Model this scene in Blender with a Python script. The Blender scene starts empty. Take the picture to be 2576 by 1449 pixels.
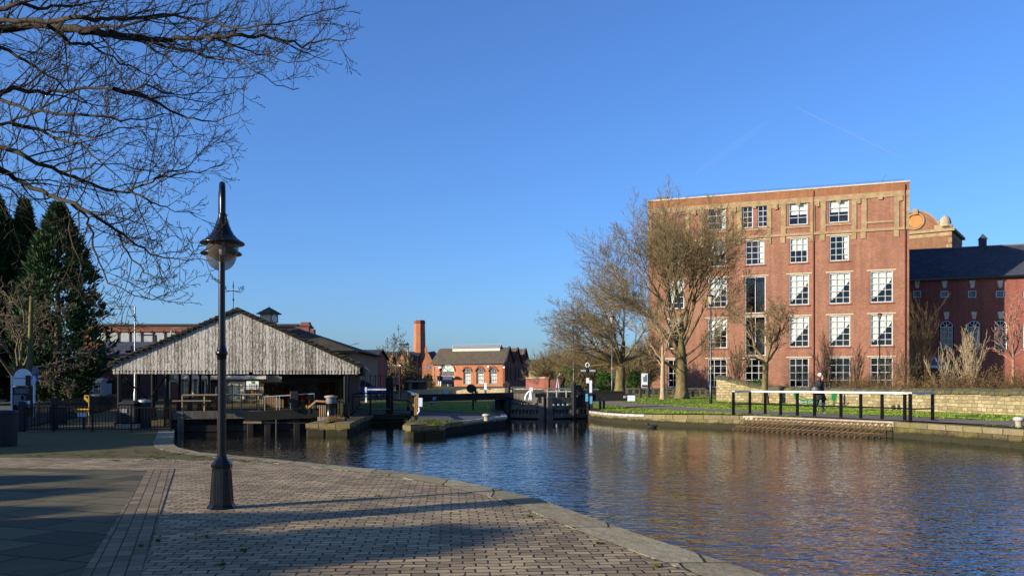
import bpy, bmesh, math, random
from math import sin, cos, pi, radians, sqrt, atan2
from mathutils import Vector, Matrix, noise
from mathutils.geometry import delaunay_2d_cdt
random.seed(7)
SC = bpy.context.scene
COL = SC.collection
# ---------------------------------------------------------------- camera model (pixels of the 2576 wide view)
F, CX, HZ, EYE = 2190.0, 1288.0, 966.0, 1.65
def G(px, py, z=0.0):                     # point on a level at height z
    Y = (EYE - z) * F / (py - HZ)
    return ((px - CX) / F * Y, Y, z)
def W(px, py, Y):                         # point at depth Y
    return ((px - CX) / F * Y, Y, EYE - (py - HZ) / F * Y)
def XP(px, Y): return (px - CX) / F * Y
def ZP(py, Y): return EYE - (py - HZ) / F * Y
def lerp(a, b, t): return a + (b - a) * t
def sm(a, b, x):
    t = max(0., min(1., (x - a) / (b - a))); return t * t * (3 - 2 * t)
# ---------------------------------------------------------------- mesh builder
class MB:
    def __init__(s): s.v = []; s.f = []; s.m = []; s.sm = []
    def add(s, vs, fs, mi=0, smooth=False):
        o = len(s.v); s.v.extend([tuple(p) for p in vs])
        for f in fs: s.f.append(tuple(i + o for i in f)); s.m.append(mi); s.sm.append(smooth)
    def quad(s, a, b, c, d, mi=0): s.add([a, b, c, d], [(0, 1, 2, 3)], mi)
    def box(s, c, d, rz=0.0, mi=0, bevel=0.0):
        x, y, z = c; a, b, e = d[0] / 2, d[1] / 2, d[2] / 2
        cs, sn = cos(rz), sin(rz)
        def T(px, py, pz): return (x + px * cs - py * sn, y + px * sn + py * cs, z + pz)
        if bevel > 0:
            k = bevel; vs = []; 
            for zz, i in ((-e, k), (-e + k, 0), (e - k, 0), (e, k)):
                aa, bb = a - i, b - i
                kk = k
                vs += [T(-aa + kk, -bb, zz), T(aa - kk, -bb, zz), T(aa, -bb + kk, zz), T(aa, bb - kk, zz),
                       T(aa - kk, bb, zz), T(-aa + kk, bb, zz), T(-aa, bb - kk, zz), T(-aa, -bb + kk, zz)]
            fs = [tuple(range(7, -1, -1)), tuple(range(24, 32))]
            for r in range(3):
                for i in range(8):
                    j = (i + 1) % 8; fs.append((r * 8 + i, r * 8 + j, r * 8 + 8 + j, r * 8 + 8 + i))
            s.add(vs, fs, mi); return
        vs = [T(-a, -b, -e), T(a, -b, -e), T(a, b, -e), T(-a, b, -e), T(-a, -b, e), T(a, -b, e), T(a, b, e), T(-a, b, e)]
        s.add(vs, [(0, 3, 2, 1), (4, 5, 6, 7), (0, 1, 5, 4), (1, 2, 6, 5), (2, 3, 7, 6), (3, 0, 4, 7)], mi)
    def beam(s, p, q, w, h, mi=0):          # rectangular bar from p to q, w sideways, h upwards
        p, q = Vector(p), Vector(q); d = (q - p).normalized()
        up = Vector((0, 0, 1)) if abs(d.z) < .9 else Vector((0, 1, 0))
        r = d.cross(up).normalized(); u = r.cross(d).normalized()
        r *= w / 2; u *= h / 2
        vs = [p - r - u, p + r - u, p + r + u, p - r + u, q - r - u, q + r - u, q + r + u, q - r + u]
        s.add(vs, [(0, 3, 2, 1), (4, 5, 6, 7), (0, 1, 5, 4), (1, 2, 6, 5), (2, 3, 7, 6), (3, 0, 4, 7)][::1], mi)
    def tube(s, pts, rad, n=6, mi=0, caps=True, smooth=True):
        pts = [Vector(p) for p in pts]; m = len(pts)
        if not hasattr(rad, '__len__'): rad = [rad] * m
        d0 = (pts[1] - pts[0]).normalized()
        a = Vector((0, 0, 1)) if abs(d0.z) < .9 else Vector((1, 0, 0))
        r = d0.cross(a).normalized(); vs = []
        for i, p in enumerate(pts):
            d = (pts[min(i + 1, m - 1)] - pts[max(i - 1, 0)])
            if d.length < 1e-9: d = d0.copy()
            d.normalize()
            r = (r - d * r.dot(d))
            if r.length < 1e-6: r = d.orthogonal()
            r.normalize(); u = d.cross(r)
            for k in range(n):
                t = 2 * pi * k / n; vs.append(p + (r * cos(t) + u * sin(t)) * rad[i])
        fs = []
        for i in range(m - 1):
            for k in range(n):
                j = (k + 1) % n; fs.append((i * n + k, i * n + j, i * n + n + j, i * n + n + k))
        s.add(vs, fs, mi, smooth)
        if caps:
            s.add(vs[:n], [tuple(range(n - 1, -1, -1))], mi); s.add(vs[-n:], [tuple(range(n))], mi)
    def lathe(s, c, prof, n=16, mi=0, smooth=True, ph=0.0, sx=1., sy=1.):
        vs = []; k = len(prof)
        for r, z in prof:
            for i in range(n):
                t = 2 * pi * i / n + ph; vs.append((c[0] + r * cos(t) * sx, c[1] + r * sin(t) * sy, c[2] + z))
        fs = []
        for a in range(k - 1):
            for i in range(n):
                j = (i + 1) % n; fs.append((a * n + i, a * n + j, a * n + n + j, a * n + n + i))
        s.add(vs, fs, mi, smooth)
        s.add(vs[:n], [tuple(range(n - 1, -1, -1))], mi); s.add(vs[-n:], [tuple(range(n))], mi)
    def prism(s, poly, d, mi=0):            # closed planar polygon of 3d points pushed along d
        n = len(poly); d = Vector(d); a = [Vector(p) for p in poly]; b = [p + d for p in a]
        s.add(a + b, [tuple(range(n - 1, -1, -1)), tuple(range(n, 2 * n))] + [(i, (i + 1) % n, n + (i + 1) % n, n + i) for i in range(n)], mi)
    def build(s, name, mats, parent=None, recalc=True, uv=True):
        off = Vector((0, 0, 0))
        q = parent
        while q is not None: off = off + q.location; q = q.parent
        me = bpy.data.meshes.new(name)
        me.from_pydata([(p[0] - off.x, p[1] - off.y, p[2] - off.z) for p in s.v], [], s.f)
        if not isinstance(mats, (list, tuple)): mats = [mats]
        for m in mats: me.materials.append(m)
        me.polygons.foreach_set('material_index', s.m)
        me.polygons.foreach_set('use_smooth', s.sm)
        if recalc:
            bm = bmesh.new(); bm.from_mesh(me)
            bmesh.ops.recalc_face_normals(bm, faces=bm.faces); bm.to_mesh(me); bm.free()
        if uv and len(s.f) < 60000:
            l = me.uv_layers.new(name='UVMap'); dat = l.data; vv = s.v
            for p in me.polygons:
                nrm = p.normal
                if abs(nrm.z) > .92: t1, t2 = Vector((1, 0, 0)), Vector((0, 1, 0))
                else:
                    t1 = Vector((-nrm.y, nrm.x, 0)).normalized(); t2 = nrm.cross(t1)
                for li in p.loop_indices:
                    co = Vector(vv[me.loops[li].vertex_index]); dat[li].uv = (co.dot(t1), co.dot(t2))
        o = bpy.data.objects.new(name, me); COL.objects.link(o)
        if parent is not None: o.parent = parent
        return o
def tag(o, label=None, cat=None, group=None, kind=None):
    if label: o['label'] = label
    if cat: o['category'] = cat
    if group: o['group'] = group
    if kind: o['kind'] = kind
    return o
def thing(name, loc, label, cat, group=None):
    o = bpy.data.objects.new(name, None); COL.objects.link(o); o.location = loc
    o.empty_display_size = .3
    bpy.context.view_layer.update()
    return tag(o, label, cat, group)
def copy_tree(o, parent=None):
    c = o.copy(); COL.objects.link(c)
    if parent is not None: c.parent = parent
    for ch in list(o.children): copy_tree(ch, c)
    return c
def text(name, s, loc, size, m, parent, rz=0.0, ext=.004, align='CENTER'):
    cu = bpy.data.curves.new(name, 'FONT'); cu.body = s; cu.size = size; cu.extrude = ext
    cu.align_x = align; cu.align_y = 'CENTER'; cu.materials.append(m)
    o = bpy.data.objects.new(name, cu); COL.objects.link(o)
    off = Vector((0, 0, 0)); q = parent
    while q is not None: off = off + q.location; q = q.parent
    o.rotation_euler = (pi / 2, 0, rz); bpy.context.view_layer.update()
    me = bpy.data.meshes.new_from_object(o.evaluated_get(bpy.context.evaluated_depsgraph_get())); bpy.data.objects.remove(o)
    n = bpy.data.objects.new(name, me); COL.objects.link(n); n.parent = parent; n.location = Vector(loc) - off; n.rotation_euler = (pi / 2, 0, rz)
    return n
# ---------------------------------------------------------------- materials
def lin(h):
    h = h.lstrip('#'); r = []
    for i in (0, 2, 4):
        c = int(h[i:i + 2], 16) / 255; r.append(c / 12.92 if c <= .04045 else ((c + .055) / 1.055) ** 2.4)
    return (r[0], r[1], r[2], 1)
class NT:
    def __init__(s, name):
        s.m = bpy.data.materials.new(name); s.m.use_nodes = True; s.t = s.m.node_tree; s.n = s.t.nodes
        s.b = s.n['Principled BSDF']; s.out = s.n['Material Output']; s.tc = None
    def new(s, ty, **k):
        o = s.n.new(ty)
        for a, v in k.items():
            if hasattr(o, a): setattr(o, a, v)
        return o
    def l(s, a, b): s.t.links.new(a, b)
    def coord(s, which='Object'):
        if s.tc is None: s.tc = s.new('ShaderNodeTexCoord')
        return s.tc.outputs[which]
    def map(s, src, scale=(1, 1, 1), loc=(0, 0, 0), rot=(0, 0, 0)):
        o = s.new('ShaderNodeMapping'); s.l(src, o.inputs[0]); o.inputs['Scale'].default_value = scale
        o.inputs['Location'].default_value = loc; o.inputs['Rotation'].default_value = rot; return o.outputs[0]
    def noise(s, scale, detail=4, rough=.6, src=None, dist=0.0):
        o = s.new('ShaderNodeTexNoise'); o.inputs['Scale'].default_value = scale; o.inputs['Detail'].default_value = detail
        o.inputs['Roughness'].default_value = rough; o.inputs['Distortion'].default_value = dist
        s.l(src if src is not None else s.coord(), o.inputs['Vector']); return o.outputs['Fac']
    def ramp(s, fac, stops):
        o = s.new('ShaderNodeValToRGB'); e = o.color_ramp.elements
        while len(e) < len(stops): e.new(.5)
        for i, (p, c) in enumerate(stops):
            e[i].position = p; e[i].color = c if len(c) == 4 else (*c, 1)
        s.l(fac, o.inputs[0]); return o.outputs[0]
    def mix(s, fac, a, b, mode='MIX'):
        o = s.new('ShaderNodeMix'); o.data_type = 'RGBA'; o.blend_type = mode
        for i, v in ((0, fac), (6, a), (7, b)):
            if hasattr(v, 'is_output'): s.l(v, o.inputs[i])
            else: o.inputs[i].default_value = v
        return o.outputs[2]
    def math(s, op, a, b=0.0, clamp=False):
        o = s.new('ShaderNodeMath'); o.operation = op; o.use_clamp = clamp
        for i, v in ((0, a), (1, b)):
            if hasattr(v, 'is_output'): s.l(v, o.inputs[i])
            else: o.inputs[i].default_value = v
        return o.outputs[0]
    def bump(s, h, strength=.5, dist=.02, prev=None):
        o = s.new('ShaderNodeBump'); o.inputs['Strength'].default_value = strength; o.inputs['Distance'].default_value = dist
        s.l(h, o.inputs['Height'])
        if prev is not None: s.l(prev, o.inputs['Normal'])
        s.l(o.outputs[0], s.b.inputs['Normal']); return o.outputs[0]
    def base(s, c):
        if hasattr(c, 'is_output'): s.l(c, s.b.inputs['Base Color'])
        else: s.b.inputs['Base Color'].default_value = c
    def set(s, rough=.7, metal=0., spec=.5):
        s.b.inputs['Roughness'].default_value = rough; s.b.inputs['Metallic'].default_value = metal
        s.b.inputs['Specular IOR Level'].default_value = spec
def plain(name, c, rough=.6, metal=0., c2=None, scale=6., bump=.15, spec=.5, bs=None):
    t = NT(name); c = lin(c); c2 = lin(c2) if c2 else tuple(v * .72 for v in c[:3]) + (1,)
    nz = t.noise(scale, 5, .65)
    t.base(t.ramp(nz, [(.3, c2), (.68, c)])); t.set(rough, metal, spec)
    if bump: t.bump(t.noise(bs or scale * 4, 4, .7), bump, .01)
    return t.m
def brick(name, c1, c2, mortar, bw=.225, bh=.075, ms=.012, dirt=.35, bump=.4, stain='#3a2a22'):
    t = NT(name); uv = t.coord('UV')
    b = t.new('ShaderNodeTexBrick'); t.l(uv, b.inputs['Vector'])
    b.inputs['Color1'].default_value = lin(c1); b.inputs['Color2'].default_value = lin(c2); b.inputs['Mortar'].default_value = lin(mortar)
    b.inputs['Scale'].default_value = 1.; b.inputs['Brick Width'].default_value = bw; b.inputs['Row Height'].default_value = bh
    b.inputs['Mortar Size'].default_value = ms; b.inputs['Mortar Smooth'].default_value = .3; b.inputs['Bias'].default_value = 0.
    big = t.noise(.35, 5, .6); fine = t.noise(9., 4, .7)
    c = t.mix(t.math('MULTIPLY', t.ramp(big, [(.4, (0, 0, 0)), (.72, (1, 1, 1))]), dirt), b.outputs['Color'], lin(stain))
    c = t.mix(.35, c, t.ramp(fine, [(.3, (.35, .35, .35)), (.7, (1.0, 1.0, 1.0))]), 'MULTIPLY')
    stk = t.noise(1., 3, .6, t.map(uv, (2.2, .12, 1)))
    c = t.mix(.45, c, t.ramp(stk, [(.35, (.55, .53, .52)), (.65, (1, 1, 1))]), 'MULTIPLY')
    t.base(c); t.set(.85, 0, .25)
    h = t.math('SUBTRACT', fine, b.outputs['Fac'])
    t.bump(h, bump, .012); return t.m
def wood(name, c1, c2, rough=.75, sc=(6, 6, .6), bump=.35):
    t = NT(name); v = t.map(t.coord(), sc); n = t.noise(3., 6, .65, v, .4); n2 = t.noise(1.3, 3, .6)
    c = t.ramp(n, [(.28, lin(c2)), (.7, lin(c1))]); c = t.mix(.3, c, t.ramp(n2, [(.3, (.5, .5, .5)), (.7, (1, 1, 1))]), 'MULTIPLY')
    t.base(c); t.set(rough, 0, .3); t.bump(n, bump, .01); return t.m
def bark(name, c1, c2, moss=None, sc=8.):
    t = NT(name); n = t.noise(sc, 5, .7, t.map(t.coord(), (1, 1, .35))); c = t.ramp(n, [(.3, lin(c2)), (.7, lin(c1))])
    if moss: c = t.mix(t.math('MULTIPLY', t.ramp(t.noise(1.1, 4, .6), [(.42, (0, 0, 0)), (.66, (1, 1, 1))]), .6), c, lin(moss))
    t.base(c); t.set(.85, 0, .2); t.bump(n, .5, .02); return t.m
M = {}
M['black'] = plain('black_paint', '#0b0b0d', .27, 0, '#060607', 5, .06, .35)
M['black_rough'] = plain('black_weathered', '#151413', .65, 0, '#0a0a0a', 5, .2)
M['white'] = plain('white_paint', '#d9d8d2', .55, 0, '#b9b7ae', 5, .1)
M['framewhite'] = plain('white_window_paint', '#bfbdb6', .5, 0, '#a09e96', 4, .05)
M['whitestone'] = plain('white_painted_stone', '#bdbab0', .7, 0, '#5f5b50', 7, .35)
M['railwhite'] = plain('worn_white_rail_paint', '#c9c7bf', .5, 0, '#a6a49b', 5, .1)
M['steel'] = plain('galvanised_steel', '#8f9498', .4, .6, '#6c7175', 9, .05)
M['darkwood'] = wood('tarred_timber', '#26221d', '#0d0c0b')
M['greywood'] = wood('weathered_timber', '#6e675b', '#2d2924')
M['lightwood'] = wood('pale_new_oak', '#c3ae83', '#8b7648', .7, (.6, 6, 6))
M['postwood'] = wood('orange_brown_post', '#a57a45', '#6e4a26')
M['brick_mill'] = brick('mill_brick', '#9d5c45', '#764030', '#a98e73', dirt=.34, stain='#5a3226')
M['brick_top'] = brick('parapet_brick', '#9a5834', '#85481f', '#9c8062', dirt=.15)
M['brick_dark'] = brick('dark_brick', '#a35243', '#843f34', '#8a6c5e', dirt=.25)
M['brick_house'] = brick('shade_darkened_house_brick', '#553330', '#402624', '#4a3a36', dirt=.4)  # dark brick, made darker still for the shade on the house front
M['brick_far'] = brick('far_mill_brick', '#8c4b34', '#733a27', '#7d6048', dirt=.4)
M['brick_red'] = brick('orange_brick', '#bd5c36', '#984428', '#b5926e', dirt=.22, stain='#5a3524', ms=.014)
M['brick_shade'] = brick('old_and_shaded_brick', '#96513f', '#783c30', '#7d6558', dirt=.35)  # old brick, also the shaded copy for the engine house side
M['brick_brown'] = brick('brown_brick', '#7a5b40', '#5d4431', '#8b7a62', dirt=.3)
M['sandstone'] = plain('buff_sandstone', '#9b8361', .85, 0, '#76603f', 1.6, .3)
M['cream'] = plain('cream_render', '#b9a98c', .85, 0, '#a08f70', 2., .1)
M['cream_shaded'] = plain('shaded_cream_render', '#8a7d68', .85, 0, '#6f6453', 2., .1)  # cream render with the shade around the canopy put into its colour
M['palerender'] = plain('pale_render', '#c9bfae', .8, 0, '#a79c8b', 2., .1)
M['doorcream'] = plain('cream_door_paint', '#e6d3ab', .6, 0, '#cdb88d', 3., .1)
M['red'] = plain('red_painted_steel', '#d0262a', .5, 0, '#9a1b1f', 4., .1)
M['blue'] = plain('blue_paint', '#2b56b0', .35, 0, '#234796', 3., .0)
M['yellow'] = plain('yellow_paint', '#b8961c', .5, 0, '#b38f16', 4., .05)
M['amber'] = plain('amber_sign', '#d99a25', .5, 0, '#bb8018', 4., .0)
M['green'] = plain('green_paint', '#1e8b3d', .5, 0, '#18702f', 4., .05)
M['rust'] = plain('rusty_grille_metal', '#6f5335', .8, 0, '#4a3421', 9., .2)
M['brownmetal'] = plain('rusty_brown_metal', '#54391f', .7, .2, '#33241a', 9., .2)
M['sheetpile'] = plain('rusty_sheet_pile', '#3b2a22', .75, .1, '#211915', 5., .3)
M['car_blue'] = plain('car_paint', '#2c58a8', .25, .2, '#234a92', 3., 0)
M['car_dark'] = plain('dark_car_paint', '#1c2026', .25, .2, '#14171c', 3., 0)
M['rubber'] = plain('tyre_rubber', '#17171a', .8, 0, '#101012', 9., .1)
M['hair'] = plain('pale_grey_hair', '#d8d2c8', .7, 0, '#b5aca0', 30., .3)
M['skin'] = plain('skin', '#c99a80', .55, 0, '#b98a70', 12., 0)
M['coat'] = plain('dark_olive_coat', '#211f1b', .85, 0, '#151412', 8., .3)
M['coatblack'] = plain('black_cloth', '#1a1a1c', .85, 0, '#101012', 8., .3)
M['bag'] = plain('black_leather', '#16171a', .5, 0, '#0e0f12', 8., .2)
M['blindgrey'] = plain('pale_boarded_window', '#9a9c98', .7, 0, '#7f827f', 3., .05)
M['scarf'] = plain('dark_red_scarf', '#5c141b', .85, 0, '#430d13', 8., .2)
M['pink'] = plain('pink_jacket', '#b46a70', .8, 0, '#8f4f57', 8., .2)
M['solar'] = plain('grey_panel', '#6d7480', .4, .2, '#565d68', 4., 0)
M['signwhite'] = plain('sign_white', '#d7dde0', .45, 0, '#c6ccd0', 3., 0)
M['signblue'] = plain('sign_blue', '#5f9fc4', .45, 0, '#4b89b0', 3., 0)
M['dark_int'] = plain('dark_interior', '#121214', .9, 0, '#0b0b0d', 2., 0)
M['concrete'] = plain('concrete_ledge', '#a79a80', .85, 0, '#7d715a', 3., .3)
M['lead'] = plain('lead_grey', '#5b5f68', .6, 0, '#484c55', 3., .1)
M['bluegrey'] = plain('blue_grey_cladding', '#59647a', .6, 0, '#454f63', 2., .1)
M['orange_disc'] = plain('orange_render', '#b9743a', .85, 0, '#a5652f', 2., .1)
M['rootlet'] = bark('twig_brown', '#7a6341', '#463722')
M['twigdark'] = bark('overhang_bark', '#3a3022', '#1a150f', '#3d3820', 6.)
M['bark_moss'] = bark('mossy_bark', '#7a6a48', '#453a28', '#726a38', 5.)
M['twig'] = bark('brown_twigs', '#8c7a55', '#4f432f', None, 4.)
M['bark_pale'] = bark('pale_bark', '#b09d7c', '#77664a')
M['bark_grey'] = bark('grey_bark', '#776b53', '#413726')
M['redtwig'] = bark('reddish_twigs', '#a7876a', '#6e3b30')
def smoke():
    t = NT('smoked_globe'); t.base(lin('#5a5046')); t.set(.18, 0, .5); t.b.inputs['Alpha'].default_value = .62; return t.m
def glass(name, tint, fac):
    t = NT(name); g = t.new('ShaderNodeBsdfGlossy'); g.inputs['Roughness'].default_value = .03; g.inputs['Color'].default_value = (.9, .95, 1, 1)
    tr = t.new('ShaderNodeBsdfTransparent'); tr.inputs[0].default_value = (*tint, 1)
    fr = t.new('ShaderNodeLayerWeight'); fr.inputs['Blend'].default_value = .5; fo = t.math('MULTIPLY', t.math('POWER', fr.outputs['Facing'], 3.), .7)
    mx = t.new('ShaderNodeMixShader'); t.l(t.math('ADD', fo, fac, True), mx.inputs[0]); t.l(tr.outputs[0], mx.inputs[1]); t.l(g.outputs[0], mx.inputs[2])
    t.l(mx.outputs[0], t.out.inputs[0]); return t.m
M['glass'] = glass('window_glass', (.86, .89, .9), .05)
M['smoke'] = smoke()
def curtain():
    t = NT('white_net_curtain'); w = t.new('ShaderNodeTexWave'); w.inputs['Scale'].default_value = 3.5; w.inputs['Distortion'].default_value = 2.5; w.inputs['Detail'].default_value = 2
    t.l(t.coord('UV'), w.inputs[0]); t.base(t.ramp(w.outputs['Fac'], [(0, lin('#b8b6a4')), (.6, lin('#e9e7da'))])); t.set(.9, 0, .1); return t.m
M['curtain'] = curtain()
def gable():
    t = NT('peeling_white_boards'); o = t.coord()
    a = t.noise(38., 9, .75, t.map(o, (1., 1., .15)), .8)
    wide = t.noise(.55, 3, .5)
    brd = t.noise(7.2, 1, .5, t.map(o, (1, .02, .02)))
    s_ = t.math('ADD', a, t.math('MULTIPLY', t.math('SUBTRACT', wide, .5), .16)); s_ = t.math('ADD', s_, t.math('MULTIPLY', t.math('SUBTRACT', brd, .5), .2))
    paint = t.ramp(s_, [(.455, (0, 0, 0)), (.51, (1, 1, 1))])
    wd = t.ramp(t.noise(9, 4, .7, t.map(o, (1, 1, .12))), [(.3, lin('#5a5245')), (.7, lin('#8d8371'))])
    t.base(t.mix(paint, wd, lin('#c6bead'))); t.set(.85, 0, .2); t.bump(t.math('ADD', paint, t.math('MULTIPLY', a, .5)), .6, .012); return t.m
M['gable'] = gable()
def slate(name, c1, c2, moss=None, rw=.3, rh=.2):
    t = NT(name); uv = t.coord('UV'); b = t.new('ShaderNodeTexBrick'); t.l(uv, b.inputs['Vector'])
    b.inputs['Color1'].default_value = lin(c1); b.inputs['Color2'].default_value = lin(c2); b.inputs['Mortar'].default_value = tuple(v * .35 for v in lin(c2)[:3]) + (1,)
    b.inputs['Scale'].default_value = 1.; b.inputs['Brick Width'].default_value = rw; b.inputs['Row Height'].default_value = rh; b.inputs['Mortar Size'].default_value = .012
    c = b.outputs['Color']
    n = t.noise(1.1, 6, .7)
    c = t.mix(.5, c, t.ramp(n, [(.3, (.45, .45, .45)), (.7, (1.15, 1.15, 1.15))]), 'MULTIPLY')
    if moss: c = t.mix(t.math('MULTIPLY', t.ramp(t.noise(.9, 6, .75), [(.42, (0, 0, 0)), (.6, (1, 1, 1))]), .7), c, lin(moss))
    t.base(c); t.set(.8, 0, .3); t.bump(t.math('SUBTRACT', t.noise(8, 4, .7), b.outputs['Fac']), .6, .02); return t.m
M['slate_dark'] = slate('dark_blue_slate', '#4b4c56', '#3a3b44')
M['slate_brown'] = slate('mossy_brown_slate', '#5a4e42', '#463d35', '#4d4630')
M['slate_grey'] = slate('grey_slate', '#3b3c42', '#2e2f35')
M['tilemoss'] = slate('mossy_dark_tiles', '#3a3327', '#2a251d', '#47421f')
def stonewall(name, c1, c2, mortar, moss=.5, w=.5, h=.22, wet=False):
    t = NT(name); uv = t.coord('UV'); d = t.noise(1.6, 3, .6)
    v = t.new('ShaderNodeVectorMath'); v.operation = 'ADD'; t.l(uv, v.inputs[0])
    cm = t.new('ShaderNodeCombineXYZ'); t.l(t.math('MULTIPLY', t.math('SUBTRACT', d, .5), .16), cm.inputs[0]); t.l(t.math('MULTIPLY', t.math('SUBTRACT', t.noise(2.3, 2), .5), .12), cm.inputs[1]); t.l(cm.outputs[0], v.inputs[1])
    b = t.new('ShaderNodeTexBrick'); t.l(v.outputs[0], b.inputs['Vector']); b.offset = .37; b.squash = .7; b.squash_frequency = 3
    b.inputs['Color1'].default_value = lin(c1); b.inputs['Color2'].default_value = lin(c2); b.inputs['Mortar'].default_value = lin(mortar)
    b.inputs['Scale'].default_value = 1.; b.inputs['Brick Width'].default_value = w; b.inputs['Row Height'].default_value = h; b.inputs['Mortar Size'].default_value = .016; b.inputs['Mortar Smooth'].default_value = .4
    n = t.noise(5., 6, .7); c = t.mix(.6, b.outputs['Color'], t.ramp(n, [(.28, (.4, .38, .36)), (.72, (1.1, 1.1, 1.05))]), 'MULTIPLY')
    c = t.mix(.6, c, t.ramp(t.noise(34., 4, .75), [(.3, (.5, .49, .47)), (.66, (1.15, 1.13, 1.1))]), 'MULTIPLY')
    c = t.mix(t.math('MULTIPLY', t.ramp(t.noise(.8, 6, .7), [(.42, (0, 0, 0)), (.66, (1, 1, 1))]), moss), c, lin('#6d6a2c'))
    if wet:                                 # algae and damp stain along the waterline
        g = t.new('ShaderNodeNewGeometry'); sp = t.new('ShaderNodeSeparateXYZ'); t.l(g.outputs['Position'], sp.inputs[0])
        zz = t.math('ADD', sp.outputs[2], t.math('MULTIPLY', t.math('SUBTRACT', t.noise(1.7, 4, .7), .5), .35))
        c = t.mix(t.ramp(zz, [(.0, (1, 1, 1)), (.09, (0, 0, 0))]), c, lin('#2c2a1a'))
        blot = t.ramp(t.noise(2.6, 5, .75), [(.55, (0, 0, 0)), (.66, (1, 1, 1))]); c = t.mix(t.math('MULTIPLY', blot, .7), c, lin('#38331f'))
    t.base(c); t.set(.9, 0, .2); t.bump(t.math('SUBTRACT', n, t.math('MULTIPLY', b.outputs['Fac'], 1.5)), .8, .03); return t.m
M['wallstone'] = stonewall('coursed_sandstone', '#b5a57f', '#85775a', '#7c7058', .28, .42, .16)
M['coping'] = stonewall('mossy_coping', '#5f5a49', '#48443a', '#2c2a24', .4, .45, 3.)
M['bankstone'] = stonewall('canal_bank_stone', '#8d7c59', '#5c513a', '#2f2a1f', .4, .9, .36, True)
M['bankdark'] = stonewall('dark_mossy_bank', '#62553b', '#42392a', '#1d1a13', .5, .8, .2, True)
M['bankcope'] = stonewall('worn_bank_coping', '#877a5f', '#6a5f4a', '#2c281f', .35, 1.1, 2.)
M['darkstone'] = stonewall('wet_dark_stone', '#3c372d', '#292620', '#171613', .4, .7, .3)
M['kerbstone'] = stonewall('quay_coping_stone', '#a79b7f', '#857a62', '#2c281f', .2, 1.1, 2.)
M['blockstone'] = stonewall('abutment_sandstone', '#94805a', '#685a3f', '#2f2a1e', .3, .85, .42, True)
M['brick_tower'] = brick('tower_brick', '#8f5a3c', '#744530', '#947c60', dirt=.2)
def pavers():
    t = NT('block_paving'); o = t.coord()
    v = t.map(o, (1, 1, 1), (0, 0, 0), (0, 0, radians(-4)))
    n0 = t.new('ShaderNodeTexNoise'); n0.inputs['Scale'].default_value = 5.5; n0.inputs['Detail'].default_value = 1; t.l(o, n0.inputs[0])
    va = t.new('ShaderNodeVectorMath'); va.operation = 'SUBTRACT'; t.l(n0.outputs['Color'], va.inputs[0]); va.inputs[1].default_value = (.5, .5, .5)
    vs = t.new('ShaderNodeVectorMath'); vs.operation = 'SCALE'; t.l(va.outputs[0], vs.inputs[0]); vs.inputs['Scale'].default_value = .075
    vv = t.new('ShaderNodeVectorMath'); vv.operation = 'ADD'; t.l(v, vv.inputs[0]); t.l(vs.outputs[0], vv.inputs[1])
    b = t.new('ShaderNodeTexBrick'); t.l(vv.outputs[0], b.inputs['Vector'])
    b.inputs['Color1'].default_value = lin('#b39c76'); b.inputs['Color2'].default_value = lin('#7f6c50'); b.inputs['Mortar'].default_value = lin('#15110c')
    b.inputs['Scale'].default_value = 1.; b.inputs['Brick Width'].default_value = .225; b.inputs['Row Height'].default_value = .125; b.inputs['Mortar Size'].default_value = .011; b.inputs['Mortar Smooth'].default_value = .5
    n = t.noise(60, 4, .7); big = t.noise(.6, 5, .6)
    c = t.mix(.5, b.outputs['Color'], t.ramp(n, [(.3, (.55, .55, .55)), (.7, (1.1, 1.1, 1.1))]), 'MULTIPLY')
    c = t.mix(.6, c, t.ramp(big, [(.32, (.42, .42, .40)), (.66, (1.15, 1.12, 1.08))]), 'MULTIPLY')
    gm = t.math('MULTIPLY', b.outputs['Fac'], t.ramp(t.noise(1.4, 4, .7), [(.58, (0, 0, 0)), (.7, (1, 1, 1))]))
    c = t.mix(gm, c, lin('#4d5a1e'))
    t.base(c); t.set(.8, 0, .3)
    t.bump(t.math('SUBTRACT', t.math('MULTIPLY', n, .25), b.outputs['Fac']), .9, .012); return t.m
M['pavers'] = pavers()
def flags(name, bw, bh, c1, c2, mort, rz, ms=.012, off=.5, moss=.5):
    t = NT(name); o = t.coord(); v = t.map(o, (1, 1, 1), (0, 0, 0), (0, 0, rz))
    b = t.new('ShaderNodeTexBrick'); t.l(v, b.inputs['Vector']); b.offset = off
    b.inputs['Color1'].default_value = lin(c1); b.inputs['Color2'].default_value = lin(c2); b.inputs['Mortar'].default_value = lin(mort)
    b.inputs['Scale'].default_value = 1.; b.inputs['Brick Width'].default_value = bw; b.inputs['Row Height'].default_value = bh; b.inputs['Mortar Size'].default_value = ms
    n = t.noise(30, 5, .7); c = t.mix(.5, b.outputs['Color'], t.ramp(n, [(.3, (.6, .6, .6)), (.7, (1.1, 1.1, 1.1))]), 'MULTIPLY')
    c = t.mix(t.math('MULTIPLY', t.ramp(t.noise(.7, 6, .7), [(.4, (0, 0, 0)), (.65, (1, 1, 1))]), moss), c, lin('#474a2c'))
    t.base(c); t.set(.85, 0, .25); t.bump(t.math('SUBTRACT', t.math('MULTIPLY', n, .3), b.outputs['Fac']), .8, .012); return t.m
M['flags'] = flags('stone_flags', .9, .62, '#6e6144', '#423a28', '#1b1d0e', radians(20), .02)
M['soldier'] = flags('paver_border', .135, .26, '#8f7c5e', '#66563f', '#2b2319', radians(-20.2), .007, 0., .2)
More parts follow.
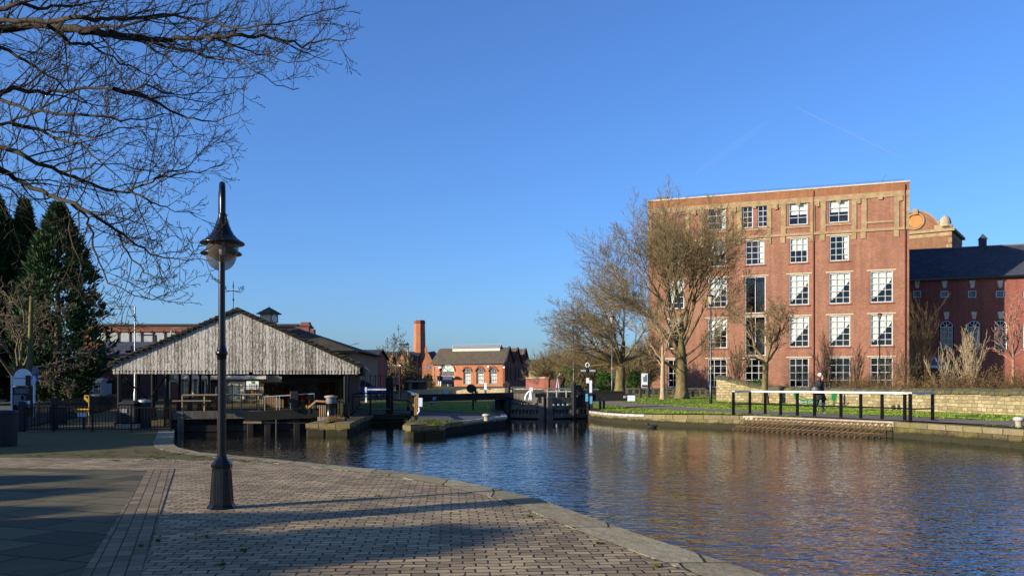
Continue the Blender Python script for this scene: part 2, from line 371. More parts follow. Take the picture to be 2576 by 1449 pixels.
def groundmat():
    t = NT('mossy_tarmac'); n = t.noise(40, 4, .7); big = t.noise(.5, 7, .7)
    c = t.ramp(n, [(.3, lin('#463c26')), (.7, lin('#655734'))])
    c = t.mix(t.math('MULTIPLY', t.ramp(big, [(.38, (0, 0, 0)), (.62, (1, 1, 1))]), .65), c, lin('#505029'))
    t.base(c); t.set(.9, 0, .2); t.bump(n, .5, .01); return t.m
M['ground'] = groundmat()
M['asphalt'] = plain('asphalt', '#4a443a', .85, 0, '#37322a', 25, .3)
M['road'] = plain('road_asphalt', '#4c4d50', .8, 0, '#3c3d40', 20, .3)
M['path'] = plain('towpath_grit', '#77695a', .9, 0, '#5b5045', 12, .4)
def mossy(name, c1, c2, c3, sc=3.):
    t = NT(name); n = t.noise(sc, 6, .75); n2 = t.noise(sc * 9, 4, .7)
    c = t.ramp(n, [(.3, lin(c3)), (.5, lin(c2)), (.7, lin(c1))]); c = t.mix(.5, c, t.ramp(n2, [(.3, (.5, .5, .5)), (.7, (1.1, 1.1, 1.1))]), 'MULTIPLY')
    t.base(c); t.set(.95, 0, .1); t.bump(n2, .8, .03); return t.m
M['lawn'] = mossy('lawn_soil_green', '#6f8030', '#5d6c27', '#6a5a35', .9)
M['moss'] = mossy('moss', '#6d7a22', '#4f5a1c', '#3b3a22', 4.)
def leafmat(name, c1, c2, sc=1.2, tr=.25):
    t = NT(name); n = t.noise(sc, 3, .6); t.base(t.ramp(n, [(.3, lin(c2)), (.7, lin(c1))])); t.set(.7, 0, .25)
    d = t.new('ShaderNodeBsdfTranslucent'); t.l(t.ramp(n, [(.3, lin(c2)), (.7, lin(c1))]), d.inputs[0])
    mx = t.new('ShaderNodeMixShader'); mx.inputs[0].default_value = tr; t.l(t.b.outputs[0], mx.inputs[1]); t.l(d.outputs[0], mx.inputs[2]); t.l(mx.outputs[0], t.out.inputs[0]); return t.m
M['blade'] = leafmat('grass_blades', '#9cb045', '#6c8029', .8)
M['conifer'] = leafmat('conifer_spray', '#38542a', '#1a2c11', .6, .12)
M['laurel'] = leafmat('laurel_leaf', '#4f7a2a', '#27471a', 1.5)
M['dryleaf'] = leafmat('dry_beech_leaf', '#8a6c38', '#5c4526', 1.5)
def water():
    t = NT('canal_water'); o = t.coord()
    t.base(lin('#15140f')); t.set(.03, 0, .5); t.b.inputs['IOR'].default_value = 1.95
    n1 = t.noise(3.2, 2, .5, t.map(o, (.75, 1.1, 1), rot=(0, 0, .35)), .5); n2 = t.noise(8.5, 1.5, .5, t.map(o, (.7, 1.15, 1), rot=(0, 0, -.2)), .3)
    sep = t.new('ShaderNodeSeparateXYZ'); t.l(o, sep.inputs[0])
    mr = t.new('ShaderNodeMapRange'); mr.inputs[1].default_value = 40.; mr.inputs[2].default_value = 11.; mr.inputs[3].default_value = .12; mr.inputs[4].default_value = 1.; t.l(sep.outputs[1], mr.inputs[0])
    patch = t.ramp(t.noise(.16, 3, .6), [(.35, (.45, .45, .45)), (.65, (1, 1, 1))])
    h = t.math('MULTIPLY', t.math('ADD', n1, t.math('MULTIPLY', n2, .55)), t.math('MULTIPLY', t.math('POWER', mr.outputs[0], 1.7), patch))
    t.bump(h, 1., .056); return t.m
M['water'] = water()
# ================================================================ TERRAIN, CANAL
QUAY = [(11, -14), (6.9, -5), (4.75, 0.2), (3.3, 4.3), (2.16, 7.48), (1.36, 9.53), (.35, 12.5), (-.93, 14.8), (-2.15, 16.35), (-3.5, 17.5),
        (-5.1, 18.9), (-6.2, 19.85), (-7.56, 21), (-8.7, 22.6), (-9.5, 24.3), (-10.2, 26.2), (-11.2, 28.8), (-12.2, 31.4)]
DOCK_L = [(-12.2, 31.4), (-12.9, 32.7), (-14.9, 46.3)]
DOCK_B = [(-14.9, 46.3), (-10.1, 47.0)]
DOCK_R = [(-10.1, 47.0), (-8.3, 35.0), (-7.5, 34.3)]
ABUT = [(-7.5, 34.3), (-7.37, 31.2), (-5.85, 31.2), (-6.3, 36.2), (-6.5, 40.6)]
BAY = [(-6.5, 40.6), (-4.8, 40.7), (-4.2, 37.2)]
ISLE = [(-4.2, 37.2), (-3.72, 30.1), (-3.45, 29.7), (-2.4, 30.3), (-2.42, 31.75)]
PILE = [(-2.42, 31.75), (-.68, 37.4), (-.28, 38.3)]
LOCK_L = [(-.28, 38.3), (-.42, 44), (-.5, 46.5), (-.5, 72)]
LOCK_B = [(-.5, 72), (4.05, 72)]
LOCK_R = [(4.05, 72), (4.05, 45)]
BANK1 = [(4.05, 45), (4.5, 42.8), (5.17, 40.6), (6.0, 39.1), (6.9, 37.9), (8.26, 36.6), (9.46, 35.6)]
BANK2 = [(9.46, 35.6), (11.3, 32.8), (13.05, 29.8)]
BANK3 = [(13.05, 29.8), (13.8, 27.2), (14.5, 24.4), (16.3, 16), (18.5, 6), (20.5, -5), (22, -14)]
OUT = []
for ch in (QUAY, DOCK_L, DOCK_B, DOCK_R, ABUT, BAY, ISLE, PILE, LOCK_L, LOCK_B, LOCK_R, BANK1, BANK2, BANK3):
    OUT += ch[:-1]
OUT.append(BANK3[-1])
WZ = -.19
def inside(p, poly):
    x, y = p; r = False; j = len(poly) - 1
    for i in range(len(poly)):
        xi, yi = poly[i]; xj, yj = poly[j]
        if (yi > y) != (yj > y) and x < (xj - xi) * (y - yi) / (yj - yi) + xi: r = not r
        j = i
    return r
def gz(x, y):
    rise = .017 * max(0., y - 44)
    if y < 29.3: return .35 if x > 8 else 0.
    if x > 3.9: b = .35 - .12 * (1 - sm(4, 9, x)) * (1 - sm(46, 60, y))
    elif y < 46: b = 0. if x < -11 else .22
    else: b = lerp(0., .22, sm(-14.5, -10, x))
    if x > 3.9 or y > 72: pass
    return min(b + rise, 1.3)
def tri_sheet(poly, pts, hole=None):
    vs = [Vector(p) for p in poly]; n = len(vs); es = [(i, (i + 1) % n) for i in range(n)]
    if hole:
        m = len(vs); vs += [Vector(p) for p in hole]; k = len(hole); es += [(m + i, m + (i + 1) % k) for i in range(k)]
    vs += [Vector(p) for p in pts]
    v, e, f, _, _, _ = delaunay_2d_cdt(vs, es, [], 0, 1e-5)
    out = []
    for t in f:
        c = ((v[t[0]].x + v[t[1]].x + v[t[2]].x) / 3, (v[t[0]].y + v[t[1]].y + v[t[2]].y) / 3)
        if inside(c, poly) and not (hole and inside(c, hole)): out.append(tuple(t))
    return v, out
def sheet(name, poly, dz, m, step=2., z=None, jit=0., kind='structure'):
    xs = [p[0] for p in poly]; ys = [p[1] for p in poly]; pts = []
    x = math.floor(min(xs) / step) * step
    while x < max(xs):
        y = math.floor(min(ys) / step) * step
        while y < max(ys):
            if inside((x, y), poly): pts.append((x, y))
            y += step
        x += step
    v, f = tri_sheet(poly, pts); b = MB()
    b.add([(p.x, p.y, (gz(p.x, p.y) if z is None else z) + dz) for p in v], f)
    o = b.build(name, m, None); tag(o, kind=kind); return o
def rough_poly(poly, seg=.5, amp=.12, seed=1):
    rnd = random.Random(seed); out = []
    for i in range(len(poly)):
        a, b = Vector(poly[i]), Vector(poly[(i + 1) % len(poly)]); n = max(1, int((b - a).length / seg))
        for k in range(n):
            p = a.lerp(b, k / n); out.append((p.x + rnd.uniform(-amp, amp), p.y + rnd.uniform(-amp, amp)))
    return out
# ground, one sheet to the horizon with the canal cut out of it
pts = []
for x in range(-60, 62, 3):
    for y in range(-18, 140, 3):
        q = (x + .01, y + (.5 if y > 43 else 0))
        if not inside(q, OUT): pts.append(q)
for k in range(40):
    for r in (220, 420, 900): pts.append((r * cos(k * pi / 20), 60 + r * sin(k * pi / 20)))
R = 2600
v, f = tri_sheet([(-R, -R), (R, -R), (R, R), (-R, R)], pts, OUT)
b = MB(); b.add([(p.x, p.y, gz(p.x, p.y)) for p in v], f)
tag(b.build('ground', M['ground']), kind='structure')
def wsheet(name, poly, z):
    b = MB(); v, f = tri_sheet(poly, []); b.add([(p.x, p.y, z) for p in v], f); return tag(b.build(name, M['water']), kind='structure')
wsheet('water', [(-14.5, 47.5), (-15.2, 45), (-13.2, 31), (-11, 26), (-9, 20.5), (-4, 15), (1, 6), (6, -13.9), (24, -13.9), (21, 6), (15.8, 26), (13.6, 31.5), (8.5, 39), (4.5, 46.2), (-.6, 46.2), (-2, 42), (-5, 42.5), (-8.5, 47.5)], WZ)
wsheet('lock_water', [(-.6, 46.2), (4.2, 46.2), (4.2, 72.2), (-.6, 72.2)], -2.6)
# canal edges: wall face down into the water and a coping along the top
def offset(chain, w):
    out = []
    for i, p in enumerate(chain):
        a = Vector(chain[max(i - 1, 0)]); c = Vector(chain[min(i + 1, len(chain) - 1)]); d = (c - a).normalized()
        out.append((p[0] - d.y * w, p[1] + d.x * w))
    return out
def canal_edge(name, chain, label, mw, mc, w=.5, depth=1.2, over=.03, thick=.0, cat='canal wall', up=.012, z=None):
    zz = [gz(p[0], p[1]) if z is None else z for p in chain]
    base = thing(name, (*chain[0], 0), label, cat)
    a = MB(); ins = offset(chain, w); out = offset(chain, -over)
    for i in range(len(chain) - 1):
        p, q = chain[i], chain[i + 1]
        a.quad((*p, -depth), (*q, -depth), (*q, zz[i + 1] - .16), (*p, zz[i] - .16))
    a.build('wall_face', mw, base, recalc=False)
    c = MB()
    for i in range(len(chain) - 1):
        z0, z1 = zz[i] + up, zz[i + 1] + up
        c.quad((*out[i], z0), (*out[i + 1], z1), (*ins[i + 1], z1), (*ins[i], z0))
        c.quad((*out[i], z0 - .17), (*out[i + 1], z1 - .17), (*out[i + 1], z1), (*out[i], z0))
        c.quad((*chain[i], z0 - .17), (*chain[i + 1], z1 - .17), (*out[i + 1], z1 - .17), (*out[i], z0 - .17))
        c.quad((*ins[i], z0), (*ins[i + 1], z1), (*ins[i + 1], z1 - .1), (*ins[i], z0 - .1))
    c.build('coping', mc, base, recalc=False)
    return base
# water lies to the right of these chains; direction keeps inland on the left (+w)
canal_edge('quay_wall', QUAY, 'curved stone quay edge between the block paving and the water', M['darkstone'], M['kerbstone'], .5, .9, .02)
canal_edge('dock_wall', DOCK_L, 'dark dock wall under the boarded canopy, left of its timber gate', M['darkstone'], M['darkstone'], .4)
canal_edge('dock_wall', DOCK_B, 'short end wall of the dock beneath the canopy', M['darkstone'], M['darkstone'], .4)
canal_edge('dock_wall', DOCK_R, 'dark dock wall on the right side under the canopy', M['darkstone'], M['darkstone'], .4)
abut = canal_edge('stone_abutment', ABUT, 'sunlit block stone abutment with a dark capstan standing on it', M['blockstone'], M['blockstone'], .9)
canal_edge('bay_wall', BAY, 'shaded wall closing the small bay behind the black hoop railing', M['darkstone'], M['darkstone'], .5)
isle = canal_edge('stone_island', ISLE, 'mossy rounded stone pier end beside the leaning wooden post', M['blockstone'], M['blockstone'], .8, over=.06)
pile = canal_edge('sheet_piling', PILE, 'rusty corrugated sheet piling recessed along the stone pier', M['sheetpile'], M['blockstone'], .5)
b = MB()
for i in range(len(PILE) - 1):
    p, q = Vector(PILE[i]), Vector(PILE[i + 1]); n = int((q - p).length / .16)
    for k in range(n):
        c = p.lerp(q, (k + .5) / n); b.box((c.x, c.y, -.4), (.08, .08, .9), rz=.3)
b.build('pile_ribs', M['sheetpile'], pile)
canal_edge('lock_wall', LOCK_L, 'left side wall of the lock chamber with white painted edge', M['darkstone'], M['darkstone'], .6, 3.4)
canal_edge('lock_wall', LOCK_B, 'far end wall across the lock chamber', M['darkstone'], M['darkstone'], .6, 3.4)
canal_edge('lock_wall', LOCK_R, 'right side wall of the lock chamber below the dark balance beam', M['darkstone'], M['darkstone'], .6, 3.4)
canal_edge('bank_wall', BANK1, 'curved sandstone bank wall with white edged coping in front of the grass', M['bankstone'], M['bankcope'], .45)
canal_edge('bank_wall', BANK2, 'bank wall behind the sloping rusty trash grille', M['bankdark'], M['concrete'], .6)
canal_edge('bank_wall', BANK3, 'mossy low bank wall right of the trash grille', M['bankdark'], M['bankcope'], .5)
def edge_paint(chain, label, w=.14, z=None, lo=.03):
    b = MB()
    o = offset(chain, -.07); i2 = offset(chain, w)
    for i in range(len(chain) - 1):
        z0 = gz(*chain[i]) + .02; z1 = gz(*chain[i + 1]) + .02
        vs = [(*o[i], z0 - .1), (*o[i + 1], z1 - .1), (*o[i + 1], z1), (*o[i], z0), (*i2[i + 1], z1), (*i2[i], z0)]
        b.add(vs, [(0, 1, 2, 3), (3, 2, 4, 5)])
    return tag(b.build('painted_edge', M['whitestone'], recalc=False), label, 'painted edge', 'white painted stone edges')
edge_paint([(-1.95, 33.4), (-.68, 37.4), (-.28, 38.3), (-.36, 41)], 'chipped white painted edge along the tip of the stone pier', .2)
edge_paint(BANK1[:4], 'white painted edge along the curved bank wall by the grass', .12)
# weathered face blocks standing proud of the two stone pier ends
def face_blocks(chain, rows, root, m, seed, lo=-.6):
    rnd = random.Random(seed)
    for p, q in zip(chain, chain[1:]):
        p, q = Vector(p), Vector(q); L = (q - p).length; d = (q - p).normalized(); nrm = Vector((d.y, -d.x)); rz = atan2(d.y, d.x)
        n = max(1, round(L / .62)); zt = gz(*(p + q) / 2) - .16
        for r in range(rows):
            z1 = zt - r * .36; cuts = [0] + [(k + rnd.uniform(-.18, .18)) / n for k in range(1, n)] + [1]
            for a, c in zip(cuts, cuts[1:]):
                w = (c - a) * L - .03
                if w < .08: continue
                o = rnd.uniform(.02, .07); ce = p + d * L * (a + c) / 2 + nrm * (o - .1); b = MB(); b.box((ce.x, ce.y, z1 - .17), (w, .22, .33), rz + rnd.uniform(-.03, .03), bevel=rnd.uniform(.03, .06)); b.build('face_block', m, root)
face_blocks(ABUT[1:4], 2, abut, M['blockstone'], 3); face_blocks(ISLE[1:4], 2, isle, M['blockstone'], 5)
# near side surfaces
sheet('pavement', [(-40, -13), (6.3, -13)] + [(p[0] - .42, p[1] - .2) for p in QUAY[1:9]] + [(-3.9, 17.3), (-5.4, 18.6), (-8, 19.3), (-13, 19.6), (-40, 20)], .004, M['pavers'], 4.)
BL = [(-1.75, 2), (-6.95, 16.6)]; BR = [(-1.25, 2), (-6.55, 16.9)]
sheet('flagstones', [(-40, -12), (-.2, -12), BL[0], BL[1], (-13, 17.6), (-40, 18)], .008, M['flags'], 4.)
sheet('paving_border', [(-.2, -2.4), (.3, -2.4), BR[0], BR[1], BL[1], BL[0]], .012, M['soldier'], 4.)
mp = rough_poly([(-11.5, 20.2), (-9.5, 19.4), (-5.2, 18.3), (-4.6, 18.6), (-6.4, 19.6), (-7.7, 20.6), (-9.3, 21.7)], .3, .12, 3)
b = MB(); rm = random.Random(31)
for k in range(3600):
    x, y = rm.uniform(-14, -4), rm.uniform(17.8, 22)
    near = min((Vector((x, y)) - Vector(q)).length for q in mp[::3])
    if not inside((x, y), mp) and rm.random() > .25 * max(0, 1 - near / 1.2): continue
    r = rm.uniform(.012, .05) * (1 if rm.random() < .9 else 1.8)
    if noise.noise((x * 1.1, y * 2.2, 3)) < -.05: continue
    r = r; nn_ = 7; a0 = rm.uniform(0, 6.3)
    b.add([(x + r * rm.uniform(.6, 1.2) * cos(a0 + j * 2 * pi / nn_) * 1.2, y + r * rm.uniform(.6, 1.2) * sin(a0 + j * 2 * pi / nn_), .012 + .0002 * (k % 24)) for j in range(nn_)], [tuple(range(nn_))])
tag(b.build('moss', M['moss'], None, recalc=False), kind='stuff')
sheet('road', [(-17.9, 31.2), (-22.6, 47), (-25.5, 56), (-60, 60), (-60, 22), (-19, 25)], .01, M['road'], 4.)
# towpath and grass on the far bank
def PT(px, py, z): g = G(px, py, z); return (g[0], g[1])
TP = [(22, -10), (19.6, 6), (17.5, 16), (15.4, 25), (13.9, 29.6), (10.6, 35.7), (8.6, 40.5), (7.0, 46), (5.4, 52), (4.5, 58), (4.2, 76), (5.6, 76), (6.0, 58),
      (7.3, 52), (9.0, 46.6), (10.9, 42.0), (13.2, 37.4), (16.3, 30.8), (18.0, 25.5), (19.8, 16), (21.8, 6), (24.5, -10)]
sheet('towpath', rough_poly(TP, 1.2, .1, 5), .05, M['path'], 2.)
LAWN = [(4.6, 44.8), (5.5, 41.0), (7.1, 38.5), (8.5, 37.2), (9.7, 36.2), (14, 30.4), (15, 24.6), (17, 16), (19, 6), (21, -10), (36, -10), (36, 24), (24, 40), (20, 60), (16.5, 66), (4.4, 74)]
sheet('lawn', LAWN, .03, M['lawn'], 2.)
LAWN2 = [(-5.6, 46.2), (-.95, 41.5), (-1.2, 46), (-1.3, 58), (-9, 58), (-9.3, 47.6)]
sheet('lawn', LAWN2, .03, M['lawn'], 2.)
sheet('lock_paving', [(-4.1, 37.5), (-3.4, 31), (-2.3, 32.5), (-.8, 37.6), (-.5, 39.5), (-.9, 41.4), (-5.6, 46), (-6.6, 45), (-4.75, 41)], .02, M['asphalt'], 1.)
rg = random.Random(11)
def blades(name, polys, n, avoid, label):
    b = MB()
    tot = 0
    while tot < n:
        pl, box = rg.choice(polys)
        x = rg.uniform(box[0], box[1]); y = rg.uniform(box[2], box[3])
        if not inside((x, y), pl) or any(inside((x, y), a) for a in avoid): continue
        if noise.noise((x * .7, y * .7, 0)) < -.28: tot += 1; continue
        z = gz(x, y) + .02
        for k in range(3):
            a = rg.uniform(0, 2 * pi); h = rg.uniform(.025, .07); w = rg.uniform(.012, .03); dx, dy = cos(a), sin(a)
            px, py = x + rg.uniform(-.08, .08), y + rg.uniform(-.08, .08)
            b.add([(px - dy * w, py + dx * w, z), (px + dy * w, py - dx * w, z), (px + dx * .05, py + dy * .05, z + h)], [(0, 1, 2)])
        tot += 1
    o = b.build(name, M['blade'], None, recalc=False, uv=False); return tag(o, kind='stuff')
blades('grass', [(LAWN, (4, 20, 24, 74)), (LAWN, (4, 24, 30, 50))], 15000, [TP], '')
blades('grass', [(LAWN2, (-9, -.9, 41, 58))], 1500, [], '')
# weeds and leaves lying about on the paving
def tuft(x, y, z, r, n, m, name, label, h=.1):
    b = MB()
    for k in range(n):
        a = rg.uniform(0, 2 * pi); d = rg.uniform(0, r); w = .006 + rg.uniform(0, .006); hh = h * rg.uniform(.5, 1.2); t = rg.uniform(0, 2 * pi)
        px, py = x + cos(a) * d, y + sin(a) * d
        b.add([(px - sin(t) * w, py + cos(t) * w, z), (px + sin(t) * w, py - cos(t) * w, z), (px + cos(t) * hh * .5, py + sin(t) * hh * .5, z + hh)], [(0, 1, 2)])
    return tag(b.build(name, m, None, False, False), label, 'weed', 'weeds in the paving joints')
for px, py, r in ((558, 1480 - 60, .05), (397, 1360, .04), (612, 1384, .05), (1330, 1299, .06), (1505, 1366, .06), (1650, 1425, .06), (355, 1374, .04), (950, 1247, .05), (520, 1350, .03)):
    g = G(px, py, .01)
    tuft(g[0], g[1], .008, r * .7, 26, M['moss'], 'weed_tuft', 'small green weed tuft growing in a paving joint', .03)
b = MB()
for k in range(420):
    x, y = rg.uniform(-13, 3), rg.uniform(6, 29)
    if inside((x, y), OUT): continue
    a = rg.uniform(0, 6.3); s = rg.uniform(.012, .03); z = .016 + rg.uniform(0, .006)
    b.add([(x + cos(a) * s, y + sin(a) * s, z), (x - sin(a) * s * .6, y + cos(a) * s * .6, z + .006), (x - cos(a) * s, y - sin(a) * s, z + .002), (x + sin(a) * s * .6, y - cos(a) * s * .6, z + .004)], [(0, 1, 2, 3)])
tag(b.build('fallen_leaves', M['dryleaf'], None, False, False), kind='stuff')
# ================================================================ TWIN STREET LAMP
LX, LY = -3.86, 11.58
lamp = thing('street_lamp', (LX, LY, .004), 'black twin headed street lamp standing on the block paving in the foreground', 'street lamp')
b = MB(); b.lathe((LX, LY, .0), [(.195, .0), (.195, .02), (.165, .06)], 8, ph=pi / 8, smooth=False); b.build('base_plate', M['black'], lamp)
b = MB(); vs = []
prof = [(.156, .06), (.123, .53), (.136, .55), (.138, .585), (.12, .61), (.085, .65), (.06, .70)]
b.lathe((LX, LY, 0), prof[:2], 8, ph=pi / 8, smooth=False); b.lathe((LX, LY, 0), prof[1:], 8, ph=pi / 8, smooth=False)
for k in range(8):                         # fluting on each face
    for j in (-.3, 0, .3):
        t = k * pi / 4; 
        p = []
        for r, z in ((.144, .1), (.118, .5)):
            ap = r * cos(pi / 8) + .004; side = j * r * .5
            p.append((LX + ap * cos(t) - side * sin(t), LY + ap * sin(t) + side * cos(t), z))
        b.tube(p, .008, 5)
b.build('pedestal', M['black'], lamp)
b = MB(); b.lathe((LX, LY, 0), [(.06, .68), (.056, .8), (.054, 2.0)], 20); b.build('lower_pole', M['black'], lamp)
b = MB(); b.lathe((LX, LY, 0), [(.054, 1.97), (.062, 1.99), (.062, 2.03), (.076, 2.045), (.076, 2.075), (.066, 2.09), (.06, 2.12), (.045, 2.16)], 20); b.build('collar', M['black'], lamp)
b = MB(); b.lathe((LX, LY, 0), [(.045, 2.14), (.04, 3.75)], 20); b.build('upper_pole', M['black'], lamp)
for sgn, zt in ((1, 4.27), (-1, 4.27)):
    dx, dy = .155 * sgn, -.44 * sgn
    hx, hy = LX + dx, LY + dy
    zl = 3.78; pts_ = [(LX, LY, 3.7), (LX, LY, 3.95)]
    for k in range(0, 13):
        t = pi * k / 12; pts_.append((LX + dx * (1 - cos(t)) / 2, LY + dy * (1 - cos(t)) / 2, 4.0 + .25 * sin(t)))
    pts_ += [(hx, hy, 3.9), (hx, hy, zl)]
    b = MB(); b.tube(pts_, .04, 12); b.build('lamp_arm', M['black'], lamp)
    b = MB(); b.lathe((hx, hy, 0), [(.05, zl + .05), (.056, zl + .03), (.056, zl + .0), (.066, zl - .03), (.078, zl - .07), (.094, zl - .12), (.116, zl - .17), (.146, zl - .22), (.185, zl - .262), (.23, zl - .296), (.266, zl - .316), (.277, zl - .328), (.272, zl - .345), (.235, zl - .35), (.2, zl - .335)], 32)
    sh = b.build('lamp_shade', M['black'], lamp)
    b = MB(); zc = zl - .345; pr = [(.205 * cos(a * pi / 20), -.225 * sin(a * pi / 20)) for a in range(0, 10)] + [(.004, -.225)]
    b.lathe((hx, hy, zc), pr, 28); b.build('globe', M['smoke'], sh)
    b = MB(); b.lathe((hx, hy, zc), [(.03, .0), (.045, -.05), (.04, -.12), (.01, -.14)], 12); b.build('bulb', M['signwhite'], sh)
# ================================================================ LEFT: bins, fences, signs
def bin_round(px, py, r, h, label, lid=None, m=M['black_rough'], z=0.):
    g = G(px, py, z); x, y = g[0], g[1] + r
    t = thing('litter_bin', (x, y, z), label, 'litter bin')
    b = MB(); b.lathe((x, y, z), [(r * .92, 0), (r * .95, .05), (r, h * .5), (r * .98, h * .9)], 20); b.build('body', m, t)
    b = MB(); b.lathe((x, y, z), [(r * 1.06, h * .9), (r * 1.08, h * .93), (r * 1.04, h * .98), (r * .9, h), (r * .3, h * 1.01)], 20); b.build('rim', lid or m, t)
    return t
bin_round(-9, 1124, .33, .95, 'dark grey round litter bin at the left edge of the paving')
bin_round(358, 1077, .235, 1.07, 'tall black round bin with pale lid by the shed column', M['steel'], z=.0)
g = G(318, 1078, 0); t = thing('litter_bin', g, 'squat shiny black bin left of the tall black bin', 'litter bin')
b = MB(); b.box((g[0], g[1] + .3, .52), (.62, .5, .72), bevel=.06); b.build('body', M['black_rough'], t)
b = MB(); b.box((g[0], g[1] + .3, .93), (.66, .54, .1), bevel=.04); b.box((g[0], g[1] + .32, 1.0), (.5, .4, .07), bevel=.03); b.build('lid', M['black_rough'], t)
b = MB(); b.box((g[0] - .1, g[1] + .03, .66), (.22, .02, .14)); b.build('label_plate', M['steel'], t)
b = MB(); b.box((g[0], g[1] + .3, .09), (.75, .6, .16)); b.build('plinth', M['concrete'], t)
def railing(name, p, q, h, label, bays, bar=.115, z0=None, z1=None, thick=.016, post=.05, cat='railing', m=None, top=None, grp=None, mid=0):
    m = m or M['black']; p, q = Vector((p[0], p[1], gz(*p[:2]) if z0 is None else z0)), Vector((q[0], q[1], gz(*q[:2]) if z1 is None else z1))
    t = thing(name, p, label, cat, grp)
    rz = atan2(q.y - p.y, q.x - p.x); L = (q - p).length
    for i in range(bays + 1):
        c = p.lerp(q, i / bays); b = MB(); b.box((c.x, c.y, c.z + h / 2 + .02), (post, post, h + .04), rz); b.box((c.x, c.y, c.z + h + .055), (post * 1.3, post * 1.3, .03), rz); b.build('post', m, t)
    for i in range(bays):
        a, c = p.lerp(q, i / bays), p.lerp(q, (i + 1) / bays); b = MB()
        for zz in (.09, h - .03): b.beam(a + Vector((0, 0, zz)), c + Vector((0, 0, zz)), .03, .03)
        n = max(2, int((c - a).length / bar))
        for k in range(1, n):
            w = a.lerp(c, k / n); b.box((w.x, w.y, w.z + h / 2 + .03), (thick, thick, h - .02), rz)
        b.build('bar_panel', m, t)
    return t
railing('railing', (-17.35, 30.4), (-11.85, 30.2), .86, 'black bar railing running across behind the mossy tarmac, left of the quay tip', 4, .112)
railing('railing', (-17.5, 31.0), (-23.6, 52), .9, 'black bar railing running back along the road, left of the canopy', 8, .115)
b = MB(); x, y, _ = G(56, 1085); b.box((x, y, .5), (.2, .2, 1.0), bevel=.02); b.box((x, y, 1.02), (.16, .16, .06)); tag(b.build('gate_post', M['black_rough']), 'thick black gate post at the corner of the two railings', 'post')
g = G(152, 1086); y = 31.3; t = thing('notice_board', (XP(152, y), y, 0), 'black back of a notice board on a stout post behind the railing', 'notice board')
b = MB(); b.box((XP(138, y), y, .6), (.18, .16, 1.2)); b.build('post', M['black_rough'], t)
b = MB(); b.box((XP(151, y), y - .12, .52), (.62, .05, .62)); b.build('board', M['black_rough'], t)
y = 31.5; t = thing('parking_sign', (XP(208, y), y, 0), 'amber no parking sign above a white plate on a short post', 'sign')
b = MB(); b.box((XP(211, y), y, .35), (.06, .05, .7)); b.build('post', M['black_rough'], t)
b = MB(); b.box((XP(208, y), y - .05, ZP(1032.5, y)), (.5, .02, .14), rz=0); pl = b.build('plate', M['amber'], t)
text('lettering', 'NO PARKING', (XP(208, y), y - .065, ZP(1032.5, y)), .085, M['black'], pl)
b = MB(); b.box((XP(208.5, y), y - .05, ZP(1042, y)), (.33, .02, .17)); b.build('lower_plate', M['signwhite'], t)
y = 34.; t = thing('cycle_stand', (XP(221, y), y, 0), 'bright yellow bent metal bracket behind the no parking sign', 'bracket')
b = MB(); b.tube([(XP(224, y), y, 0), (XP(224, y), y, 1.15), (XP(222, y), y, 1.2), (XP(213, y), y, 1.2)], .02, 8); b.build('pole', M['yellow'], t)
for k in range(5):
    b = MB(); x0 = XP(212.5 + k * 2, y); b.box((x0, y, 1.12 - .028 * k), (.022, .03, .14)); b.build('tooth', M['yellow'], t)
# roundabout sign with small panel, telegraph pole, information board
y = 47.; sx = XP(84, y); t = thing('roundabout_sign', (sx, y, gz(sx, y)), 'round blue roundabout sign on a grey post', 'road sign')
b = MB(); b.tube([(sx, y, 0), (sx, y, ZP(940, y))], .038, 10); b.build('post', M['steel'], t)
zc = ZP(952.5, y); b = MB(); b.add([(sx + .3 * cos(a * pi / 16), y - .05, zc + .3 * sin(a * pi / 16)) for a in range(32)] + [(sx + .3 * cos(a * pi / 16), y - .03, zc + .3 * sin(a * pi / 16)) for a in range(32)],
    [tuple(range(31, -1, -1)), tuple(range(32, 64))] + [(i, (i + 1) % 32, 32 + (i + 1) % 32, 32 + i) for i in range(32)]); d = b.build('disc', M['blue'], t)
for k in range(3):
    b = MB(); a0 = pi / 2 + k * 2 * pi / 3
    ar = [(a0 + .45 - j * .2) for j in range(6)]; o1 = [(sx + .2 * cos(a), y - .058, zc + .2 * sin(a)) for a in ar]; i1 = [(sx + .135 * cos(a), y - .058, zc + .135 * sin(a)) for a in ar]
    b.prism(o1 + i1[::-1], (0, .006, 0)); ae = ar[-1]
    b.prism([(sx + .245 * cos(ae), y - .058, zc + .245 * sin(ae)), (sx + .09 * cos(ae), y - .058, zc + .09 * sin(ae)), (sx + .165 * cos(ae - .5), y - .058, zc + .165 * sin(ae - .5))], (0, .006, 0)); b.build('arrow', M['signwhite'], d)
b = MB(); b.beam((sx - .12, y - .1, ZP(940, y)), (sx + .3, y - .1, ZP(927, y)), .05, .36); b.build('solar_panel', M['solar'], t)
y = 44.; x = XP(75, y); t = thing('telegraph_pole', (XP(71, y), y, 0), 'tall leaning timber telegraph pole in front of the conifers', 'pole')
b = MB(); b.tube([(XP(71, y), y, -.1), (XP(74, y), y, 2.6), (XP(80, y), y, ZP(745, y))], [.13, .125, .1], 12); b.build('shaft', M['lightwood'] if 0 else bark('pole_timber', '#6c6040', '#3f3825', '#7d7430'), t)
y = 43.; xc = XP(58, y); t = thing('information_board', (xc, y, 0), 'arched white information board with small notices, left of the telegraph pole', 'information board')
for k in (-.55, .55):
    b = MB(); b.box((xc + k, y, 1.02), (.08, .08, 2.05)); b.build('post', M['signwhite'], t)
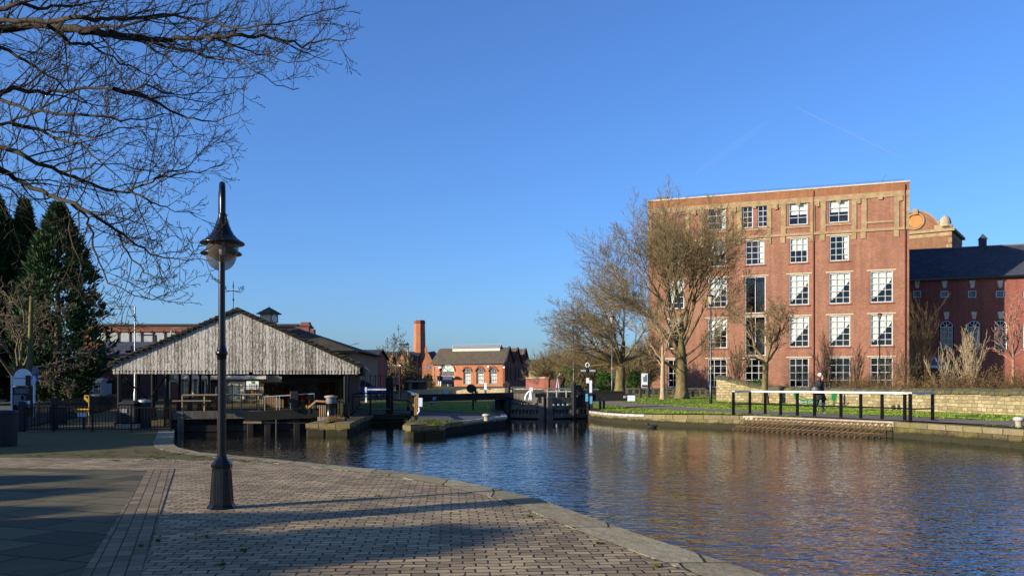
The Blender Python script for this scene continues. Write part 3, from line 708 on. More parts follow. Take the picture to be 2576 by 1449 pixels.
b = MB(); P_ = [(xc - .46, y - .02, 1.95)] + [(xc - .46 * cos(a * pi / 14), y - .02, 1.95 + .46 * sin(a * pi / 14)) for a in range(1, 14)] + [(xc + .46, y - .02, 1.95)]
b.prism(P_, (0, .04, 0)); b.build('arched_top', M['signwhite'], t)
b = MB(); b.box((xc, y, 1.74), (1.0, .05, .34)); b.build('header_panel', M['signwhite'], t)
b = MB(); b.box((xc, y, .85), (1.02, .05, 1.3)); cs = b.build('glazed_case', M['black'], t)
for (dx, dz, w_, h_, mm) in ((-.05, 1.32, .7, .25, 'lead'), (-.2, .85, .5, .55, 'solar'), (.05, .98, .24, .22, 'lead'), (.08, .68, .2, .3, 'signwhite'), (.3, .66, .14, .34, 'signwhite')):
    b = MB(); b.box((xc + dx, y - .035, dz), (w_, .012, h_)); b.build('notice', M[mm], cs)
b = MB(); b.box((xc + .3, y - .1, 1.83), (.2, .1, .5)); b.build('bracket_box', M['black'], t)
# ================================================================ BOARDED CANOPY (open shed over the dock)
PL = Vector((-15.88, 34.6, 0)); PR = Vector((-6.38, 36.0, 0)); SU = (PR - PL).normalized(); SD = Vector((-SU.y, SU.x, 0)); SL = (PR - PL).length
def S(u, d, z): p = PL + SU * u + SD * d; return (p.x, p.y, z)
RZ = atan2(SU.y, SU.x)
ZB, ZE, ZA, DEP = 2.05, 2.42, 4.58, 18.2
shed = thing('canopy_shed', S(SL / 2, 0, 0), 'open timber canopy over the dock with a peeling white boarded gable', 'canopy shed')
def zroof(u): return lerp(ZE, ZA, 1 - abs(u - SL / 2) / (SL / 2))
b = MB(); nb = 73; wb = SL / nb; rs = random.Random(4)
for i in range(nb):
    a, c = i * wb + .007, (i + 1) * wb - .007; dd = rs.uniform(-.004, .004)
    def ed(u, s):                                              # notched and rounded lower end of a board edge
        pr = [(u - s * .02, ZB), (u - s * .008, ZB + .02), (u - s * .008, ZB + .085)]
        for k in range(5):
            t = -pi / 2 + .35 + (pi - .7) * k / 4; pr.append((u - s * .03 * cos(t), ZB + .115 + .03 * sin(t)))
        pr.append((u, ZB + .15)); return pr
    if i in (38, 39): pass
    L_ = [p for p in ed(a, -1)]; R_ = [p for p in ed(c, 1)]
    zb2 = rs.uniform(.0, .012) + (.16 if i in (40,) else 0)
    poly = [(u, z + (zb2 if z < ZB + .03 else 0)) for u, z in R_] + [(c, zroof(c) - .02), (a, zroof(a) - .02)] + [(u, z + (zb2 if z < ZB + .03 else 0)) for u, z in L_[::-1]]
    b.prism([S(u, -.02 + dd, z) for u, z in poly], SD * .024)
b.build('gable_boards', M['gable'], shed)
b = MB()
b.prism([S(.1, .03, ZB + .12), S(SL - .1, .03, ZB + .12), S(SL - .1, .03, ZE - .04), S(SL / 2, .03, ZA - .06), S(.1, .03, ZE - .04)], SD * .03); b.build('gable_backing', M['darkwood'], shed)
for sgn in (-1, 1):                                            # roof planes, verge boards
    u0 = -.18 if sgn < 0 else SL + .18; um = SL / 2; ze = ZE - .04
    b = MB(); th = .09
    b.add([S(u0, -.05, ze), S(um, -.05, ZA + .1), S(um, DEP + .2, ZA + .1), S(u0, DEP + .2, ze)] + [S(u0, -.05, ze + th), S(um, -.05, ZA + .1 + th), S(um, DEP + .2, ZA + .1 + th), S(u0, DEP + .2, ze + th)],
          [(0, 3, 2, 1), (4, 5, 6, 7), (0, 1, 5, 4), (1, 2, 6, 5), (2, 3, 7, 6), (3, 0, 4, 7)]); b.build('roof', M['tilemoss'], shed)
    b = MB(); b.beam(S(u0, -.06, ze - .02), S(um, -.06, ZA + .08), .05, .15); b.build('verge_board', M['darkwood'], shed)
b = MB()                                                       # row of slates poking out under the verge
for k in range(46):
    u = k * SL / 45; z = zroof(u) + .12 + rs.uniform(-.02, .02); b.box(S(u, -.08, z), (.22, .1, .03 + rs.uniform(0, .04)), RZ)
b.build('verge_slates', M['tilemoss'], shed)
for side, us in ((0, .23), (1, SL - .5)):
    for k in range(8):
        d = .15 + k * 2.55; x, y, _ = S(us, d, 0)
        if d > DEP: continue
        zg = gz(x, y); b = MB(); b.tube([(x, y, zg), (x, y, ZE - .1)], .1, 10); b.box((x, y, zg + .06), (.34, .34, .12), RZ); b.box((x, y, zg + .35), (.24, .24, .5), RZ, bevel=.03); b.build('column', M['black'], shed)
for side, us in ((0, .1), (1, SL - .14)):
    b = MB(); b.beam(S(us, 0, ZE - .12), S(us, DEP, ZE - .12), .16, .26); b.build('eaves_beam', M['darkwood'], shed)
for k in range(0, 8):
    d = .15 + k * 2.55; b = MB(); b.beam(S(.1, d, ZB + .2), S(SL - .1, d, ZB + .2), .12, .16)
    b.beam(S(.15, d, ZE - .1), S(SL / 2, d, ZA - .1), .1, .16); b.beam(S(SL - .15, d, ZE - .1), S(SL / 2, d, ZA - .1), .1, .16); b.beam(S(SL / 2, d, ZB + .2), S(SL / 2, d, ZA - .1), .12, .12); b.build('roof_truss', M['darkwood'], shed)
b = MB()                                                       # boarded right hand side
for k in range(48):
    d = 1.6 + k * .33; x, y, _ = S(SL - .42, d, 0); b.box((x, y, lerp(gz(x, y), ZE, .5)), (.035, .25, ZE - gz(x, y) - .1), RZ)
b.build('side_boarding', M['darkwood'], shed)
b = MB(); 
for k in range(9):
    d = .05 + k * .13; b.box(S(SL + .05, d, 2.28), (.022, .12, .4), RZ)
b.build('side_fascia', M['gable'], shed)
b = MB(); b.tube([S(SL + .12, .5, 2.42), S(SL + .2, .5, 2.3), S(SL + .2, .5, 2.05)], .05, 8); b.tube([S(SL + .22, -.2, 2.36), S(SL + .22, DEP, 2.36)], .06, 8); b.build('gutter', M['black'], shed)
for s0, e0 in ((.35, 1.5), (.4, -.9)):
    pass
b = MB(); b.tube([S(.3, .2, 1.95), S(1.15, .9, 1.0)], .03, 6); b.tube([S(1.95, .3, 1.95), S(1.15, .9, 1.0)], .03, 6); b.build('bracing', M['black'], shed)
# weather vane on the ridge
y = S(SL / 2, 0, 0)[1]; vx = XP(587, y); t = thing('weather_vane', (vx, y, ZA + .1), 'thin iron weather vane with letters on top of the boarded gable', 'weather vane')
b = MB(); b.tube([(vx, y, ZA + .1), (vx, y, ZP(728, y))], .014, 6); b.tube([(vx, y, ZP(757, y)), (vx, y, ZP(751, y))], .035, 6); b.build('mast', M['black'], t)
zc = ZP(732, y); b = MB()
for dx, dy in ((.43, -.1), (-.43, .1), (.17, .36), (-.17, -.36)):
    b.tube([(vx, y, zc), (vx + dx, y + dy, zc - .03 + .0 * dx), (vx + dx, y + dy, zc - .08)], .012, 5)
b.build('arms', M['black'], t)
b = MB(); b.prism([(vx - .012, y, zc + .08), (vx - .03, y, zc + .2), (vx, y, zc + .42), (vx + .02, y, zc + .2), (vx + .012, y, zc + .08)], (0, .01, 0)); b.build('pointer', M['black'], t)
text('letter', 'S', (vx + .43, y - .1, zc + .1), .24, M['black'], t); text('letter', 'W', (vx + .19, y + .36, zc + .13), .22, M['black'], t)
text('letter', 'E', (vx - .17, y - .36, zc + .08), .2, M['black'], t); text('letter', 'N', (vx - .43, y + .1, zc + .12), .24, M['black'], t)
# ================================================================ BUILDING BEHIND THE CANOPY
def hip_building(name, x0, x1, y0, y1, zb, ze, zr, rx0, rx1, wallm, roofm, label, over=.5, cat='building'):
    t = thing(name, ((x0 + x1) / 2, y0, zb), label, cat)
    b = MB(); b.box(((x0 + x1) / 2, (y0 + y1) / 2, (zb + ze) / 2 - .3), (x1 - x0, y1 - y0, ze - zb + .6)); b.build('wall', wallm, t)
    yr = (y0 + y1) / 2; b = MB()
    P = [(x0 - over - 2.4, y0 - over, ze), (x1 + over, y0 - over, ze), (x1 + over, y1 + over, ze), (x0 - over - 2.4, y1 + over, ze), (rx0, yr, zr), (rx1, yr, zr)]
    b.add(P, [(0, 1, 5, 4), (1, 2, 5), (2, 3, 4, 5), (3, 0, 4), (3, 2, 1, 0)]); r = b.build('roof', roofm, t)
    b = MB(); b.beam((x0 - over - 2.4, y0 - over - .05, ze - .04), (x1 + over, y0 - over - .05, ze - .04), .12, .16); b.build('gutter', M['black'], t)
    return t, r
yB = 61.5
bh, rf = hip_building('dock_building', XP(428, 61.5), -11.35, yB, yB + 12, .2, ZP(883, yB - .5), ZP(822, yB + 6.), XP(560, 67.5), XP(738, 67.5), M['cream_shaded'], M['tilemoss'], 'pale rendered building with a mossy hipped roof behind the boarded canopy')
zr0, zr1 = ZP(876, yB), ZP(905, yB)
for (pa, pb, ya, yb_, mm, nm) in ((581, 615, 963.5, 1016, 'doorcream', 'door'), (467, 486, 955, 1000, 'lightwood', 'shutter'), (500, 516, 958, 990, 'dark_int', 'window'), (531, 560, 956, 1005, 'dark_int', 'doorway'), (430, 455, 960, 1006, 'brick_shade', 'brick_panel'), (546, 556, 975, 1015, 'brick_shade', 'brick_panel')):
    b = MB(); x0, x1, z0, z1 = XP(pa, yB), XP(pb, yB), ZP(yb_, yB), ZP(ya, yB); b.box(((x0 + x1) / 2, yB - .03, (z0 + z1) / 2), (x1 - x0, .1, z1 - z0)); w_ = b.build(nm, M[mm], bh)
    b = MB(); b.beam((x0 - .05, yB - .06, z1 + .04), (x1 + .05, yB - .06, z1 + .04), .14, .08)
    for xx in (x0 - .04, x1 + .04): b.beam((xx, yB - .06, z0), (xx, yB - .06, z1), .08, .14)
    b.build('frame', M['palerender'], w_)
    if nm == 'door':
        b = MB(); b.box(((x0 + x1) / 2 + .1, yB - .1, (z0 + z1) / 2), (.03, .03, z1 - z0 - .1)); b.build('meeting_rail', M['greywood'], w_)
b = MB(); b.box((XP(560, yB), yB - .25, ZP(948, yB)), (6.4, .5, .3)); b.build('fascia', M['palerender'], bh)
b = MB(); b.box((XP(700, yB), yB - .35, .35), (9.5, .7, .45)); tag(b.build('loading_ledge', M['blockstone']), 'low yellowish stone ledge below the door under the canopy', 'stone ledge')
# clock turret on its roof
y = 65.; xc = XP(677, y); t = thing('clock_turret', (xc, y, ZP(830, y)), 'square buff clock turret with a small pyramid roof above the canopy', 'clock turret')
b = MB(); b.box((xc - .05, y, ZP(822, y)), (.82, .82, 1.0), radians(-24)); b.build('base', M['cream'], t)
b = MB(); b.box((xc, y, (ZP(791, y) + ZP(812, y)) / 2), (.93, .93, ZP(791, y) - ZP(812, y)), radians(-24)); hd = b.build('clock_stage', M['cream'], t)
zz = ZP(801, y); rz_ = radians(-24); nx, ny = cos(rz_), sin(rz_)
b = MB(); c_ = (xc + nx * .48, y + ny * .48, zz)
b.tube([c_, (c_[0] + nx * .03, c_[1] + ny * .03, zz)], .3, 20, smooth=False); b.build('clock_face', M['signwhite'], hd)
b = MB(); b.lathe((xc, y, ZP(791, y)), [(.95, 0), (.93, .05), (.02, .55)], 4, ph=rz_ + pi / 4, smooth=False); b.build('roof', M['slate_brown'], t)
b = MB(); b.tube([(xc, y, ZP(776, y)), (xc, y, ZP(768, y))], [.02, .008], 6); b.build('finial', M['black'], t)
# things standing under and behind the canopy
def signboard(name, pa, pb, ya, yb_, Y, m, label, lines=(), cat='sign', col='black'):
    x0, x1, z0, z1 = XP(pa, Y), XP(pb, Y), ZP(yb_, Y), ZP(ya, Y); t = thing(name, ((x0 + x1) / 2, Y, z0), label, cat)
    b = MB(); b.box(((x0 + x1) / 2, Y, (z0 + z1) / 2), (x1 - x0, .05, z1 - z0)); p = b.build('panel', M[m], t)
    b = MB(); 
    for xx in (x0 - .02, x1 + .02): b.box((xx, Y, (z0 + z1) / 2), (.04, .07, z1 - z0 + .08))
    for zz in (z0 - .02, z1 + .02): b.box(((x0 + x1) / 2, Y, zz), (x1 - x0, .07, .04))
    b.build('frame', M['black'], t); return t, p
t, p = signboard('notice_sign', 619, 651, 958.5, 979.5, 54.3, 'signwhite', 'white information sign with green emblem on the wall under the canopy')
b = MB(); b.box((XP(635, 54.2), 54.25, ZP(961.5, 54.2)), (.17, .02, .12)); b.build('emblem', M['green'], p)
for k, zz in enumerate((967, 971, 974.5)):
    b = MB(); b.box((XP(635, 54.2), 54.26, ZP(zz, 54.2)), (.5 - .06 * k, .012, .04)); b.build('text_line', M['lead'], p)
t, p = signboard('warning_sign', 631, 639, 981, 990, 54.3, 'amber', 'small amber and white warning plate below the white information sign')
def kiosk(pa, pb, ya, Y, label, m):
    x0, x1 = XP(pa, Y), XP(pb, Y); z1 = ZP(ya, Y); xc = (x0 + x1) / 2; zg = .25
    t = thing('brick_kiosk', (xc, Y, zg), label, 'brick kiosk')
    b = MB(); b.box((xc, Y + .5, (zg + z1) / 2), (x1 - x0, 1.0, z1 - zg)); b.build('wall', m, t)
    b = MB(); b.box((xc, Y + .5, z1 + .05), (x1 - x0 + .16, 1.16, .1)); b.build('cap', M['concrete'], t)
    return t
k1 = kiosk(663, 714, 965, 51.5, 'square brown brick block with concrete cap and faint numerals behind the dock gate', M['brick_brown'])
text('numeral', 'C2', (XP(682, 51.4), 51.48, ZP(974, 51.4)), .22, M['concrete'], k1)
kiosk(800, 838, 962, 51.0, 'brown brick block behind the capstan, right of the red containers', M['brick_brown'])
kiosk(843, 853, 960, 50.8, 'narrow pale brick pier at the right end under the canopy', M['sandstone'])
for k, (pa, pb) in enumerate(((718, 731), (737, 755), (758, 775), (783, 795))):
    Y = 52.; x0, x1 = XP(pa, Y), XP(pb, Y); z0, z1 = ZP(1013, Y), ZP(980 + (0 if k == 0 else 3), Y)
    lab = ('left end of the red drums, lidless and next to the brick block', 'second red steel drum from the brick block under the canopy', 'third red steel drum from the brick block under the canopy', 'rightmost red steel drum, beside the right hand brick block')[k]
    t = thing('red_drum', ((x0 + x1) / 2, Y, z0), lab, 'drum', 'red drums under the canopy')
    b = MB(); r = (x1 - x0) / 2; b.lathe(((x0 + x1) / 2, Y, z0), [(r, 0), (r * 1.03, .02), (r, .06), (r, .28), (r * 1.04, .3), (r, .32), (r, .55), (r * 1.04, .57), (r, .59), (r, z1 - z0 - .03), (r * 1.03, z1 - z0)], 16); b.build('body', M['red'], t)
t = thing('slatted_screen', (XP(720, 53.2), 53.2, .25), 'dark screen of vertical slats across the back of the canopy', 'slatted screen')
b = MB()
for k in range(70):
    px = 716 + k * 2.35; zt = ZP(948 + (2 if k % 3 else 0), 53.2); b.box((XP(px, 53.2), 53.2, (zt + .3) / 2), (.05, .03, zt - .3))
b.build('slats', M['steel'], t)
b = MB(); b.beam((XP(714, 53.3), 53.3, 1.5), (XP(884, 53.3), 53.3, 1.5), .06, .1); b.beam((XP(714, 53.3), 53.3, .5), (XP(884, 53.3), 53.3, .5), .06, .1); b.build('rail', M['darkwood'], t)
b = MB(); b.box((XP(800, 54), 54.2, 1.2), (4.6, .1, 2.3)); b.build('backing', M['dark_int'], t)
b = MB(); b.box((XP(788, 53), 52.9, ZP(941, 53)), (4.0, .5, .3)); tag(b.build('cladding_panel', M['bluegrey']), 'long blue grey panel hung under the back of the canopy', 'cladding panel')
# railing behind the dock gate, then the gate itself
railing('railing', S(1.2, 12.6, 0)[:2], S(SL - .6, 12.6, 0)[:2], 1.35, 'tall thin barred fence across the back of the dock under the canopy', 6, .12, .2, .25)
railing('railing', (-8.15, 35.3), (-9.6, 45.5), 1.05, 'black railing along the right dock wall beneath the canopy', 5, .13)
railing('railing', (-13.4, 33.6), (-15.2, 46), 1.05, 'black railing along the left dock wall beneath the canopy', 6, .13)
GY0, GY1 = Vector((-13.1, 33.2, 0)), Vector((-7.75, 34.6, 0)); GD = (GY1 - GY0).normalized(); GL = (GY1 - GY0).length; GR = atan2(GD.y, GD.x); GN = Vector((GD.y, -GD.x, 0))
def D(u, d, z): p = GY0 + GD * u + GN * d; return (p.x, p.y, z)
dg = thing('dock_gate', D(GL / 2, 0, 0), 'heavy dark timber dock gate with a footboard rail in front of the canopy', 'dock gate')
b = MB(); b.beam(D(0.2, .05, .47), D(GL * .62, .05, .47), .32, .3); b.build('upper_beam', M['greywood'], dg)
b = MB(); b.beam(D(GL * .5, .16, .40), D(GL + .05, .16, .52), .36, .36); b.build('balance_beam', M['darkwood'], dg)
b = MB(); b.beam(D(0, -.05, -.05), D(GL, -.05, -.05), .24, .24); b.build('lower_beam', M['darkwood'], dg)
b = MB()
for k in range(24): b.box(D((k + .5) * GL / 24, -.12, -.35), (GL / 24 - .01, .06, 1.3), GR)
b.build('planking', M['darkwood'], dg)
for u in (.45, 1.9, 3.0, GL * .66, GL * .86, GL - .12):
    b = MB(); b.box(D(u, .1, -.1), (.24, .26, 1.35), GR, bevel=.02); b.build('upright', M['greywood'] if u < 2.5 else M['darkwood'], dg)
b = MB(); b.tube([D(.5, .0, 1.22), D(GL * .62, .0, 1.24)], .035, 8); b.build('handrail', M['steel'] if 0 else M['sandstone'], dg)
b = MB(); b.tube([D(.15, .12, 1.0), D(1.55, .12, 1.0)], .03, 8); b.build('short_rail', M['sandstone'], dg)
for u in (.5, 1.3, 2.0, 2.65, 3.3):
    b = MB(); b.tube([D(u, 0, .55), D(u, 0, 1.22)], .025, 6); b.build('rail_post', M['sandstone'], dg)
b = MB(); p_ = [D(GL * .63, .1, 1.15), D(GL * .98, .1, 1.28), D(GL * .985, .1, .66)]; b.tube(p_, .02, 6)
b.build('white_rail', M['railwhite'], dg)
for u in (GL * .64, GL * .72, GL * .74, GL * .83):
    b = MB(); b.tube([D(u, .1, .58), D(u, .1, 1.18)], .016, 6); b.build('rail_post', M['steel'], dg)
for u, h in ((1.95, 1.25), (GL * .84, 1.2)):
    b = MB(); b.box(D(u, .2, .7 + h * .25), (.3, .22, h * .62), GR, bevel=.02); gb = b.build('paddle_box', M['black_rough'], dg)
    b = MB()
    for k in range(3): b.tube([D(u - .14 + .1 * k, .32, 1.0 - .17 * k), D(u - .14 + .1 * k, .42, 1.0 - .17 * k)], .1, 10, smooth=False)
    b.build('gear_wheel', M['black'], gb)
b = MB(); b.tube([D(GL * .9, .3, .5), D(GL * .9, .3, 1.02)], .045, 8); b.tube([D(GL * .95, .3, .5), D(GL * .95, .3, 1.1)], .06, 8); b.tube([D(GL * .94, .25, 1.12), D(GL * .94, .38, 1.12)], .08, 10); b.build('spindle_post', M['black'], dg)
b = MB(); b.beam(D(GL * .5, .9, .2), D(GL * .62, .9, .19), .08, .08); hk = tag(b.build('boat_hook', M['sandstone']), 'long pale pole with dark shaft lying level in front of the dock gate', 'pole')
b = MB(); b.beam(D(GL * .62, .9, .19), D(GL * 1.03, .9, .13), .05, .05); b.build('shaft', M['black_rough'], hk)
b = MB(); b.tube([D(GL * .72, .98, -.6), D(GL * .72, .98, .3)], .035, 8); b.build('support', M['black_rough'], hk)
g = G(455, 1047, .2); 
# capstan drum, timber blocks on the abutment
cx_, cy_ = XP(833, 34.2), 34.2; t = thing('capstan', (cx_, cy_, .23), 'dark iron capstan drum with a white cap on the stone abutment', 'capstan')
b = MB(); b.lathe((cx_, cy_, .23), [(.26, 0), (.25, .04), (.2, .1), (.19, .6), (.21, .66)], 18); b.build('drum', M['black'], t)
b = MB(); b.lathe((cx_, cy_, .23), [(.21, .66), (.22, .72), (.2, .88)], 18); b.build('upper_drum', M['lead'], t)
b = MB(); b.lathe((cx_, cy_, .23), [(.2, .88), (.26, .9), (.26, .95), (.1, .98)], 18); b.build('cap', M['concrete'], t)
b = MB(); b.tube([(cx_ - .15, cy_ - .1, .95), (cx_ - .55, cy_ - .15, .98), (cx_ - .85, cy_ - .1, .72)], .05, 8); b.build('lever', M['postwood'], t)
b = MB(); b.box((XP(858, 36.4), 36.6, .62), (.34, .2, .78), .1, bevel=.02); tag(b.build('stone_post', M['darkstone']), 'dark upright stone slab behind the capstan', 'stone post')
b = MB(); b.beam((XP(800, 34), 34.1, .3), (XP(870, 33.6), 33.6, .3), .16, .14); tag(b.build('timber_baulk', M['greywood']), 'weathered timber baulk lying at the foot of the capstan', 'timber baulk')
tuft(XP(838, 33.3), 33.3, .24, .35, 260, M['dryleaf'], 'dry_weeds', 'dry straw coloured weeds at the foot of the capstan', .22)
t = thing('plank_ramp', (XP(800, 36), 36.5, .3), 'pale barred gate leaf leaning low between dock gate and capstan', 'barred gate')
b = MB()
for k in range(11): b.box((XP(772 + k * 4.6, 35.4), 35.4, .42), (.035, .03, .75))
b.build('bars', M['sandstone'], t)
b = MB(); b.beam((XP(770, 35.5), 35.43, .75), (XP(822, 35.5), 35.43, .75), .05, .06); b.beam((XP(770, 35.5), 35.43, .25), (XP(822, 35.5), 35.43, .25), .05, .06); b.build('rail', M['sandstone'], t)
# hoop railing by the bay, big timber post, wooden handrail, leaning post
y = 40.9; t = thing('hoop_railing', (XP(930, y), y, .22), 'black hoop topped railing beside the bay, right of the canopy', 'railing')
b = MB(); za, zb_ = 1.2, 1.24; b.tube([(XP(886, y), y, .25), (XP(886, y), y, 1.1), (XP(889, y), y, za), (XP(977, y), y, zb_), (XP(981, y), y, 1.15), (XP(981, y), y, .3)], .028, 8); b.tube([(XP(886, y), y, 1.05), (XP(981, y), y, 1.1)], .022, 8); b.build('frame', M['black'], t)
b = MB(); b.tube([(XP(886, y), y, .42), (XP(981, y), y, .48)], .022, 8); b.build('lower_rail', M['steel'], t)
b = MB(); b.tube([(XP(932, y), y, .2), (XP(932, y), y, 1.22)], .045, 8); b.lathe((XP(932, y), y, .22), [(.1, 0), (.06, .1)], 8); b.build('post', M['black'], t)
b = MB(); y = 42.2; b.box((XP(980.5, y), y, (ZP(950, y) + .22) / 2), (.34, .34, ZP(950, y) - .22), .1, bevel=.03); b.box((XP(980.5, y), y, ZP(950, y)), (.28, .28, .1), .1, bevel=.04)
tag(b.build('mooring_post', M['darkwood']), 'massive square dark timber post right of the hoop railing', 'timber post')
hr = thing('wooden_handrail', (-3.72, 33.8, .2), 'wooden handrail with grey capping running back from the front brown post', 'handrail')
pp = [(-3.72, 33.8), (-4.55, 39.6), (-5.42, 45.5), (-6.4, 45.9)]
hp = .9
for i, (x, y) in enumerate(pp):
    z = gz(x, y); b = MB(); b.box((x, y, z + .55), (.13, .13, .72), .2, mi=0); b.box((x, y, z + .08), (.14, .14, .3), .2, mi=1); b.prism([(x - .08, y - .08, z + .88), (x + .1, y - .08, z + 1.06), (x + .1, y - .08, z + .88)], (0, .16, 0), mi=0); b.build('post', [M['postwood'], M['darkwood']], hr)
for i in range(3):
    (x, y), (x2, y2) = pp[i], pp[i + 1]; b = MB(); b.beam((x, y, gz(x, y) + 1.02), (x2, y2, gz(x2, y2) + 1.02), .2, .06); b.build('capping', M['steel'], hr)
    b = MB(); b.beam((x, y, gz(x, y) + .55), (x2, y2, gz(x2, y2) + .55), .05, .1); b.build('mid_rail', M['greywood'], hr)
b = MB(); b.box((-3.55, 33.72, .95), (.16, .03, .34), .1); b.build('number_plate', M['signwhite'], hr)
b = MB(); b.tube([(-3.6, 33.7, .75), (-3.58, 33.66, .6), (-3.66, 33.64, .5)], .03, 6); b.build('white_strap', M['signwhite'], hr)
tuft(-3.1, 32.6, .24, 1.0, 420, M['moss'], 'pier_weeds', 'mossy weeds on top of the stone pier beside the wooden handrail', .12)
tuft(-2.7, 30.8, .2, .4, 420, M['moss'], 'moss_clump', 'green moss clump hanging over the rounded pier end', .15)
def bollard(x, y, z, label, h=.3, r=.17):
    t = thing('mooring_bollard', (x, y, z), label, 'bollard', 'white topped mooring bollards')
    b = MB(); b.lathe((x, y, z), [(r * .75, 0), (r * .65, h * .3), (r * .75, h * .6)], 14); b.build('stem', M['concrete'], t)
    b = MB(); b.lathe((x, y, z), [(r * .75, h * .6), (r * 1.15, h * .68), (r * 1.2, h * .9), (r * .7, h)], 14); b.build('cap', M['whitestone'], t); return t
g = G(1224, 1058, .22); bollard(g[0], g[1], .22, 'squat white bollard on the stone pier left of the lock gate', .27, .145)
g = G(1088, 1024, .25); bollard(g[0], g[1], gz(g[0], g[1]), 'small white topped bollard on the shaded grass', .22, .2)
g = G(2571, 1076, .35); bollard(g[0] - .1, g[1], .35, 'white bollard at the right edge beside the towpath', .33, .13)
# ================================================================ LOCK GATES
def leaf(name, heel, toe, label, beam_end, beam_z0, beam_z1, ztop, cat='lock gate', far=False, m='darkwood', post_u=.45, tall=None, m2='greywood', tx=None):
    H, T_ = Vector((*heel, 0)), Vector((*toe, 0)); d = (T_ - H).normalized(); L = (T_ - H).length; rz = atan2(d.y, d.x); nrm = Vector((d.y, -d.x, 0))
    if nrm.y > 0: nrm = -nrm
    def Q(u, o, z): p = H + d * u + nrm * o; return (p.x, p.y, z)
    t = thing(name, (*heel, 0), label, cat)
    b = MB(); b.box(Q(0, 0, (ztop - 3) / 2), (.36, .36, ztop + 3.0), rz, bevel=.03); b.build('heel_post', M[m], t)
    b = MB(); b.box(Q(L - .15, 0, (ztop - 2.6) / 2), (.34, .36, ztop + 2.6), rz, bevel=.03); b.build('mitre_post', M[m2], t)
    for z, h in ((ztop - .18, .3), (ztop - .55, .26), (-.02, .22), (-.55, .2)):
        b = MB(); b.beam(Q(.1, 0, z), Q(L - .25, 0, z), .26, h); b.build('rail', M[m2], t)
    b = MB(); n = 9
    for k in range(n):
        u = .25 + (k + .5) * (L - .6) / n
        if k % 2 == 0: b.box(Q(u, -.1, ztop - .9), ((L - .6) / n * .95, .07, 1.0), rz)
        b.box(Q(u, .06, .12), (.07, .1, .5), rz)
    b.build('battens', M[m2], t)
    b = MB(); b.beam(Q(.1, -.1, -1.1), Q(L - .2, -.1, -1.1), .1, 2.0); b.build('planking', M[m], t)
    E = Vector((*beam_end, 0)); b = MB(); b.beam((H.x + d.x * .6, H.y + d.y * .6, beam_z1), (E.x, E.y, beam_z0), .34, .36); bb = b.build('balance_beam', M['lightwood'] if far else M[m], t)
    if far:
        b = MB(); q = H.lerp(E, .45); b.beam((H.x, H.y, beam_z1 - .27), (q.x, q.y, lerp(beam_z1, beam_z0, .45) - .27), .32, .3); b.build('beam_haunch', M['lightwood'], t)
    return t, Q, L, bb, rz
lg, Q, L, bb, rz = leaf('lock_gate', (-.52, 46.7), (1.72, 45.75), 'left dark timber lock gate leaf with a tall paddle post and long balance beam', (-4.75, 44.6), .93, 1.03, .98)
text('numeral', '87', (XP(1093, 44.6), 44.62, ZP(1002.6, 44.7)), .2, M['signwhite'], bb, rz=atan2(2.1, 4.2))
for u, h, w in ((.4, 1.72, .24), (-.15, 1.12, .3)):
    b = MB(); b.box(Q(u, .2, h / 2 - .15), (w, .26, h + .3), rz, bevel=.02); pb = b.build('paddle_post', M['black_rough'], lg)
    if h > 1.5:
        b = MB()
        for k in range(3): b.tube([Q(u - .1 + .1 * k, .3, h - .12 + .09 * (k % 2)), Q(u - .1 + .1 * k, .42, h - .12 + .09 * (k % 2))], .1, 10, smooth=False)
        b.build('gear_wheel', M['black'], pb)
b = MB(); b.tube([Q(-1.25, .1, 1.38), Q(L - .1, .05, 1.38)], .03, 8); b.build('handrail', M['whitestone'], lg)
b = MB(); b.box(Q(-.85, .3, 1.4), (.12, .04, .62), rz); b.build('white_board', M['signwhite'], lg)
b = MB(); b.tube([Q(-1.45, .3, .7), Q(-1.45, .3, 1.5)], .06, 8); b.build('windlass_post', M['black_rough'], lg)
x, y = XP(1190, 46), 46.; b = MB(); b.tube([(x, y, .3), (x, y, 1.2)], .05, 8); b.tube([(x - .1, y - .14, 1.42), (x - .1, y + .02, 1.42)], .24, 16, smooth=False); b.build('gear_drum', M['black_rough'], lg)
b = MB(); pts_ = [(XP(1321, 45.4), 45.4, ZP(1006, 45.4))] + [(XP(1321, 45.4) + .36 * (1 - cos(a)), 45.4, ZP(1006, 45.4) + .48 * sin(a)) for a in (.3, .6, .9, 1.2, 1.45)]
b.tube(pts_, .05, 8); b.tube([(XP(1337, 45.4), 45.4, ZP(1006, 45.4)), (XP(1336, 45.4), 45.4, ZP(984, 45.4))], .05, 8); b.tube([(XP(1331, 45.4), 45.4, ZP(1006, 45.4)), (XP(1335, 45.4), 45.4, ZP(984, 45.4))], .035, 8); b.build('white_quadrant', M['signwhite'], lg)
b = MB(); b.box((XP(1336, 45.4), 45.38, ZP(980, 45.4)), (.17, .03, .24)); b.build('small_notice', M['signwhite'], lg)
rg_, Q, L, bb, rz = leaf('lock_gate', (4.08, 46.7), (1.80, 45.75), 'right dark timber lock gate leaf with a black gear post and number on its beam', (6.55, 46.6), .95, .9, .98)
text('numeral', '87', (XP(1593, 46.4) - .45, 46.38, .96), .17, M['signwhite'], bb)
b = MB(); b.box((XP(1588, 46.3), 46.32, .9), (.4, .03, .3)); b.build('beam_end_plate', M['signwhite'], rg_)
b = MB(); b.box(Q(.95, .2, .75), (.2, .26, 1.9), rz, bevel=.02); pb = b.build('paddle_post', M['black_rough'], rg_)
b = MB()
for k in range(3): b.tube([Q(.72 - .12 * k, .25, 1.5 - .16 * k), Q(.72 - .12 * k, .38, 1.5 - .16 * k)], .13, 10, smooth=False)
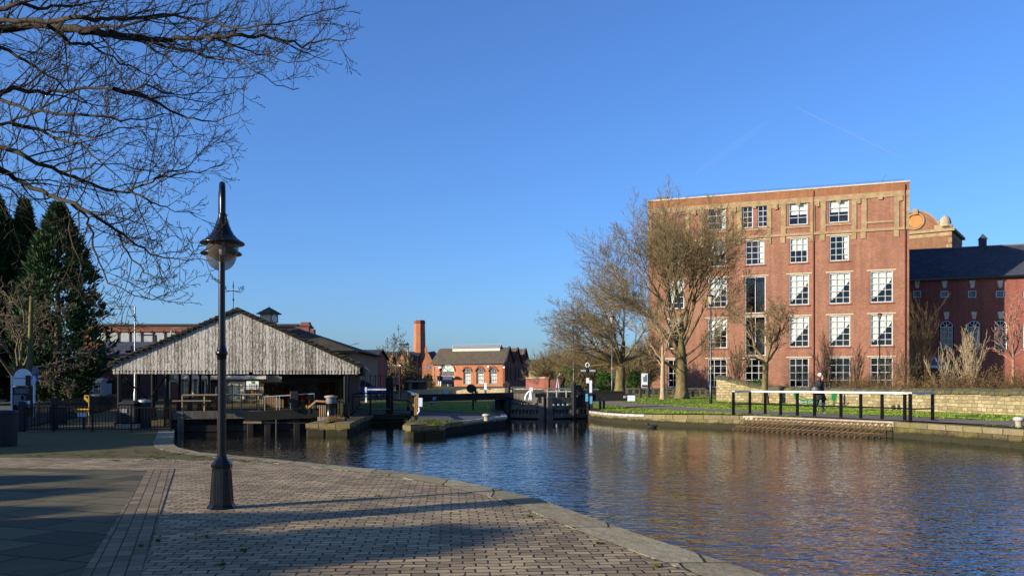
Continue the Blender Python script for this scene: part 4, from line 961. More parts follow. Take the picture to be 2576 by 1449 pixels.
b.build('gear_wheel', M['black'], pb)
b = MB(); b.tube([Q(-.6, .1, 1.36), Q(L, .1, 1.38)], .03, 8); b.build('handrail', M['whitestone'], rg_)
b = MB(); b.box(Q(.35, .15, .72), (1.0, .3, .5), rz, bevel=.02); b.build('gate_shoulder', M['darkwood'], rg_)
for k in range(4):
    b = MB(); u = .9 + k * .27; b.tube([Q(L - u + .55, .16, .56), Q(L - u + .55, .2, .56)], .05, 10, smooth=False); b.build('white_bolt', M['signwhite'], rg_)
t = thing('white_marker_board', (XP(1486, 46.2), 46.2, .25), 'upright white marker board beside the right lock gate', 'marker board')
b = MB(); b.box((XP(1486, 46.2), 46.2, ZP(972, 46.2)), (.13, .05, .66)); b.build('board', M['signwhite'], t)
b = MB(); b.box((XP(1487, 46.25), 46.27, .75), (.1, .08, 1.1)); b.build('post', M['black_rough'], t)
for px, ya in ((1476, 1000), (1487, 1006)):
    Y = 45.6; t = thing('blue_notice', (XP(px, Y), Y, .2), 'blue notice nearer the gate handrail end' if px < 1480 else 'blue notice further right on a black post by the balance beam', 'notice')
    b = MB(); b.box((XP(px, Y), Y, ZP(ya, Y)), (.13, .03, .4)); b.build('panel', M['signblue'], t)
    b = MB(); b.box((XP(px + 2, Y), Y + .06, .45), (.09, .08, .8)); b.build('post', M['black_rough'], t)
for px in (1510, 1519):
    b = MB(); Y = 46.0; b.box((XP(px, Y), Y, .55), (.12, .12, .75)); tag(b.build('gate_stop_post', M['black_rough']), 'dark stop post under the balance beam, ' + ('left one' if px < 1515 else 'right one'), 'post')
fl, Q, L, bb, rz = leaf('lock_gate', (-.55, 64.4), (1.75, 63.6), 'far lock gate leaf with a pale new oak balance beam in sunlight', (-7.75, 66.3), 1.05, 1.18, 1.0, far=True, m='darkwood', m2='greywood')
b = MB(); b.box((XP(1122, 65), 65.05, ZP(988, 65)), (.27, .03, .42)); b.build('blue_notice', M['signblue'], bb)
fr_, Q, L, bb, rz = leaf('lock_gate', (4.1, 65.0), (1.8, 64.0), 'far right lock gate leaf beyond the quadrant', (8.5, 65.5), .95, 1.0, 1.0, m='darkwood')
b = MB(); b.tube([Q(-1., .1, 1.36), Q(L + 2.5, .1, 1.32)], .03, 6); b.build('handrail', M['whitestone'], fr_)
# small white rail between the gates, brick pier, white easel frame
y = 61.; t = thing('white_rail_fence', (XP(1410, y), y, gz(5, y)), 'low white post and rail fence beyond the lock', 'rail fence')
for px in (1377, 1400, 1424, 1447):
    b = MB(); b.box((XP(px, y), y, gz(5, y) + .3), (.08, .08, .62)); b.build('post', M['whitestone'], t)
b = MB(); b.beam((XP(1375, y), y, gz(5, y) + .5), (XP(1450, y), y, gz(5, y) + .5), .05, .08); b.build('rail', M['whitestone'], t)
b = MB(); y = 84.; b.box((XP(1374, y), y, 1.5), (.42, .42, 1.3)); b.box((XP(1374, y), y, 2.18), (.5, .5, .1)); tag(b.build('brick_pier', M['brick_red']), 'short orange brick gate pier left of the dark walkers', 'brick pier')
b = MB(); b.box((XP(1395, y), y, 1.45), (1.1, .25, 1.3)); tag(b.build('dark_brick_wall', M['brick_shade']), 'short dark brick wall joined to the orange brick pier', 'brick wall')
y = 83.2; t = thing('white_easel', (XP(1402, y), y, 1.), 'white A shaped frame leaning before the dark brick wall', 'frame')
b = MB(); b.tube([(XP(1399, y), y, 1.0), (XP(1402, y), y, 2.3), (XP(1407, y), y, 1.0)], .05, 6); b.build('legs', M['signwhite'], t)
b = MB(); b.box((XP(1402, y), y, 1.1), (.5, .05, .35)); b.build('board', M['steel'], t)
# ================================================================ POLES AND LAMPS
def post_lamp(px, Y, ztop, label, r=.055, grp='slim post top lamps along the towpath'):
    x = XP(px, Y); zg = gz(x, Y); t = thing('post_lamp', (x, Y, zg), label, 'lamp post', grp)
    b = MB(); b.lathe((x, Y, zg), [(r * 1.6, 0), (r * 1.6, 1.1), (r, 1.2), (r * .75, ztop - zg - .55)], 10); b.build('pole', M['black'], t)
    b = MB(); b.lathe((x, Y, zg + 2.05), [(r * 1.15, 0), (r * 1.15, .12)], 10); b.build('yellow_band', M['yellow'], t)
    b = MB(); b.lathe((x, Y, ztop), [(.05, -.55), (.08, -.45), (.14, -.28), (.18, -.1)], 12); b.build('lantern', M['concrete'], t)
    b = MB(); b.lathe((x, Y, ztop), [(.23, -.1), (.23, -.07), (.1, 0.0)], 12); b.build('cap', M['black'], t); return t
post_lamp(1788, 51., ZP(742, 51), 'slim black lamp post with pale lantern at the end of the stone wall')
post_lamp(1443, 72., 7.0, 'slim black lamp post left of the finger post, top lost in branches')
post_lamp(1540, 66., 6.8, 'slim black lamp post just left of the spreading tree trunk')
post_lamp(2213, 70., ZP(788, 70), 'lamp post behind the shrubs in front of the mill windows')
def column_light(px, Y, ytop, arm, label, base=None, r=.07, m='steel', hook=0.):
    x = XP(px, Y); zg = gz(x, Y); zt = ZP(ytop, Y); t = thing('street_light', (x, Y, zg), label, 'street light', 'tall column street lights')
    b = MB(); b.lathe((x, Y, zg), [(r * 1.6, 0), (r * 1.6, .9), (r, 1.0), (r * .8, zt - zg)], 10); b.build('column', M[m], t)
    b = MB(); e = (x + arm, Y, zt + hook); b.tube([(x, Y, zt - .05 - hook), (x + arm * .15, Y, zt + hook * .6), (x + arm * .7, Y, zt + hook)], r * .75, 6); b.build('arm', M['lead'], t)
    b = MB(); b.add([(x + arm * .68, Y - .1, zt + hook - .05), (x + arm * 1.05, Y - .03, zt + hook), (x + arm * 1.05, Y + .03, zt + hook), (x + arm * .68, Y + .1, zt + hook - .03), (x + arm * .68, Y - .1, zt + hook + .06), (x + arm * 1.05, Y - .03, zt + hook + .03), (x + arm * 1.05, Y + .03, zt + hook + .03), (x + arm * .68, Y + .1, zt + hook + .06)],
          [(0, 3, 2, 1), (4, 5, 6, 7), (0, 1, 5, 4), (1, 2, 6, 5), (2, 3, 7, 6), (3, 0, 4, 7)]); b.build('lantern', M['lead'], t); return t
column_light(339.5, 56., 771, -1.3, 'tall grey street light with its arm pointing left, rising behind the canopy', r=.055)
column_light(393, 66., 843, -1.3, 'dark street light with a short left arm above the mossy roof', r=.07, m='black_rough')
column_light(430, 90., 832, 1.2, 'small hooked street light against the far mill parapet', r=.06, hook=.3)
column_light(878, 88., 872, 1.0, 'small hooked street light above the dark brick house', r=.05, hook=.3)
column_light(1174, 160., 876, -1.8, 'small street light beyond the arched engine house roof', r=.06)
# floodlight column and twin lamps in front of the chimney
Y = 118.; x = XP(1026.5, Y); zt = ZP(872, Y); t = thing('floodlight_mast', (x, Y, 1.2), 'pale floodlight mast left of the brick chimney', 'floodlight mast')
b = MB(); b.tube([(x, Y, 1.0), (x, Y, zt)], [.16, .1], 8); b.build('mast', M['sandstone'], t)
for dx in (-.75, .0, .0):
    b = MB(); b.box((x + dx - .2, Y, zt + .3), (.6, .4, .22), .4); b.build('floodlight', M['lead'], t)
b = MB(); b.beam((x - 1., Y, zt), (x + .3, Y, zt), .12, .12); b.build('cross_arm', M['lead'], t)
for px in (995, 1093):
    Y = 105.; x = XP(px, Y); zt = ZP(918 if px < 1000 else 924, Y); t = thing('twin_lamp', (x, Y, 1.2), 'twin headed white lamp ' + ('in front of the bare trees left of the chimney' if px < 1000 else 'at the corner of the arched engine house'), 'street lamp', 'twin lamps by the far street')
    b = MB(); b.tube([(x, Y, 1.0), (x, Y, zt)], .07, 8); b.build('pole', M['sandstone'], t)
    for s in (-1, 1):
        b = MB(); b.beam((x, Y, zt - .05), (x + s * .8, Y, zt), .05, .06); b.lathe((x + s * .75, Y, zt - .1), [(.35, 0), (.3, .12), (.1, .2)], 10); b.build('lamp_head', M['signwhite'], t)
b = MB(); Y = 62.; b.tube([(XP(1006, Y), Y, .3), (XP(1006, Y), Y, ZP(924, Y))], .07, 8); tag(b.build('black_pole', M['black']), 'plain tall black pole rising above the left balance beam', 'pole')
# finger post
Y = 58.; x = XP(1478, Y); zg = gz(x, Y); t = thing('finger_post', (x, Y, zg), 'black and white finger post with two arms and a ring on top', 'finger post')
b = MB(); b.tube([(x, Y, zg), (x, Y, ZP(923, Y))], .06, 10); b.build('pole', M['black'], t)
b = MB(); b.tube([(x + .12 * cos(a * pi / 8), Y, ZP(918, Y) + .15 * sin(a * pi / 8)) for a in range(17)], .03, 6); b.build('ring_finial', M['signwhite'], t)
for s, pe in ((-1, 1456), (1, 1503)):
    z = ZP(932.5, Y); b = MB(); xe = XP(pe, Y); b.prism([(x, Y - .02, z - .1), (xe - s * .1, Y - .02, z - .1), (xe, Y - .02, z), (xe - s * .1, Y - .02, z + .1), (x, Y - .02, z + .1)], (0, .03, 0)); a_ = b.build('direction_arm', M['black'], t)
    for k in range(2):
        b = MB(); b.box(((x + xe) / 2, Y - .03, z - .035 + .07 * k), (abs(xe - x) * .6, .012, .03)); b.build('lettering', M['signwhite'], a_)
b = MB(); b.box((x, Y - .08, ZP(957, Y)), (.2, .03, .34)); b.build('notice', M['signwhite'], t)
# information pillar and low rail in front of the mill
Y = 62.; x = XP(1623.5, Y); zg = gz(x, Y); t = thing('interpretation_sign', (x, Y, zg), 'upright information board on two dark posts in front of the mill, beside the slim trunk', 'information panel')
for px in (1612.5, 1633):
    b = MB(); b.box((XP(px, Y), Y, (zg + ZP(938, Y)) / 2), (.12, .1, ZP(938, Y) - zg)); b.build('post', M['black_rough'], t)
b = MB(); z0, z1 = ZP(975, Y), ZP(939, Y); b.box((XP(1621, Y), Y - .07, (z0 + z1) / 2), (.44, .04, z1 - z0)); p = b.build('panel', M['signwhite'], t)
b = MB(); b.box((XP(1621, Y), Y - .1, z0 + .12), (.36, .02, .16)); b.build('red_strip', M['scarf'], p)
b = MB(); b.box((XP(1624, Y), Y - .1, z1 - .35), (.1, .02, .5)); b.box((XP(1619, Y), Y - .1, z1 - .42), (.08, .02, .36)); b.build('picture', M['lead'], p)
Y = 64.; t = thing('low_timber_rail', (XP(1680, Y), Y, gz(10, Y)), 'low grey timber rail on square posts between the lawn and the mill', 'timber rail')
for k in range(13):
    px = 1577 + k * 16.6; x = XP(px, Y); zg = gz(x, Y); b = MB(); b.box((x, Y, zg + .29), (.16, .2, .6)); b.build('post', M['greywood'], t)
for k in range(12):
    b = MB(); b.beam((XP(1576 + k * 16.6, Y), Y, gz(10, Y) + .62), (XP(1576 + (k + 1) * 16.6 - .4, Y), Y, gz(10, Y) + .62), .22, .12); b.build('rail', M['greywood'], t)
# ================================================================ STONE WALL, RAILING, GRILLE ON THE RIGHT
WL = [(13.05, 55.6, 1.72), (13.6, 54.6, 1.55), (14.6, 53.6, 1.25), (15.7, 52.6, 1.05), (16.9, 50.6, 1.02), (18.0, 46.5, 1.06), (19.0, 42.5, 1.1), (19.9, 38.5, 1.12), (20.6, 35.2, 1.12), (21.8, 29, 1.15), (23.2, 20, 1.15), (24.5, 8, 1.15), (26, -8, 1.15)]
t = thing('stone_wall', (13.05, 55.6, gz(13.05, 55.6)), 'buff coursed stone wall with mossy rounded coping, rising at its left end, behind the towpath', 'stone wall')
a = MB(); c = MB(); TH = .34
pl = [(p[0], p[1]) for p in WL]; of = offset(pl, -TH)   # thickness goes away from the canal
if of[3][0] < pl[3][0]: of = offset(pl, TH)
rs = random.Random(8)
for i in range(len(WL) - 1):
    n = max(1, int((Vector(pl[i]) - Vector(pl[i + 1])).length / .55))
    for k in range(n):
        f0, f1 = k / n, (k + 1) / n
        def at(L_, f): return Vector((lerp(L_[i][0], L_[i + 1][0], f), lerp(L_[i][1], L_[i + 1][1], f)))
        p0, p1, q0, q1 = at(pl, f0), at(pl, f1), at(of, f0), at(of, f1); h0, h1 = lerp(WL[i][2], WL[i + 1][2], f0), lerp(WL[i][2], WL[i + 1][2], f1)
        g0, g1 = gz(*p0), gz(*p1); hc = .27
        A = [(*p0, g0 - .3), (*p1, g1 - .3), (*p1, g1 + h0 * (1 - f0 / max(f0, 1e-9) * 0) * 0 + h1 - hc), (*p0, g0 + h0 - hc), (*q0, g0 - .3), (*q1, g1 - .3), (*q1, g1 + h1 - hc), (*q0, g0 + h0 - hc)]
        a.add(A, [(0, 1, 2, 3), (5, 4, 7, 6)] + ([(4, 0, 3, 7)] if i == 0 and k == 0 else []))
        j = rs.uniform(-.02, .025); gap = .012
        d = (p1 - p0).normalized(); s = (q0 - p0).normalized()
        for (e, P_, Q_, hh, gg) in ((0, p0 + d * gap, q0 + d * gap, h0, g0), (1, p1 - d * gap, q1 - d * gap, h1, g1)):
            pass
        def ring(P_, Q_, zz): 
            o = s * .11; return [(*(P_ - o), zz - hc), (*(P_ - o * .8), zz - hc * .45), (*(P_ + s * .06), zz - .03), (*((P_ + Q_) / 2), zz), (*(Q_ - s * .06), zz - .03), (*(Q_ + o * .8), zz - hc * .45), (*(Q_ + o), zz - hc)]
        r0, r1 = ring(p0 + d * gap, q0 + d * gap, g0 + h0 + j), ring(p1 - d * gap, q1 - d * gap, g1 + h1 + j)
        c.add(r0 + r1, [(m_, m_ + 1, m_ + 8, m_ + 7) for m_ in range(6)] + [tuple(range(6, -1, -1)), tuple(range(7, 14)), (6, 0, 7, 13)])
a.build('wall', M['wallstone'], t); c.build('coping', M['coping'], t)
# white topped railing
RP = []
for (px, yb_) in ((1845, 1041), (1886.5, 1036), (1925, 1039.5), (1964, 1041.3), (2006, 1044), (2049, 1045), (2115.5, 1050.5), (2165.5, 1052), (2219, 1054), (2276, 1058)):
    RP.append(px)
t = thing('canal_railing', (9.6, 35.9, .35), 'black railing with a white top rail on the concrete ledge above the trash grille', 'railing')
A0, A1 = Vector((10.15, 37.3, .37)), Vector((13.62, 30.35, .37)); RH = .97
def rp(px):                                # point of the rail line seen at px
    k = (px - CX) / F; d = A1 - A0; tt = (k * A0.y - A0.x) / (d.x - k * d.y); return A0 + d * tt
ends = [Vector((9.3, 36.6, .37)), Vector((12.95, 29.65 - .35, .37)), Vector((14.35, 30.0, .37))]
posts = [rp(p) for p in RP[1:]]
q0 = Vector((XP(1845, 36.2), 36.2, .37)); q1 = Vector((XP(2290, 29.3), 29.3, .37)); q2 = Vector((XP(2346, 30.2), 30.2, .37))
for p in posts + [q0, q1, q2]:
    b = MB(); b.box((p.x, p.y, p.z + RH / 2 - .05), (.085, .085, RH + .08), -1.1); b.build('post', M['black'], t)
segs = [(q0, posts[0])] + [(posts[i], posts[i + 1]) for i in range(len(posts) - 1)] + [(posts[-1], q1), (q1, q2)]
for p, q in segs:
    b = MB(); z = Vector((0, 0, RH)); b.beam(p + z, q + z, .1, .075); b.build('top_rail', M['railwhite'], t)
    b = MB(); z = Vector((0, 0, RH * .45)); b.beam(p + z, q + z, .05, .05); b.build('mid_rail', M['black'], t)
# sloping trash grille
t = thing('trash_grille', (9.5, 35.5, .3), 'sloping rusty criss cross trash grille below the white railing', 'grille')
P0, P1 = Vector((9.55, 35.55)), Vector((13.05, 29.85)); d = (P1 - P0).normalized(); nn = Vector((d.y, -d.x)) if d.y * -1 > 0 and False else Vector((-abs(d.y), -abs(d.x) * 1.0)).normalized()
LG = (P1 - P0).length; b1 = MB()
def gp(u, v): p = P0 + d * u + nn * (.05 + .75 * v); return (p.x, p.y, .3 - .52 * v)
n = 27
for k in range(n + 1):
    u = k * LG / n; b1.tube([gp(u, 0), gp(u - .0, 1)], .017, 4, caps=False)
    if u + .6 < LG: b1.tube([gp(u + .6, .0), gp(u, 1)], .015, 4, caps=False)
b1.build('bars', M['rust'], t)
for v in (0, .33, .66, 1):
    b = MB(); b.tube([gp(0, v), gp(LG, v)], .022 if v in (0, 1) else .013, 5); b.build('cross_rail', M['rust'], t)
b = MB(); c0 = P0 + d * (LG * .5) + nn * .012; b.box((c0.x, c0.y, -.02), (1.5, .04, .22), atan2(d.y, d.x)); tag(b.build('culvert_opening', M['dark_int']), 'dark slot opening in the bank wall behind the trash grille', 'culvert')
# debris along the grille
b = MB()
for k in range(70):
    u = rg.uniform(-.4, 1.6); p = P0 + d * u + nn * rg.uniform(.8, 1.1); a_ = rg.uniform(0, 6.3); s = rg.uniform(.02, .06); z = WZ + .01 + rg.uniform(0, .015)
    b.add([(p.x + cos(a_) * s, p.y + sin(a_) * s, z), (p.x - sin(a_) * s, p.y + cos(a_) * s, z + .01), (p.x - cos(a_) * s, p.y - sin(a_) * s, z), (p.x + sin(a_) * s, p.y - cos(a_) * s, z + .008)], [(0, 1, 2, 3)])
tag(b.build('floating_leaves', M['dryleaf'], None, False, False), kind='stuff')
# green boat shaped metal sculpture and horse tackle bar against the wall
Y = 46.5; xs0, xs1 = XP(2001, Y), XP(2095, Y) ; xs1 = XP(2102, Y)
def V(px, py): return W(px, py, Y)
t = thing('boat_sculpture', (XP(2050, Y), Y, gz(16, Y)), 'green metal outline of a narrow boat with white lettering in front of the stone wall', 'sculpture')
b = MB()
for line in ([(2000, 985), (2001, 999), (2006, 1010), (2018, 1019), (2045, 1025), (2075, 1023), (2095, 1016), (2103, 1004), (2105, 990)], [(2012, 996), (2028, 1003), (2050, 1004.5), (2072, 1004), (2092, 1001)], [(2010, 1004), (2024, 1008), (2050, 1009), (2074, 1008), (2096, 1003)], [(2016, 1013), (2046, 1017), (2085, 1015)]):
    b.tube([V(*p) for p in line], .022, 6)
for px in range(2020, 2092, 9): b.tube([V(px, 1008.5), V(px + 5, 1017)], .014, 5)
b.build('hull_frame', M['green'], t)
for px in (2004, 2098):
    b = MB(); c_ = V(px, 992 if px < 2050 else 995); b.prism([(c_[0] + .14 * cos(a * pi / 10), Y - .02, c_[2] + .3 * sin(a * pi / 10)) for a in range(20)], (0, .05, 0)); b.build('oval_fender', M['green'], t)
b = MB(); p0, p1 = V(2012, 1009), V(2072, 1013); b.prism([(p0[0], Y - .06, p0[2] + .1), (p0[0], Y - .06, p0[2] - .06), (p1[0], Y - .06, p1[2] - .06), (p1[0], Y - .06, p1[2] + .12)], (0, .02, 0)); nb_ = b.build('name_strip', M['green'], t)
text('lettering', 'Hawk Canoe Trail', (V(2042, 1010.5)[0], Y - .075, V(2042, 1010.5)[2]), .19, M['signwhite'], nb_)
t = thing('metal_tackle', (XP(2120, Y), Y, gz(16, Y)), 'brown metal bar with an oval ring end beside the green boat sculpture', 'sculpture')
b = MB(); b.tube([V(2096, 1013), V(2160, 1013)], .025, 6); b.tube([V(2110, 1024), V(2140, 1021), V(2162, 1014)], .025, 6); b.tube([(XP(2169, Y) + .17 * cos(a * pi / 10), Y, ZP(1009, Y) + .36 * sin(a * pi / 10)) for a in range(21)], .03, 6); b.build('bar', M['brownmetal'], t)
b = MB(); b.prism([(XP(2167, Y) + .1 * cos(a * pi / 10), Y - .02, ZP(1013, Y) + .2 * sin(a * pi / 10)) for a in range(20)], (0, .04, 0)); b.build('oval_plate', M['brownmetal'], t)
for px in (2126, 2158):
    b = MB(); b.tube([V(px, 1013), V(px, 1026)], .02, 5); b.build('leg', M['brownmetal'], t)
Y = 41.; x = XP(2256, Y + 2); b = MB(); y = 43.; b.tube([(x - .2, y, gz(x, y) + .14), (x + .2, y + .05, gz(x, y) + .14)], .13, 12, smooth=False); b.beam((x, y, gz(x, y) + .16), (x + 1.6, y + .3, gz(x, y) + .2), .08, .08); tag(b.build('iron_roller', M['brownmetal']), 'small dark iron roller with a bar lying on the grass by the wall', 'iron roller')
# ================================================================ BUILDINGS
class Facade:                              # vertical wall plane with an outward normal, own u (along) and z
    def __init__(s, p, q): s.p = Vector((p[0], p[1], 0)); s.q = Vector((q[0], q[1], 0)); s.d = (s.q - s.p).normalized(); s.L = (s.q - s.p).length; s.n = Vector((s.d.y, -s.d.x, 0)); s.rz = atan2(s.d.y, s.d.x)
    def P(s, u, o, z): v = s.p + s.d * u + s.n * o; return (v.x, v.y, z)      # o > 0 towards the outside
    def at(s, px, py):                     # wall coordinates seen at a pixel
        k = (px - CX) / F; t = (k * s.p.y - s.p.x) / (s.d.x - k * s.d.y); y = s.p.y + s.d.y * t; return t, EYE - (py - HZ) / F * y
    def box(s, b, u0, u1, z0, z1, o0, o1, mi=0): 
        c = s.P((u0 + u1) / 2, (o0 + o1) / 2, (z0 + z1) / 2); b.box(c, (abs(u1 - u0), abs(o1 - o0), abs(z1 - z0)), s.rz, mi)
    def wall(s, b, u0, u1, z0, z1, holes, depth=.22, mi=0):
        us = sorted(set([u0, u1] + [h[0] for h in holes] + [h[1] for h in holes])); zs = sorted(set([z0, z1] + [h[2] for h in holes] + [h[3] for h in holes]))
        us = [u for u in us if u0 <= u <= u1]; zs = [z for z in zs if z0 <= z <= z1]
        for i in range(len(us) - 1):
            for j in range(len(zs) - 1):
                cu, cz = (us[i] + us[i + 1]) / 2, (zs[j] + zs[j + 1]) / 2
                if any(h[0] < cu < h[1] and h[2] < cz < h[3] for h in holes): continue
                b.quad(s.P(us[i], 0, zs[j]), s.P(us[i + 1], 0, zs[j]), s.P(us[i + 1], 0, zs[j + 1]), s.P(us[i], 0, zs[j + 1]), mi)
        for a, c, e, f in holes:
            b.quad(s.P(a, 0, e), s.P(a, 0, f), s.P(a, -depth, f), s.P(a, -depth, e), mi); b.quad(s.P(c, 0, f), s.P(c, 0, e), s.P(c, -depth, e), s.P(c, -depth, f), mi)
            b.quad(s.P(a, 0, f), s.P(c, 0, f), s.P(c, -depth, f), s.P(a, -depth, f), mi); b.quad(s.P(c, 0, e), s.P(a, 0, e), s.P(a, -depth, e), s.P(c, -depth, e), mi)
def window(fc, root, u0, u1, z0, z1, cols, rows, dep=.16, fw=.09, bar=.05, cur=None, frame='framewhite', rowz=None, rng=None):
    b = MB(); 
    for a, c in ((u0, u0 + fw), (u1 - fw, u1)): fc.box(b, a, c, z0, z1, -dep, -dep + .1)
    for a, c in ((z0, z0 + fw), (z1 - fw, z1)): fc.box(b, u0 + fw, u1 - fw, a, c, -dep, -dep + .1)
    for k in range(1, cols): u = lerp(u0, u1, k / cols); fc.box(b, u - bar / 2, u + bar / 2, z0 + fw, z1 - fw, -dep + .01, -dep + .07)
    for k in range(1, rows): z = lerp(z0, z1, k / rows); fc.box(b, u0 + fw, u1 - fw, z - bar / 2, z + bar / 2, -dep + .008, -dep + .072)
    w = b.build('window', M[frame], root, recalc=False)
    b = MB(); b.quad(fc.P(u0, -dep + .02, z0), fc.P(u1, -dep + .02, z0), fc.P(u1, -dep + .02, z1), fc.P(u0, -dep + .02, z1)); b.build('pane', M['glass'], w, recalc=False)
    if cur:
        b = MB(); n = 14; W_ = u1 - u0; H_ = z1 - z0; vs = []
        for k in range(n + 1):
            f = k / n; u = u0 + W_ * f
            if cur == 'left': low = .12 + .75 * max(0, (f - .12)) ** 1.1 if f < .95 else .98
            elif cur == 'blind': low = .48
            elif cur == 'side': low = .08 if f > .78 else .99
            else: low = .05
            o = -dep - .06 - .03 * (k % 2); vs += [fc.P(u, o, z0 + H_ * low), fc.P(u, o, z1)]
        for k in range(n): b.quad(vs[2 * k], vs[2 * k + 2], vs[2 * k + 3], vs[2 * k + 1])
        b.build('curtain', M['curtain'], w, recalc=False)
    return w
# ---- big mill
ML = Facade((XP(1631, 88.7), 88.7), (XP(2287, 80.0), 80.0)); MT = ZP(455, 80.0); ZG = .6
mill = thing('brick_mill', ML.P(ML.L / 2, 0, ZG), 'tall five storey red brick mill with white gridded windows and stone frieze', 'mill')
def zz2(x0, y0, x1, y1):                   # window box measured on the 1.705x crop starting at (2250, 600)
    a = ML.at((2250 + x0 / 1.705) / 1.404, (600 + y1 / 1.705) / 1.404); c = ML.at((2250 + x1 / 1.705) / 1.404, (600 + y0 / 1.705) / 1.404); return [a[0], c[0], a[1], c[1]]
def zz3(x0, y0, x1, y1):
    a = ML.at((2800 + x0 / 1.8115) / 1.404, (600 + y1 / 1.8115) / 1.404); c = ML.at((2800 + x1 / 1.8115) / 1.404, (600 + y0 / 1.8115) / 1.404); return [a[0], c[0], a[1], c[1]]
cols = {'A': (1680, 1721), 'B': (1780.5, 1829), 'C': (1874, 1926), 'D': (1985, 2035), 'E': (2085.5, 2139), 'F': (2189, 2246)}
ub = {k: (ML.at(a, 900)[0], ML.at(c, 900)[0]) for k, (a, c) in cols.items()}
rowsz = {'g': (zz3(250, 1200, 380, 1340)[2] - .75, zz3(250, 1200, 380, 1340)[3]), 4: zz3(242, 928, 378, 1130)[2:], 3: zz3(232, 655, 370, 858)[2:], 2: zz3(235, 418, 350, 585)[2:], 1: zz3(235, 190, 340, 340)[2:]}
wins = []
for c in 'ABCDEF':
    u0, u1 = ub[c]
    wins.append((u0, u1, *rowsz['g'], 3, 4, None if c != 'A' else None))
    if c != 'C':
        wins.append((u0, u1, *rowsz[4], 3, 5, 'left' if c in 'BDEF' else None)); wins.append((u0, u1, *rowsz[3], 3, 5, 'left'))
    if c in 'ABCDE':
        uu0, uu1 = u0 + .05, u1 - .12
        wins.append((uu0, uu1, *rowsz[2], 3, 4, {'B': 'blind', 'D': 'blind', 'E': 'side', 'C': 'side', 'A': None}[c]))
        if c == 'C':
            um = (u0 + u1) / 2; wins.append((u0 - .25, um - .22, *rowsz[1], 2, 4, None)); wins.append((um + .22, u1 + .25, *rowsz[1], 2, 4, None))
        elif c != 'A': wins.append((uu0 - .1, uu1, *rowsz[1], 2, 3, 'blind' if c in 'DE' else 'side'))
st = zz2(650, 640, 775, 866); st2 = zz2(655, 880, 780, 1120)
wins.append((ub['C'][0], ub['C'][1], st[2], st[3], 2, 1, None)); wins.append((ub['C'][0], ub['C'][1], st2[2], st2[3], 2, 1, None))
ZF0 = ML.at(2200, 579)[1]; ZF1 = ML.at(2282, 479)[1]       # stone frieze between these heights
holes = [w[:4] for w in wins]
b = MB(); ML.wall(b, 0, ML.L, ZG - 1, ZF0, [h for h in holes if h[3] < ZF0]); ML.wall(b, 0, ML.L, ZF0, ZF1, [h for h in holes if h[3] > ZF0]); 
DB = 11.
b.quad(ML.P(ML.L, 0, ZG - 1), ML.P(ML.L, -DB, ZG - 1), ML.P(ML.L, -DB, ZF1), ML.P(ML.L, 0, ZF1)); b.quad(ML.P(0, -DB, ZG - 1), ML.P(0, 0, ZG - 1), ML.P(0, 0, ZF1), ML.P(0, -DB, ZF1)); b.quad(ML.P(ML.L, -DB, ZG - 1), ML.P(0, -DB, ZG - 1), ML.P(0, -DB, ZF1), ML.P(ML.L, -DB, ZF1))
b.build('wall', M['brick_mill'], mill, recalc=False)
b = MB(); ML.box(b, -.03, ML.L + .03, ZF1, MT - .12, .03, -DB); b.build('parapet', M['brick_top'], mill)
b = MB(); ML.box(b, -.08, ML.L + .08, MT - .12, MT, .1, -DB); b.build('parapet_coping', M['cream'], mill)
b = MB(); b.quad(ML.P(0, -1.1, ZG - 1), ML.P(ML.L, -1.1, ZG - 1), ML.P(ML.L, -1.1, ZF1), ML.P(0, -1.1, ZF1)); 
for z in (rowsz[4][0] - .5, rowsz[3][0] - .5, rowsz[2][0] - .5, rowsz[1][0] - .4): b.quad(ML.P(0, -.25, z), ML.P(ML.L, -.25, z), ML.P(ML.L, -1.1, z), ML.P(0, -1.1, z))
b.build('interior', M['dark_int'], mill, recalc=False)
WO = [window(ML, mill, *w[:4], w[4], w[5], cur=w[6]) for w in wins]
LS = []
for w, wo in zip(wins, WO):
    b = MB(); s_ = MB()
    if w[3] < ZF0 + .5:
        ML.box(b, w[0] - .28, w[1] + .28, w[3] + .02, w[3] + .14, .05, -.02)
        b.build('lintel', M['cream'], wo)
    ML.box(s_, w[0] - .12, w[1] + .12, w[2] - .14, w[2] - .02, .08, -.03); s_.build('sill', M['brick_shade'], wo)
# stone frieze: bands, pilaster strips and frames around recessed brick panels
fz = MB(); zt = ZF1; zb = ZF0
ML.box(fz, -.05, ML.L + .05, zb - .12, zb + .12, .12, -.02); ML.box(fz, -.02, ML.L + .02, zt - .5, zt - .002, .1, -.02)
def strip(u0, u1, z0=None, z1=None, o=.075): ML.box(fz, u0, u1, (z0 if z0 is not None else zb + .12), (z1 if z1 is not None else zt - .5), o, -.02)
uF = (ub['F'][0], ub['F'][1])
bays = [ub[c] for c in 'ABCDE'] + [uF]
for i, (u0, u1) in enumerate(bays):
    strip(u0 - .75, u0 - .3); strip(u1 + .12, u1 + .55)
    strip(u0 - .3, u1 + .12, rowsz[1][0] - .3, rowsz[1][0] - .1, .09)
    if i < 6:
        nx = bays[i + 1][0] - .75 if i < 5 else ML.L - .55
        um = (u1 + .55 + nx) / 2
        ML.box(fz, um - .14, um + .14, zt - .95, zt - .42, .16, .08)
        strip(u1 + .55, nx, zt - .8, zt - .5, .06)
    for uu in (u0 - .6, u1 + .3): ML.box(fz, uu - .22, uu + .22, zb - .75, zb - .12, .07, -.02)
    ML.box(fz, (u0 + u1) / 2 - .3, (u0 + u1) / 2 + .1, zt - .7, zt - .42, .14, .08)
